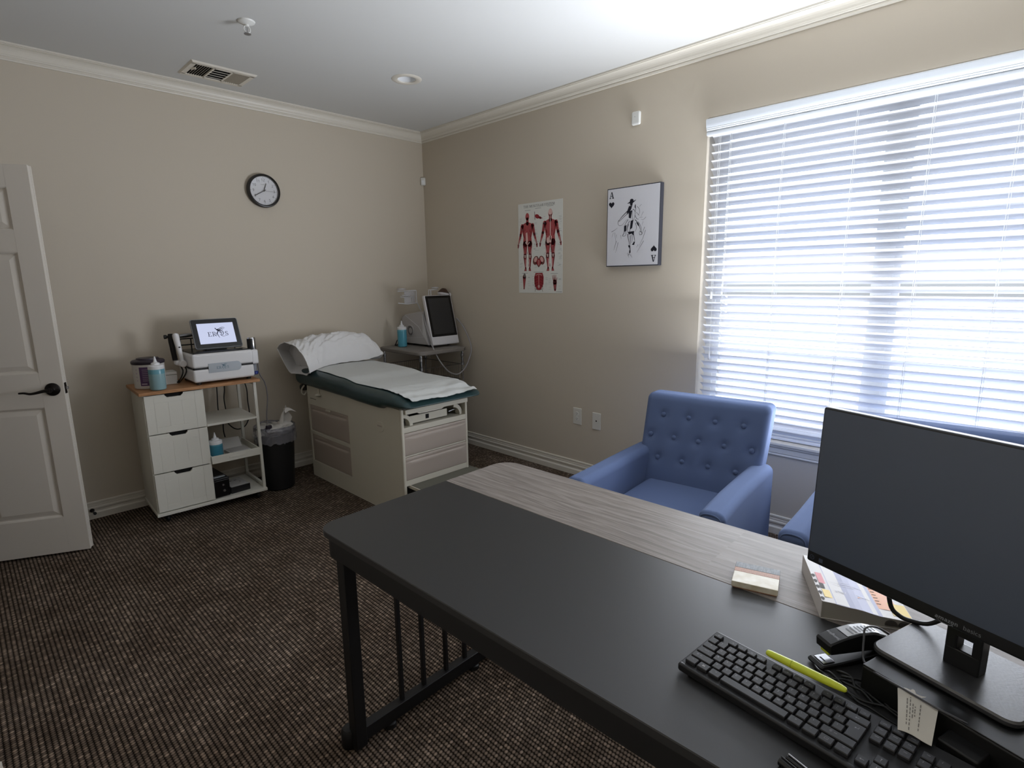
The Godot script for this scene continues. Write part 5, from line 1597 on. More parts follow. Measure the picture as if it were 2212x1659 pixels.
func wire_cart() -> void:
	mat("cart_grey", rgb(128, 122, 116), 0.55)
	var P := Vector3(-0.338, 0, 0.34)
	var t := thing("wire_cart", "grey-topped utility cart with chrome legs and wire basket, room corner", "cart", P)
	var tb := B.new()
	tb.t = Transform3D(Basis(Vector3(1, 0, 0), Vector3(0, 0, -1), Vector3(0, 1, 0)), Vector3(0, 0, 0))
	tb.prism(rounded(0.505, 0.61, 0.055, 6), 0.868, 0.900, 0.006)
	obj("top", tb, M.cart_grey, t)
	for q in [[-0.215, 0.265], [0.222, 0.265], [-0.215, -0.265], [0.222, -0.265]]:
		var lg := obj("leg", B.new().tube([Vector3(q[0], 0.055, q[1]), Vector3(q[0], 0.872, q[1])], 0.0115, 12), M.chrome, t)
		var cl := B.new()
		for y in [0.83, 0.755]: cl.at(Vector3(q[0], y, q[1])).lathe([Vector2(0.0115, -0.014), Vector2(0.0155, -0.012), Vector2(0.0145, 0.012), Vector2(0.0115, 0.014)], 14)
		obj("collar", cl, M.steel, lg)
		obj("caster", B.new().at(Vector3(q[0], 0.03, q[1] + 0.012), Basis(Vector3.BACK, PI / 2)).lathe([Vector2(0, -0.011), Vector2(0.026, -0.011), Vector2(0.030, -0.007), Vector2(0.030, 0.007), Vector2(0.026, 0.011), Vector2(0, 0.011)], 22), M.black, lg)
	mat("wire", rgb(118, 114, 110), 0.35, 0.8)
	var ks := B.new()
	var ax := 0.208; var az := 0.252
	for y in [0.752, 0.62]:
		ks.tube([Vector3(-ax, y, az), Vector3(ax, y, az)], 0.003, 6); ks.tube([Vector3(-ax, y, -az), Vector3(ax, y, -az)], 0.003, 6)
		ks.tube([Vector3(-ax, y, -az), Vector3(-ax, y, az)], 0.003, 6); ks.tube([Vector3(ax, y, -az), Vector3(ax, y, az)], 0.003, 6)
	obj("basket_rim", ks, M.wire, t)
	var wr := B.new()
	for i in 19:
		var x := lerpf(-ax, ax, i / 18.0)
		wr.tube([Vector3(x, 0.752, az), Vector3(x, 0.62, az), Vector3(x, 0.62, -az), Vector3(x, 0.752, -az)], 0.0012, 4)
	for i in 23:
		var z := lerpf(-az, az, i / 22.0)
		wr.tube([Vector3(-ax, 0.752, z), Vector3(-ax, 0.62, z), Vector3(ax, 0.62, z), Vector3(ax, 0.752, z)], 0.0012, 4)
	var wo := obj("basket_wires", wr, M.wire, t)
	wo.set_meta("kind", "stuff")
	obj("lower_shelf", B.new().at(Vector3.ZERO).rbox(Vector3(-0.235, 0.20, -0.285), Vector3(0.24, 0.225, 0.285), 0.01, 2), M.cart_grey, t)
	bottle("gel_bottle", "tall bright blue gel squeeze bottle on the grey utility cart", Vector3(-0.446, 0.90, 0.20), 0.040, 0.150, rgb(84, 158, 178), rgb(96, 166, 184), 0.9, "blue gel bottles")
	screen_machine()


func screen_machine() -> void:
	mat("device_white", rgb(216, 214, 216), 0.4)
	mat("device_grey", rgb(184, 180, 180), 0.5)
	var P := Vector3(-0.205, 0.90, 0.27)
	var t := thing("screen_machine", "white medical machine with a tall dark tilted touchscreen and grey hose", "machine", P)
	# side profile in (z, y) extruded across x
	var xf := Transform3D(Basis(Vector3(0, 0, 1), Vector3(0, 1, 0), Vector3(-1, 0, 0)), -P)
	var b := B.new(); b.t = xf
	b.prism(PackedVector2Array([Vector2(0.028, 0.918), Vector2(0.425, 0.918), Vector2(0.352, 1.184), Vector2(0.31, 1.200), Vector2(0.092, 1.168), Vector2(0.042, 1.142)]), 0.078, 0.332, 0.004, 0.1)
	obj("body", b, M.device_grey, t)
	# facets of the side: raised triangular cheek
	var ck := B.new(); ck.t = xf
	ck.prism(PackedVector2Array([Vector2(0.425, 0.922), Vector2(0.355, 1.180), Vector2(0.352, 1.0)]), 0.30, 0.339, 0.003, 0.1)
	obj("cheek", ck, M.device_white, t)
	var rg := B.new().at(-P)
	rg.tube([Vector3(-0.3325, 1.160, 0.10), Vector3(-0.334, 1.07, 0.29), Vector3(-0.3345, 0.925, 0.42)], 0.0022, 5)
	rg.tube([Vector3(-0.3325, 0.985, 0.365), Vector3(-0.3325, 0.955, 0.03)], 0.0018, 5)
	obj("side_ridge", rg, M.device_white, t)
	# fan grille
	var fb := B.new(); fb.t = Transform3D(Basis(Vector3(0, 0, 1), Vector3(0, 1, 0), Vector3(-1, 0, 0)) * UPZ, Vector3(-0.332, 1.03, 0.168) - P)
	fb.lathe([Vector2(0.052, 0), Vector2(0.052, 0.004), Vector2(0.044, 0.006), Vector2(0.044, 0.001), Vector2(0, 0.001)], 30)
	var fan := obj("fan_rim", fb, M.device_grey, t)
	for i in 20:
		var a := TAU * i / 20.0
		var sb := B.new(); sb.t = Transform3D(Basis(Vector3(0, 0, 1), Vector3(0, 1, 0), Vector3(-1, 0, 0)), Vector3(-0.3335, 1.03, 0.168) - P) * Transform3D(Basis(Vector3.BACK, a), Vector3.ZERO)
		sb.box(Vector3(0.026, -0.0022, 0), Vector3(0.042, 0.0022, 0.0012))
		obj("fan_slot", sb, M.dark_hole, fan)
	# tilted screen slab
	var ang := atan2(0.102, 0.414)
	var sl := Basis(Vector3.RIGHT, -ang)
	var so := Vector3(-0.2025, 0.922, 0.505) - P
	var hgt := 0.428
	var s := obj("screen_slab", B.new().at(so, sl).rbox(Vector3(-0.1445, 0.0, -0.034), Vector3(0.1445, hgt, 0.0), 0.008, 3), M.device_white, t)
	obj("bezel", B.new().at(so, sl).prism(rounded(0.272, 0.352, 0.008, 4, Vector2(0, 0.247)), -0.001, 0.0012, 0.0005), M.black_gloss, s)
	mat("dark_screen", rgb(46, 46, 47), 0.32)
	obj("screen", B.new().at(so, sl).box(Vector3(-0.112, 0.092, 0.0012), Vector3(0.112, 0.402, 0.0016)), M.dark_screen, s)
	obj("screen_support", B.new().at(-P).box(Vector3(-0.30, 0.93, 0.38), Vector3(-0.10, 1.15, 0.40)), M.device_grey, t)
	for q in [[-0.31, 0.06], [-0.10, 0.06], [-0.31, 0.40], [-0.10, 0.40]]:
		obj("foot", B.new().at(Vector3(q[0], 0.90, q[1]) - P).lathe([Vector2(0, 0), Vector2(0.013, 0), Vector2(0.015, 0.02), Vector2(0, 0.02)], 12), M.black, t)
	# clear holder arms at the back
	var cl := mat("acrylic", Color(0.86, 0.86, 0.88, 0.45), 0.15)
	cl.transparency = BaseMaterial3D.TRANSPARENCY_ALPHA
	mat("acrylic_edge", rgb(208, 208, 212), 0.3)
	var hb := B.new().at(-P)
	var zr := 0.24
	hb.tube(curve([Vector3(-0.262, 1.200, zr), Vector3(-0.285, 1.245, zr), Vector3(-0.302, 1.275, zr), Vector3(-0.306, 1.32, zr), Vector3(-0.308, 1.372, zr), Vector3(-0.33, 1.378, zr), Vector3(-0.495, 1.376, zr)], 5), 0.0045, 8)
	hb.tube([Vector3(-0.302, 1.272, zr), Vector3(-0.40, 1.266, zr), Vector3(-0.495, 1.276, zr)], 0.0045, 8)
	hb.tube([Vector3(-0.352, 1.285, zr), Vector3(-0.354, 1.322, zr), Vector3(-0.47, 1.327, zr)], 0.0035, 8)
	hb.tube([Vector3(-0.172, 1.330, zr), Vector3(-0.172, 1.380, zr), Vector3(-0.075, 1.382, zr)], 0.0045, 8)
	hb.tube([Vector3(-0.150, 1.330, zr), Vector3(-0.150, 1.378, zr)], 0.0045, 8)
	obj("holder_arm", hb, M.acrylic_edge, t)
	var pl := B.new().at(-P)
	pl.rbox(Vector3(-0.42, 1.27, zr - 0.02), Vector3(-0.305, 1.372, zr - 0.016), 0.002)
	obj("holder_plate", pl, cl, t)
	for q in [[-0.455, 1.392, 0.045], [-0.415, 1.338, 0.045], [-0.10, 1.396, 0.040]]:
		var db := B.new(); db.t = Transform3D(Basis.from_scale(Vector3(1, 0.36, 0.8)), Vector3(q[0], q[1], zr) - P)
		db.lathe([Vector2(0, -0.016), Vector2(q[2] * 0.7, -0.014), Vector2(q[2], 0.0), Vector2(q[2] * 0.75, 0.018), Vector2(0, 0.026)], 22)
		obj("holder_cup", db, cl, t)
	# brown-capped probe behind the screen
	mat("brown_cap", rgb(64, 44, 34), 0.5)
	var pb := B.new(); pb.t = Transform3D(Basis(Vector3.BACK, -0.18), Vector3(-0.056, 1.350, 0.30) - P)
	pb.lathe([Vector2(0.052, 0.0), Vector2(0.050, 0.006), Vector2(0.030, 0.030), Vector2(0.016, 0.042), Vector2(0, 0.044)], 24)
	obj("probe_cap", pb, M.brown_cap, t)
	var pw := B.new(); pw.t = pb.t
	pw.lathe([Vector2(0, -0.03), Vector2(0.035, -0.028), Vector2(0.050, -0.012), Vector2(0.052, 0.001)], 24)
	obj("probe_head", pw, M.device_white, t)
	obj("probe_clip", B.new().at(-P).tube(curve([Vector3(-0.012, 1.350, 0.33), Vector3(-0.008, 1.335, 0.34), Vector3(-0.022, 1.315, 0.34), Vector3(-0.02, 1.28, 0.345), Vector3(-0.006, 1.262, 0.35)], 5), 0.006, 8), M.device_white, t)
	# hose: hangs in a big loop from behind the screen
	mat("hose_light", rgb(150, 147, 148), 0.45)
	var hp := []
	for p in [Vector3(-0.275, 1.235, 0.33), Vector3(-0.318, 1.19, 0.36), Vector3(-0.352, 1.10, 0.42), Vector3(-0.385, 0.98, 0.52), Vector3(-0.405, 0.88, 0.60), Vector3(-0.385, 0.79, 0.655), Vector3(-0.325, 0.715, 0.675), Vector3(-0.235, 0.682, 0.675), Vector3(-0.150, 0.715, 0.665), Vector3(-0.085, 0.79, 0.655), Vector3(-0.050, 0.88, 0.65), Vector3(-0.036, 0.97, 0.60), Vector3(-0.030, 1.07, 0.52), Vector3(-0.030, 1.13, 0.44)]: hp.append(p - P)
	obj("hose", B.new().tube(curve(hp, 7), 0.0058, 10), M.hose_light, t)
	obj("power_cable", B.new().at(-P).tube(curve([Vector3(-0.335, 0.95, 0.06), Vector3(-0.42, 0.955, 0.10), Vector3(-0.462, 0.92, 0.12), Vector3(-0.44, 0.905, 0.08), Vector3(-0.38, 0.905, 0.05)], 6), 0.0045, 7), M.black, t)


func armchairs() -> void:
	var fab := mat("blue_fabric", rgb(106, 123, 160), 0.95, 0, 0.2)
	fab.rim_enabled = true; fab.rim = 0.35; fab.rim_tint = 0.6
	fab.albedo_texture = noise_tex(noise(101, 0.35, 2), 512, ramp(Color(0.80, 0.80, 0.82), Color(1, 1, 1)))
	triplanar(fab, 5.0, false)
	fab.normal_enabled = true; fab.normal_texture = noise_tex(noise(102, 0.4, 2), 512, null, 3.0); fab.normal_scale = 0.35
	mat("chair_leg", rgb(38, 28, 22), 0.4)
	var t := thing("armchair", "blue button-tufted armchair facing the desk, its whole back and seat visible", "armchair", Vector3(-1.285, 0, 3.075), deg_to_rad(5.5), "blue armchairs under the window")
	obj("base", B.new().rbox(Vector3(0.02, 0.14, -0.25), Vector3(0.66, 0.315, 0.25), 0.02, 2), fab, t)
	var sc := B.new().rbox(Vector3(0.005, 0.30, -0.243), Vector3(0.64, 0.425, 0.243), 0.035, 3, Vector3i(8, 1, 8))
	sc.deform(0, func(p: Vector3, n: Vector3) -> Vector3:
		return p + Vector3(0, 0.014 * maxf(n.y, 0.0) * (1.0 - pow(p.z / 0.25, 2)) * (1.0 - pow((p.x - 0.3) / 0.36, 2)), 0))
	obj("seat", sc, fab, t)
	for s in [-1.0, 1.0]:
		var ar := B.new().rbox(Vector3(0.0, 0.11, minf(s * 0.245, s * 0.35)), Vector3(0.74, 0.58, maxf(s * 0.245, s * 0.35)), 0.036, 4, Vector3i(6, 6, 3))
		ar.deform(0, func(p: Vector3, _n: Vector3) -> Vector3:
			var q := p
			q.x -= 0.012 * smoothstep(0.45, 0.58, p.y) * (1.0 - smoothstep(0.0, 0.3, p.x))
			q.z += s * 0.008 * smoothstep(0.30, 0.58, p.y) * (1.0 - smoothstep(0.0, 0.25, p.x))
			q.y += 0.005 * sin(p.x * 4.2)
			return q)
		var am := obj("arm", ar, fab, t)
		var pts := []
		var za: float = s * 0.262; var zb: float = s * 0.345
		for q in [Vector2(za, 0.14), Vector2(za, 0.40), Vector2(za, 0.53), Vector2(lerpf(za, zb, 0.2), 0.567), Vector2(lerpf(za, zb, 0.8), 0.567), Vector2(zb, 0.53), Vector2(zb, 0.40), Vector2(zb, 0.14)]:
			pts.append(Vector3(0.010 - 0.012 * smoothstep(0.45, 0.58, q.y), q.y, q.x))
		obj("piping", B.new().tube(curve(pts, 5), 0.004, 6), fab, am)
	var btn := []
	for z in [-0.205, -0.068, 0.068, 0.205]: btn.append(Vector2(z, 0.388)); btn.append(Vector2(z, 0.165))
	for z in [-0.262, -0.131, 0.0, 0.131, 0.262]: btn.append(Vector2(z, 0.278))
	var lean := func(p: Vector3) -> Vector3: return Vector3(0.585 + p.x + 0.31 * p.y, 0.375 + p.y * 0.965, p.z * (0.955 + 0.10 * p.y))
	var bk := B.new().rbox(Vector3(0, 0, -0.315), Vector3(0.13, 0.495, 0.315), 0.034, 4, Vector3i(2, 36, 46))
	bk.deform(0, func(p: Vector3, n: Vector3) -> Vector3:
		var q := p
		if n.x < -0.5:
			q.x -= 0.012 * (1.0 - pow(p.z / 0.315, 4)) * (1.0 - pow((p.y - 0.25) / 0.25, 4))
			for c in btn:
				var d2: float = pow(p.z - c.x, 2) + pow(p.y - c.y, 2)
				q.x += 0.010 * exp(-d2 / 0.00045) + 0.005 * exp(-d2 / 0.003)
		return lean.call(q))
	var back := obj("backrest", bk, fab, t)
	for c in btn:
		var bb := B.new()
		bb.t = Transform3D(Basis(Vector3.BACK, PI / 2 - 0.30), lean.call(Vector3(0.003, c.y, c.x)))
		bb.lathe([Vector2(0, -0.004), Vector2(0.013, -0.002), Vector2(0.0125, 0.004), Vector2(0.008, 0.008), Vector2(0, 0.0095)], 14)
		obj("button", bb, fab, back)
	for q in [[0.06, -0.29], [0.06, 0.29], [0.66, -0.27], [0.66, 0.27]]:
		obj("leg", B.new().at(Vector3(q[0], 0, q[1])).lathe([Vector2(0, 0), Vector2(0.014, 0), Vector2(0.022, 0.13), Vector2(0, 0.142)], 12), M.chair_leg, t)
	var o: Node3D = t.duplicate()
	o.name = numbered("armchair"); add_child(o)
	o.position = Vector3(-1.20, 0, 3.965); o.rotation.y = deg_to_rad(4.0)
	tag(o, "blue armchair mostly hidden behind the computer monitor, one arm showing", "armchair", "blue armchairs under the window")


func wood_image(sd: int, dark: Color, light: Color) -> ImageTexture:
	var w := 512; var h := 1024
	var f := noise(sd, 1.0, 4); var g := noise(sd + 1, 1.0, 2); var k := noise(sd + 2, 1.0, 3)
	var data := PackedByteArray(); data.resize(w * h * 3)
	for y in h:
		for x in w:
			var warp := g.get_noise_2d(x * 0.006, y * 0.0022) * 12.0
			var a := f.get_noise_2d((x + warp) * 0.055, y * 0.0032)
			var b := k.get_noise_2d((x + warp) * 0.32, y * 0.010)
			var rings := sin((x + warp * 1.7) * 0.10 + a * 5.0)
			var v := clampf(0.55 + 0.42 * a + 0.20 * b + 0.10 * rings, 0.0, 1.0)
			if b < -0.42: v *= 0.75
			var c := dark.lerp(light, v)
			var i := (y * w + x) * 3
			data[i] = int(c.r * 255.0); data[i + 1] = int(c.g * 255.0); data[i + 2] = int(c.b * 255.0)
	return ImageTexture.create_from_image(Image.create_from_data(w, h, false, Image.FORMAT_RGB8, data))


func desk() -> void:
	var gw := mat("grey_wood", Color(1, 1, 1), 0.5, 0, 0.4)
	gw.albedo_texture = wood_image(120, rgb(98, 91, 86), rgb(158, 150, 144))
	triplanar(gw, 1.0, false)
	gw.uv1_scale = Vector3(2.6, 1.0, 1.05)
	mat("grey_wood_edge", rgb(120, 112, 106), 0.6)
	var dt := mat("desk_black", rgb(42, 42, 43), 0.42, 0, 0.5)
	dt.normal_enabled = true; dt.normal_texture = noise_tex(noise(131, 0.3, 2), 256, null, 2.0); dt.normal_scale = 0.06
	triplanar(dt, 10.0, false)
	var t := thing("office_desk", "long two-tone desk, black top with grey wood strip, black metal frame", "desk", Vector3(-2.507, 0, 2.735), deg_to_rad(1.2))
	var L := 1.86; var sx := 0.502; var wx := 0.815; var y0 := 0.731; var y1 := 0.75
	var up := Basis(Vector3(1, 0, 0), Vector3(0, 0, -1), Vector3(0, 1, 0))   # polygon (x, -z) to the floor plan
	var pb := PackedVector2Array([Vector2(sx - 0.0006, 0), Vector2(sx - 0.0006, -L), Vector2(0.06, -L)])
	for i in 7:
		var a := PI / 2 * i / 6.0
		pb.append(Vector2(0.06 - 0.06 * sin(a), -L + 0.06 - 0.06 * cos(a)))
	for i in 9:
		var a := PI / 2 * i / 8.0
		pb.append(Vector2(0.062 - 0.062 * cos(a), -0.062 + 0.062 * sin(a)))
	var tb := B.new(); tb.t = Transform3D(up, Vector3.ZERO)
	tb.prism(pb, y0, y1, 0.0018)
	obj("black_top", tb, dt, t)
	var pw := PackedVector2Array([Vector2(sx + 0.0006, -L), Vector2(sx + 0.0006, 0)])
	for i in 9:
		var a := PI / 2 * i / 8.0
		pw.append(Vector2(wx - 0.075 + 0.075 * sin(a), -0.075 + 0.075 * cos(a)))
	for i in 9:
		var a := PI / 2 * i / 8.0
		pw.append(Vector2(wx - 0.075 + 0.075 * cos(a), -L + 0.075 - 0.075 * sin(a)))
	var wb := B.new(); wb.t = Transform3D(up, Vector3.ZERO)
	wb.prism(pw, y0, y1, 0.0015)
	obj("wood_top", wb, gw, t)
	# steel frame under the top
	var fp := B.new(); fp.t = Transform3D(up, Vector3((0.012 + wx - 0.012) / 2, 0, L / 2))
	fp.prism(rounded(wx - 0.024, L - 0.024, 0.055, 6), 0.667, y0, 0.002)
	obj("apron", fp, M.black_metal, t)
	for q in [[0.033, 0.048], [0.675, 0.048], [0.033, L - 0.088], [0.675, L - 0.088]]:
		var lg := obj("leg", B.new().rbox(Vector3(q[0], 0.006, q[1]), Vector3(q[0] + 0.04, 0.668, q[1] + 0.04), 0.003, 2), M.black_metal, t)
		obj("foot_cap", B.new().at(Vector3(q[0] + (0.004 if q[0] < 0.3 else 0.036), 0.0, q[1] - 0.008 if q[1] < 1 else q[1] + 0.048)).lathe([Vector2(0, 0), Vector2(0.024, 0), Vector2(0.026, 0.006), Vector2(0.026, 0.055), Vector2(0.020, 0.064), Vector2(0, 0.066)], 16), M.black_metal, lg)
	for z in [0.048, L - 0.088]:
		obj("bottom_rail", B.new().rbox(Vector3(0.072, 0.020, z + 0.003), Vector3(0.676, 0.068, z + 0.037), 0.003), M.black_metal, t)
		for x in [0.215, 0.308, 0.409, 0.499, 0.59]:
			obj("baluster", B.new().rbox(Vector3(x, 0.066, z + 0.013), Vector3(x + 0.013, 0.668, z + 0.027), 0.001), M.black_metal, t)
		for x in [0.17, 0.55]:
			obj("foot_pad", B.new().at(Vector3(x, 0, z + 0.02)).lathe([Vector2(0, 0), Vector2(0.022, 0), Vector2(0.020, 0.014), Vector2(0.008, 0.022), Vector2(0, 0.022)], 14), M.black_metal, t)


func desk_things() -> void:
	mat("yellow_green", rgb(206, 216, 56), 0.45)
	mat("yellow_green_dark", rgb(176, 186, 40), 0.5)
	keyboard()
	monitor()
	stapler()
	book()
	# highlighter across the keyboard's function keys
	var a := Vector3(-2.222, 0.7865, 3.924); var b := Vector3(-2.236, 0.7905, 4.056)
	var hl := thing("highlighter", "slim yellow-green highlighter pen resting along the back of the keyboard", "pen", (a + b) / 2)
	var pts := []; var rr := []
	for q in [[0.0, 0.0022], [0.012, 0.0042], [0.03, 0.0046], [0.06, 0.0052], [0.30, 0.0064], [0.34, 0.0070], [0.38, 0.0072], [0.80, 0.0068], [0.93, 0.0058], [0.985, 0.0045], [1.0, 0.0025]]:
		pts.append(a.lerp(b, q[0]) - hl.position); rr.append(q[1])
	obj("barrel", B.new().tube(pts.slice(5), rr.slice(5), 18), M.yellow_green, hl)
	obj("cap", B.new().tube(pts.slice(0, 6), [0.0035, 0.0050, 0.0056, 0.0061, 0.0068, 0.0069], 18), M.yellow_green, hl)
	obj("cap_ring", B.new().tube([a.lerp(b, 0.335) - hl.position, a.lerp(b, 0.345) - hl.position], 0.00735, 18), M.yellow_green_dark, hl)

	# coaster of slate, wood and marble
	mat("slate", Color(1, 1, 1), 0.5)
	M.slate.albedo_texture = noise_tex(noise(141, 0.03, 4), 256, ramp(rgb(74, 80, 86), rgb(134, 138, 142)))
	triplanar(M.slate, 6.0, false); M.slate.uv1_scale = Vector3(6, 6, 22)
	mat("tan_wood", Color(1, 1, 1), 0.5)
	M.tan_wood.albedo_texture = noise_tex(noise(142, 0.03, 3), 256, ramp(rgb(150, 100, 74), rgb(182, 132, 102)))
	triplanar(M.tan_wood, 6.0, false); M.tan_wood.uv1_scale = Vector3(8, 8, 60)
	mat("marble", Color(1, 1, 1), 0.35)
	M.marble.albedo_texture = noise_tex(noise(143, 0.02, 5), 256, ramp(rgb(196, 184, 156), rgb(236, 232, 220)))
	triplanar(M.marble, 5.0, false)
	var co := thing("coaster", "square coaster in bands of white marble, tan wood and grey slate", "coaster", Vector3(-1.931, 0.75, 3.795), 0.285)
	obj("cork_base", B.new().rbox(Vector3(-0.048, 0.0, -0.047), Vector3(0.048, 0.003, 0.047), 0.001), M.tan_wood, co)
	obj("marble_band", B.new().rbox(Vector3(-0.050, 0.003, -0.049), Vector3(0.003, 0.017, 0.049), 0.0012), M.marble, co)
	obj("wood_band", B.new().rbox(Vector3(0.0031, 0.003, -0.049), Vector3(0.0225, 0.017, 0.049), 0.0008), M.tan_wood, co)
	obj("slate_band", B.new().rbox(Vector3(0.0226, 0.003, -0.049), Vector3(0.050, 0.017, 0.049), 0.0012), M.slate, co)

	# torn paper note leaning on the keyboard and the dock
	mat("note_paper", rgb(206, 202, 192), 0.85)
	var P := Vector3(-2.22, 0.785, 4.147)
	var nt := thing("paper_note", "small torn paper slip with faint print propped against the dock", "note", P)
	var c00 := Vector3(-2.186, 0.800, 4.116); var c10 := Vector3(-2.178, 0.803, 4.170); var c01 := Vector3(-2.260, 0.781, 4.131); var c11 := Vector3(-2.262, 0.783, 4.173)
	var fn := func(u: float, v: float) -> Vector3:
		var p := c00.lerp(c10, u).lerp(c01.lerp(c11, u), v)
		if v < 0.01: p += Vector3(0.004 * sin(u * 9.0) + (0.006 if absf(u - 0.38) < 0.05 else 0.0), 0, 0)
		return p + Vector3(0, 0.004 * sin(PI * v) + 0.002 * sin(u * 5.0), 0) - P
	var nbm := B.new().surf(fn, 20, 14, true)
	nbm.surf(func(u: float, v: float) -> Vector3: return fn.call(u, v) - Vector3(0, 0.0004, 0), 20, 14)
	obj("sheet", nbm, M.note_paper, nt)
	var np := B.new()
	var rng := RandomNumberGenerator.new(); rng.seed = 23
	mat("note_ink", rgb(126, 122, 116), 0.9)
	for i in 5:
		var u: float = [0.24, 0.32, 0.39, 0.45, 0.58][i]
		var v: float = [0.25, 0.20, 0.35, 0.40, 0.30][i]
		while v < [0.85, 0.92, 0.66, 0.62, 0.86][i]:
			var dv := rng.randf_range(0.03, 0.08)
			var k := []
			for e in [Vector2(u - 0.014, v), Vector2(u + 0.014, v), Vector2(u + 0.014, v + dv), Vector2(u - 0.014, v + dv)]: k.append(fn.call(e.x, e.y) + Vector3(0, 0.0004, 0))
			np.face([k[0], k[3], k[2], k[1]])
			v += dv + rng.randf_range(0.012, 0.04)
	obj("print", np, M.note_ink, nt)

	# black adapter block, pens, cables
	var ad := thing("usb_adapter", "small black adapter block lying between the paper slip and dock", "adapter", Vector3(-2.221, 0.75, 4.208), deg_to_rad(-108))
	obj("housing", B.new().rbox(Vector3(-0.026, 0.0, -0.025), Vector3(0.026, 0.030, 0.025), 0.003, 2), M.black, ad)
	for x in [-0.010, 0.010]: obj("port", B.new().box(Vector3(x - 0.005, 0.010, 0.0246), Vector3(x + 0.005, 0.018, 0.0254)), M.steel, ad)
	for k in 2:
		var pn := thing("black_pen", "black capped pen lying in front of the keyboard" if k == 0 else "black clip pen lying against the capped pen, in front of the keyboard", "pen", Vector3(-2.43, 0.757, 4.08), 0.0, "black pens on the desk")
		var p0 := Vector3(0.016, 0, -0.064) if k == 0 else Vector3(0.027, 0.0005, -0.058)
		var p1 := Vector3(-0.024, 0, 0.07) if k == 0 else Vector3(-0.010, 0, 0.078)
		obj("cap", B.new().tube([p0, p0.lerp(p1, 0.3)], 0.0068 if k == 0 else 0.0062, 14), M.black_gloss, pn)
		obj("barrel", B.new().tube([p0.lerp(p1, 0.29), p0.lerp(p1, 0.9), p1], [0.006, 0.006, 0.003], 14), M.black, pn)
		obj("clip", B.new().tube([p0 + Vector3(0, 0.008, 0.001), p0.lerp(p1, 0.24) + Vector3(0, 0.0078, 0)], 0.0014, 6), M.steel if k == 1 else M.black, pn)
	mat("cable_grey", rgb(70, 70, 74), 0.45)
	var cb := thing("usb_cable", "thin grey cable looping round the monitor base and along the dock", "cable", Vector3(-2.10, 0.80, 4.10))
	var lp := []
	for p in [Vector3(-2.000, 0.772, 4.085), Vector3(-2.036, 0.800, 4.079), Vector3(-2.047, 0.812, 4.058), Vector3(-2.079, 0.822, 4.046), Vector3(-2.098, 0.812, 4.048), Vector3(-2.126, 0.790, 4.055), Vector3(-2.150, 0.792, 4.068), Vector3(-2.172, 0.800, 4.086), Vector3(-2.188, 0.804, 4.122), Vector3(-2.201, 0.803, 4.171), Vector3(-2.203, 0.800, 4.205), Vector3(-2.210, 0.792, 4.235)]: lp.append(p - cb.position)
	obj("wire", B.new().tube(curve(lp, 6), 0.0019, 8), M.cable_grey, cb)
	var bu := thing("cable_bundle", "tangle of thin black cables behind the keyboard", "cable", Vector3(-2.17, 0.754, 4.05))
	for q in [
		[-2.150, 3.985, -2.168, 4.000, -2.164, 4.027, -2.172, 4.058, -2.164, 4.090, -2.176, 4.118, -2.20, 4.14],
		[-2.140, 4.020, -2.146, 4.043, -2.165, 4.055, -2.173, 4.068, -2.19, 4.09], [-2.150, 4.030, -2.148, 4.049, -2.140, 4.065, -2.159, 4.086, -2.18, 4.11, -2.19, 4.15],
		[-2.155, 4.005, -2.163, 4.020, -2.198, 4.064, -2.207, 4.086, -2.213, 4.125, -2.215, 4.17], [-2.160, 3.990, -2.175, 4.02, -2.154, 4.047, -2.183, 4.094, -2.193, 4.125],
		[-2.165, 4.0, -2.185, 4.03, -2.192, 4.07, -2.186, 4.11, -2.20, 4.15],
	]:
		var cp := []
		for i in range(0, q.size(), 2): cp.append(Vector3(q[i], 0.7535 + 0.004 * float((i / 2) % 2), q[i + 1]) - bu.position)
		obj("cable", B.new().tube(curve(cp, 6), 0.0022, 7), M.black, bu)


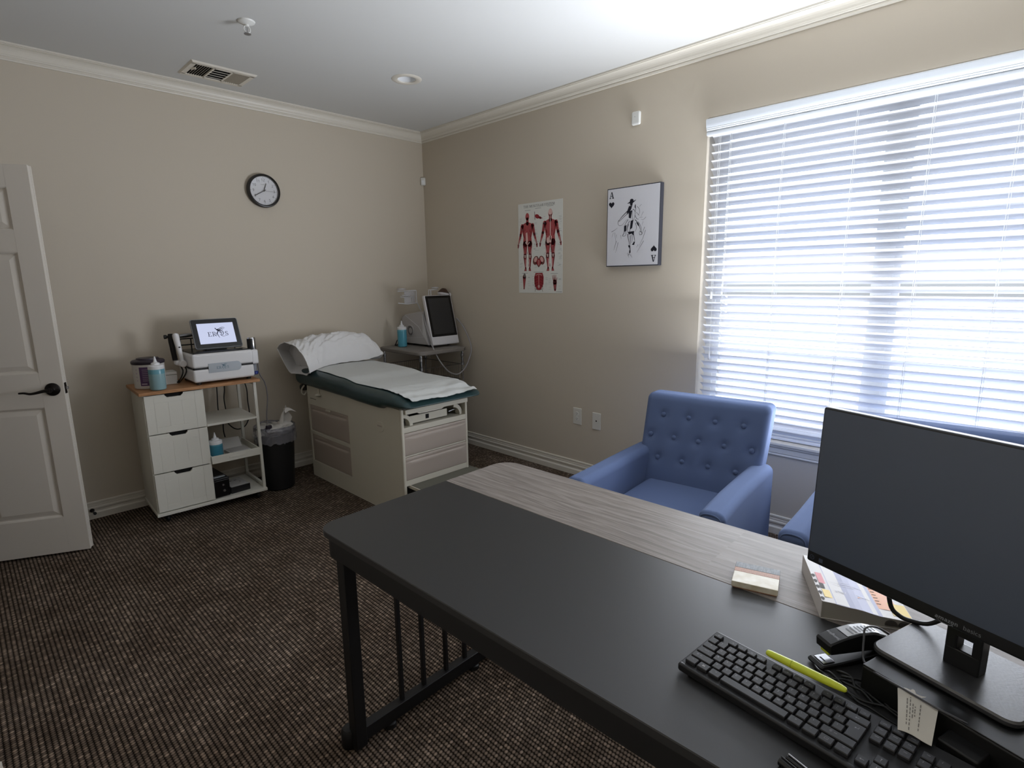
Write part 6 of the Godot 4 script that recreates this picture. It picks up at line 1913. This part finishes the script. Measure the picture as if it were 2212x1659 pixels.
func keyboard() -> void:
	var u := 0.01835
	mat("keyboard_black", rgb(26, 26, 28), 0.5)
	mat("key_black", rgb(40, 40, 43), 0.45)
	mat("legend", rgb(176, 176, 178), 0.7)
	var t := thing("keyboard", "black full-size computer keyboard angled on the desk's black top", "keyboard", Vector3(-2.336, 0.75, 3.809), deg_to_rad(-96.7))
	var tilt := Basis(Vector3.RIGHT, 0.055)
	var W := 0.432; var D := 0.132
	var body := B.new().at(Vector3(0, 0.003, 0), tilt)
	body.rbox(Vector3(0, 0.0, -D), Vector3(W, 0.0145, 0.0), 0.004, 2)
	obj("case", body, M.keyboard_black, t)
	obj("front_lip", B.new().at(Vector3(0, 0.003, 0), tilt).rbox(Vector3(0.001, 0.0, -0.0085), Vector3(W - 0.001, 0.0165, 0.0005), 0.004, 2), M.keyboard_black, t)
	for x in [0.03, W - 0.03]:
		obj("foot", B.new().rbox(Vector3(x - 0.012, 0.0, -D + 0.01), Vector3(x + 0.012, 0.0075, -D + 0.022), 0.001), M.keyboard_black, t)
		obj("foot", B.new().rbox(Vector3(x - 0.012, 0.0, -0.018), Vector3(x + 0.012, 0.0045, -0.008), 0.001), M.keyboard_black, t)
	var lg := B.new()
	# rows of [label, width in key units]; "" leaves a gap
	var z0 := -0.0115
	var rows := [
		[0.0, [["ctrl", 1.25], ["#win", 1.25], ["alt", 1.25], ["_", 6.25], ["alt", 1.25], ["fn", 1.25], ["#menu", 1.25], ["ctrl", 1.25], ["", 0.25], ["#left", 1], ["#down", 1], ["#right", 1], ["", 0.25], ["0", 2], [".", 1]]],
		[1.0, [["shift", 2.25], ["Z", 1], ["X", 1], ["C", 1], ["V", 1], ["B", 1], ["N", 1], ["M", 1], ["<", 1], [">", 1], ["?", 1], ["shift", 2.75], ["", 1.25], ["#up", 1], ["", 1.25], ["1", 1], ["2", 1], ["3", 1]]],
		[2.0, [["caps lock", 1.75], ["A", 1], ["S", 1], ["D", 1], ["F", 1], ["G", 1], ["H", 1], ["J", 1], ["K", 1], ["L", 1], [";", 1], ["'", 1], ["\\", 1], ["#enter", 1.25], ["", 3.5], ["4", 1], ["5", 1], ["6", 1]]],
		[3.0, [["tab", 1.5], ["Q", 1], ["W", 1], ["E", 1], ["R", 1], ["T", 1], ["Y", 1], ["U", 1], ["I", 1], ["O", 1], ["P", 1], ["[", 1], ["]", 1], ["", 1.5], ["", 0.25], ["delete", 1], ["end", 1], ["page", 1], ["", 0.25], ["7", 1], ["8", 1], ["9", 1]]],
		[4.0, [["`", 1], ["1", 1], ["2", 1], ["3", 1], ["4", 1], ["5", 1], ["6", 1], ["7", 1], ["8", 1], ["9", 1], ["0", 1], ["-", 1], ["=", 1], ["#back", 2], ["", 0.25], ["insert", 1], ["home", 1], ["page", 1], ["", 0.25], ["num", 1], ["/", 1], ["*", 1]]],
		[5.05, [["esc", 1], ["", 0.6], ["F1", 1], ["F2", 1], ["F3", 1], ["F4", 1], ["", 0.55], ["F5", 1], ["F6", 1], ["F7", 1], ["F8", 1], ["", 0.55], ["F9", 1], ["F10", 1], ["F11", 1], ["F12", 1], ["", 0.55], ["print", 1], ["lock", 1], ["pause", 1]]],
	]
	var meshes := {}
	for r in rows:
		var x := 0.0065
		var top_row: bool = r[0] > 5.0
		for k in r[1]:
			var w: float = k[1] * u
			if k[0] == "":
				x += w; continue
			var kd := 0.0115 if top_row else u - 0.0028
			var kw := w - 0.0028
			var key := "%.4f_%s_%s" % [kw, top_row, k[0] == "#enter"]
			if not meshes.has(key):
				var b := B.new()
				b.t = Transform3D(Basis(Vector3(1, 0, 0), Vector3(0, 0, -1), Vector3(0, 1, 0)), Vector3.ZERO)
				if k[0] == "#enter":
					var pg := PackedVector2Array([Vector2(-kw / 2, -kd / 2), Vector2(kw / 2, -kd / 2), Vector2(kw / 2, kd / 2 + u), Vector2(-kw / 2 - 0.25 * u, kd / 2 + u), Vector2(-kw / 2 - 0.25 * u, u - kd / 2), Vector2(-kw / 2, u - kd / 2)])
					b.prism(pg, 0.0, 0.0075, 0.0012)
				else: b.prism(rounded(kw, kd, 0.0016, 2), 0.0, 0.0075, 0.0012)
				meshes[key] = b.mesh()
			var o := obj("key", meshes[key], M.key_black, t)
			var local := Vector3(x + w / 2, 0.0138, z0 - (r[0] + 0.5) * u + (0.0012 if top_row else 0.0))
			o.transform = Transform3D(tilt, Vector3(0, 0.003, 0) + tilt * local)
			# printed legend, upper part of the cap
			var cap := Vector3(0, 0.003, 0) + tilt * (local + Vector3(0, 0.0077, 0))
			var face := tilt * Basis(Vector3.RIGHT, -PI / 2)
			var s: String = k[0]
			if s.begins_with("#"):
				lg.t = Transform3D(face, cap)
				match s:
					"#win":
						for e in 4:
							var c := Vector2(-0.0013 + 0.0026 * (e % 2), -0.0010 + 0.0022 * (e / 2))
							lg.flat(PackedVector2Array([c + Vector2(-0.0011, -0.0009), c + Vector2(0.0011, -0.0009), c + Vector2(0.0011, 0.0009), c + Vector2(-0.0011, 0.0009)]))
					"#menu":
						lg.stroke([Vector2(-0.0025, -0.002), Vector2(0.0025, -0.002), Vector2(0.0025, 0.002), Vector2(-0.0025, 0.002), Vector2(-0.0025, -0.002)], 0.0004, 0.0004)
						lg.stroke([Vector2(0, -0.001), Vector2(0.0015, -0.001)], 0.0004, 0.0004)
					"#enter":
						lg.stroke([Vector2(0.002, 0.019), Vector2(0.002, 0.0155), Vector2(-0.003, 0.0155)], 0.0005, 0.0005)
						lg.stroke([Vector2(-0.0015, 0.017), Vector2(-0.003, 0.0155), Vector2(-0.0015, 0.014)], 0.0005, 0.0005)
					_:
						var an: float = {"#left": PI, "#back": PI, "#right": 0.0, "#up": PI / 2, "#down": -PI / 2}[s]
						var tipv := Vector2(0.0028, 0).rotated(an)
						lg.stroke([-tipv, tipv], 0.0005, 0.0005)
						lg.stroke([tipv + Vector2(-0.0014, 0.0012).rotated(an), tipv, tipv + Vector2(-0.0014, -0.0012).rotated(an)], 0.0005, 0.0005)
			elif s != "_":
				var single := s.length() == 1
				var hgt := 0.0036 if single and s.to_upper() != s.to_lower() else (0.0026 if single else 0.0017)
				if s.length() > 2: hgt = 0.0015
				var off := Vector3(-0.002 if single else 0.0, 0.0022 if not top_row else 0.0, 0)
				if s == "shift": off = Vector3(-0.004, 0.001, 0)
				lg.t = Transform3D(face, cap + face * off)
				lg.words(s, hgt)
				if s == "shift":
					lg.t = Transform3D(face, cap + face * Vector3(-0.0105, 0.0012, 0))
					lg.stroke([Vector2(-0.0018, 0), Vector2(0, 0.002), Vector2(0.0018, 0), Vector2(0.0008, 0), Vector2(0.0008, -0.0018), Vector2(-0.0008, -0.0018), Vector2(-0.0008, 0), Vector2(-0.0018, 0)], 0.0004, 0.0004)
				if r[0] == 4.0 and single and s in "1234567890-=":
					lg.t = Transform3D(face, cap + face * Vector3(-0.002, -0.0022, 0))
					lg.words("!@#$%^&*()_+"["1234567890-=".find(s)], 0.0022)
			x += w
	# tall numpad keys
	for q in [[22.25 - 0.0, 0.0], [22.25, 2.0]]:
		var b := B.new(); b.t = Transform3D(Basis(Vector3(1, 0, 0), Vector3(0, 0, -1), Vector3(0, 1, 0)), Vector3.ZERO)
		b.prism(rounded(u - 0.0028, 2 * u - 0.0028, 0.0016, 2), 0.0, 0.0075, 0.0012)
		var o := obj("key", b, M.key_black, t)
		o.transform = Transform3D(tilt, Vector3(0, 0.003, 0) + tilt * Vector3(0.0065 + 22.0 * u - 0.0, 0.0138, z0 - (q[1] + 1.0) * u))
	obj("key_legends", lg, M.legend, t)


func monitor() -> void:
	mat("monitor_black", rgb(17, 18, 21), 0.35)
	var sm := mat("monitor_screen", rgb(62, 74, 94), 0.42, 0, 0.9)
	sm.resource_name = "matte screen"
	var bs := mat("brushed_black", rgb(52, 53, 56), 0.3, 0.0, 0.8)
	bs.normal_enabled = true; bs.normal_texture = noise_tex(noise(151, 0.12, 2), 256, null, 2.0); bs.normal_scale = 0.12
	triplanar(bs, 10.0, false); bs.uv1_scale = Vector3(4, 30, 30)
	# dock under the monitor
	var turn := deg_to_rad(-108.2)
	var dk := thing("docking_box", "low black box on the desk carrying the monitor's base plate", "dock", Vector3(-2.113, 0.75, 4.064), turn)
	obj("housing", B.new().rbox(Vector3(0.012, 0.003, -0.115), Vector3(0.34, 0.050, 0.048), 0.004, 2), M.black, dk)
	obj("top_seam", B.new().rbox(Vector3(0.0125, 0.0492, -0.114), Vector3(0.339, 0.0515, 0.047), 0.001), M.black_gloss, dk)
	for q in [[0.03, 0.03], [0.30, 0.03], [0.03, -0.10], [0.30, -0.10]]:
		obj("foot", B.new().at(Vector3(q[0], 0, q[1])).lathe([Vector2(0, 0), Vector2(0.008, 0), Vector2(0.008, 0.004), Vector2(0, 0.004)], 10), M.black, dk)
	var t := thing("computer_monitor", "black computer monitor on a square stand at the desk end", "monitor", Vector3(-2.113, 0.8015, 4.064), turn)
	var up := Basis(Vector3(1, 0, 0), Vector3(0, 0, -1), Vector3(0, 1, 0))
	var pl := B.new(); pl.t = Transform3D(up, Vector3(0.1015, 0.0, -0.0815))
	pl.prism(rounded(0.213, 0.167, 0.022, 7), 0.0, 0.0115, 0.003)
	obj("base_plate", pl, bs, t)
	var cx := 0.104; var cz := -0.078
	var cw := 0.0255
	var col := B.new()
	col.rbox(Vector3(cx - cw, 0.010, cz - 0.014), Vector3(cx + cw, 0.044, cz + 0.014), 0.003, 2)
	col.rbox(Vector3(cx - cw, 0.040, cz - 0.014), Vector3(cx - 0.009, 0.072, cz + 0.014), 0.003, 2)
	col.rbox(Vector3(cx + 0.012, 0.040, cz - 0.014), Vector3(cx + cw, 0.072, cz + 0.014), 0.003, 2)
	col.rbox(Vector3(cx - cw, 0.066, cz - 0.014), Vector3(cx + cw, 0.24, cz + 0.014), 0.003, 2)
	obj("column", col, M.monitor_black, t)
	var lean := Basis(Vector3.RIGHT, -0.035)
	var o := Vector3(cx, 0.1035, -0.014)
	var w := 0.500; var h := 0.311
	obj("back_shell", B.new().at(o, lean).rbox(Vector3(-w / 2 + 0.03, 0.03, -0.052), Vector3(w / 2 - 0.03, h - 0.03, -0.008), 0.016, 2), M.monitor_black, t)
	obj("housing", B.new().at(o, lean).rbox(Vector3(-w / 2, 0.0, -0.022), Vector3(w / 2, h, 0.0), 0.005, 2), M.monitor_black, t)
	obj("screen", B.new().at(o, lean).box(Vector3(-w / 2 + 0.004, 0.0225, -0.001), Vector3(w / 2 - 0.004, h - 0.004, 0.0004)), sm, t)
	mat("bezel_ink", rgb(132, 136, 142), 0.5)
	var tx := B.new()
	var on := Transform3D(lean, o)
	tx.t = on * Transform3D(Basis(), Vector3(-0.0075, 0.0100, 0.0006)); tx.words("amazon", 0.0062, 0.0, "Droid Sans", true)
	tx.t = on * Transform3D(Basis(), Vector3(0.0275, 0.0100, 0.0006)); tx.words("basics", 0.0062)
	tx.t = on * Transform3D(Basis(), Vector3(-0.008, 0.0045, 0.0006))
	tx.stroke([Vector2(-0.013, 0.0012), Vector2(-0.006, -0.0012), Vector2(0.003, -0.0015), Vector2(0.010, 0.0006)], 0.0006, 0.0011)
	tx.stroke([Vector2(0.0072, 0.0012), Vector2(0.0105, 0.0012), Vector2(0.0098, -0.0012)], 0.0006, 0.0006)
	obj("brand_print", tx, M.bezel_ink, t)
	mat("sticker_ink", rgb(70, 78, 96), 0.5)
	var sk := B.new(); sk.t = on * Transform3D(Basis(), Vector3(-w / 2 + 0.012, 0.0115, 0.0006))
	var ring := []
	for i in 17: ring.append(Vector2(cos(TAU * i / 16.0), sin(TAU * i / 16.0)) * 0.0042)
	sk.stroke(ring, 0.0012, 0.0012)
	sk.stroke([Vector2(-0.0015, -0.002), Vector2(0.0015, 0.002)], 0.0008, 0.0008)
	sk.flat(PackedVector2Array([Vector2(0.014, -0.004), Vector2(0.022, -0.004), Vector2(0.022, 0.004), Vector2(0.014, 0.004)]))
	obj("sticker_print", sk, M.sticker_ink, t)
	# cable that droops behind the lower edge, and one beyond the column
	var inv := t.transform.affine_inverse()
	var cp := []
	for p in [Vector3(-1.985, 0.96, 4.05), Vector3(-1.985, 0.875, 4.058), Vector3(-1.985, 0.832, 4.066), Vector3(-1.985, 0.818, 4.080), Vector3(-1.985, 0.815, 4.098), Vector3(-1.990, 0.826, 4.130), Vector3(-2.00, 0.87, 4.16), Vector3(-2.03, 0.93, 4.17)]: cp.append(inv * p)
	obj("cable", B.new().tube(curve(cp, 6), 0.0042, 9), M.black, t)


func stapler() -> void:
	var t := thing("stapler", "black stapler with silver sticker on top and yellow-green front insert", "stapler", Vector3(-2.142, 0.75, 3.990), deg_to_rad(-32.5))
	# x runs from the jaw to the hinge; side profiles extruded across z
	var hw := 0.0175
	var bs := B.new()
	bs.prism(PackedVector2Array([Vector2(-0.008, 0.002), Vector2(0.140, 0.002), Vector2(0.146, 0.006), Vector2(0.146, 0.016), Vector2(0.11, 0.014), Vector2(0.03, 0.0105), Vector2(-0.004, 0.0105), Vector2(-0.010, 0.007)]), -hw, hw, 0.002)
	obj("base", bs, M.black, t)
	obj("anvil", B.new().rbox(Vector3(0.000, 0.0102, -0.012), Vector3(0.024, 0.0118, 0.012), 0.0008), M.chrome, t)
	obj("anvil_slot", B.new().box(Vector3(0.006, 0.0117, -0.006), Vector3(0.009, 0.0121, 0.006)), M.dark_hole, t)
	var mg := B.new()
	mg.prism(PackedVector2Array([Vector2(0.020, 0.0235), Vector2(0.138, 0.0165), Vector2(0.138, 0.028), Vector2(0.020, 0.034)]), -0.010, 0.010, 0.001)
	obj("magazine", mg, M.box_black, t)
	var ar := B.new()
	ar.prism(PackedVector2Array([Vector2(0.006, 0.034), Vector2(0.012, 0.029), Vector2(0.060, 0.030), Vector2(0.142, 0.022), Vector2(0.150, 0.026), Vector2(0.148, 0.038), Vector2(0.128, 0.050), Vector2(0.10, 0.060), Vector2(0.07, 0.0625), Vector2(0.035, 0.0585), Vector2(0.008, 0.0525), Vector2(0.004, 0.049)]), -hw, hw, 0.0025)
	obj("arm", ar, M.black, t)
	obj("insert", B.new().rbox(Vector3(0.010, 0.0245, -0.010), Vector3(0.020, 0.033, 0.010), 0.002), M.yellow_green, t)
	mat("sticker", rgb(176, 178, 182), 0.35)
	var st := B.new()
	var tp := [Vector2(0.045, 0.0604), Vector2(0.07, 0.0629), Vector2(0.10, 0.0604), Vector2(0.118, 0.0548)]
	for i in tp.size() - 1:
		var p: Vector2 = tp[i]; var q: Vector2 = tp[i + 1]
		st.face([Vector3(p.x, p.y, 0.0135), Vector3(q.x, q.y, 0.0135), Vector3(q.x, q.y, -0.0135), Vector3(p.x, p.y, -0.0135)])
	obj("sticker", st, M.sticker, t)
	mat("sticker_text", rgb(96, 98, 104), 0.6)
	var sl := B.new()
	for i in 7:
		var x := 0.058 + i * 0.008
		var y := piecewise([[0.045, 0.0604], [0.07, 0.0629], [0.10, 0.0604], [0.118, 0.0548]], x) + 0.0006
		sl.face([Vector3(x, y, 0.011), Vector3(x + 0.003, y, 0.011), Vector3(x + 0.003, y, -0.006), Vector3(x, y, -0.006)])
	obj("sticker_print", sl, M.sticker_text, t)
	var sg := B.new()
	sg.t = Transform3D(Basis(Vector3(0, 0, 1), Vector3(1, 0.15, 0).normalized(), Vector3(-0.15, 1, 0).normalized()) * Basis(Vector3.BACK, PI), Vector3(0.026, 0.0573, 0.0))
	sg.words("Swingline", 0.0050, 0.0, "Droid Sans", false, 0.0006)
	obj("logo_print", sg, M.sticker, t)


func book() -> void:
	# x along the near edge, z towards the photographer's side
	var t := thing("thick_book", "thick paperback with lavender front panel, colourful cover and thumb tabs", "book", Vector3(-1.983, 0.75, 3.949), deg_to_rad(-63.0))
	mat("page_block", rgb(168, 164, 156), 0.9)
	mat("lavender", rgb(150, 152, 184), 0.5)
	mat("cover_pale", rgb(206, 202, 200), 0.5)
	mat("cover_orange", rgb(232, 160, 112), 0.5)
	mat("cover_yellow", rgb(230, 196, 70), 0.5)
	mat("cover_red", rgb(200, 74, 84), 0.5)
	mat("tab_dark", rgb(66, 62, 58), 0.7)
	var D := 0.205
	var pg := B.new()
	pg.prism(PackedVector2Array([Vector2(0.001, 0.002), Vector2(0.164, 0.002), Vector2(0.164, 0.019), Vector2(0.114, 0.0225), Vector2(0.06, 0.032), Vector2(0.001, 0.0395)]), -D + 0.002, -0.002)
	obj("page_block", pg, M.page_block, t)
	obj("lower_cover", B.new().rbox(Vector3(0, 0, -D), Vector3(0.168, 0.002, 0.0), 0.0008), M.cover_pale, t)
	obj("spine", B.new().rbox(Vector3(-0.001, 0.0, -D), Vector3(0.001, 0.041, 0.0), 0.0008), M.cover_pale, t)
	var top := func(x: float) -> float: return piecewise([[0.0, 0.0405], [0.06, 0.0335], [0.114, 0.0242], [0.168, 0.0212]], x)
	var strip := func(b: B, xa: float, xb: float, za: float, zb: float, dy: float) -> void:
		var n := maxi(1, int((xb - xa) / 0.012))
		for i in n:
			var p := lerpf(xa, xb, float(i) / n); var q := lerpf(xa, xb, float(i + 1) / n)
			b.face([Vector3(p, top.call(p) + dy, zb), Vector3(q, top.call(q) + dy, zb), Vector3(q, top.call(q) + dy, za), Vector3(p, top.call(p) + dy, za)])
	var cv := B.new()
	cv.prism(PackedVector2Array([Vector2(0, 0.039), Vector2(0.03, 0.0365), Vector2(0.06, 0.032), Vector2(0.09, 0.027), Vector2(0.114, 0.0227), Vector2(0.168, 0.0197), Vector2(0.168, 0.0212), Vector2(0.114, 0.0242), Vector2(0.09, 0.0287), Vector2(0.06, 0.0335), Vector2(0.03, 0.038), Vector2(0, 0.0405)]), -D, 0.0)
	var cov := obj("front_cover", cv, M.cover_pale, t)
	var lv := B.new(); strip.call(lv, 0.026, 0.112, -D + 0.001, 0.002, 0.0008)
	# the panel has an edge of its own
	lv.face([Vector3(0.112, top.call(0.112) + 0.0008, 0.002), Vector3(0.112, top.call(0.112) - 0.001, 0.002), Vector3(0.112, top.call(0.112) - 0.001, -D), Vector3(0.112, top.call(0.112) + 0.0008, -D)])
	obj("lavender_panel", lv, M.lavender, t)
	var ob := B.new(); strip.call(ob, 0.1125, 0.150, -D + 0.002, -0.030, 0.0003)
	obj("orange_patch", ob, M.cover_orange, cov)
	var yb := B.new(); strip.call(yb, 0.135, 0.167, -0.060, -0.012, 0.0004); strip.call(yb, 0.009, 0.025, -0.052, -0.020, 0.0005)
	obj("yellow_patch", yb, M.cover_yellow, cov)
	var rb := B.new(); strip.call(rb, 0.009, 0.0255, -0.125, -0.078, 0.0004)
	obj("red_patch", rb, M.cover_red, cov)
	var sp := B.new()
	for i in 5:
		sp.t = Transform3D(Basis(Vector3.RIGHT, -PI / 2), Vector3(0.003, top.call(0.003) + 0.0006, -0.012 - i * 0.024))
		sp.blob(Vector2(0, 0), 0.0038, 0.006)
	sp.t = Transform3D()
	strip.call(sp, 0.008, 0.017, -0.076, -0.056, 0.0004)
	for i in 9: strip.call(sp, 0.114, 0.122, -0.05 - i * 0.012, -0.048 - i * 0.012, 0.0006)
	obj("cover_print", sp, M.tab_dark, cov)
	# title, read from the other side of the desk
	mat("title_white", rgb(214, 214, 224), 0.6)
	var slope := atan2(0.0335 - 0.0242, 0.054)
	var tt := Transform3D(Basis(Vector3.BACK, -0.15) * Basis(Vector3.RIGHT, -PI / 2) * Basis(Vector3.BACK, PI), Vector3(0.0, 0, 0))
	var wb := B.new()
	wb.t = Transform3D(tt.basis, Vector3(0.050, top.call(0.050) + 0.0016, -0.056)); wb.words("BIBLE", 0.0085, 0.0, "Droid Sans", true, 0.0, 0.9)
	wb.t = Transform3D(Basis(Vector3.BACK, -0.03) * tt.basis, Vector3(0.089, top.call(0.089) + 0.0016, -0.056)); wb.words("revive", 0.0075, 0.0, "Droid Sans", false, 0.0, 0.95)
	for i in 4:
		var z := -0.076 - i * 0.008
		strip.call(wb, 0.034, [0.09, 0.08, 0.098, 0.07][i], z, z + 0.0012, 0.0012)
		wb.t = Transform3D()
	obj("title_print", wb, M.title_white, cov)
	var og := B.new(); og.t = Transform3D(Basis(Vector3.BACK, -0.10) * Basis(Vector3.RIGHT, -PI / 2), Vector3(0.082, top.call(0.082) + 0.0018, -0.050))
	og.stroke([Vector2(-0.004, -0.002), Vector2(0.0, 0.001), Vector2(0.005, 0.0)], 0.003, 0.0008)
	obj("title_swoosh", og, M.cover_orange, cov)
	for k in 2:
		var x := 0.128 + k * 0.024
		var nb := B.new(); nb.t = Transform3D(Basis(), Vector3(x, 0.0105, 0.0))
		var pp := PackedVector2Array([Vector2(-0.011, -0.004), Vector2(0.011, -0.004)])
		for i in 9:
			var a := PI * i / 8.0
			pp.append(Vector2(0.011 * cos(a), 0.008 * sin(a)))
		nb.prism(pp, -0.006, 0.0008, 0.0004)
		obj("thumb_tab", nb, M.tab_dark, t)
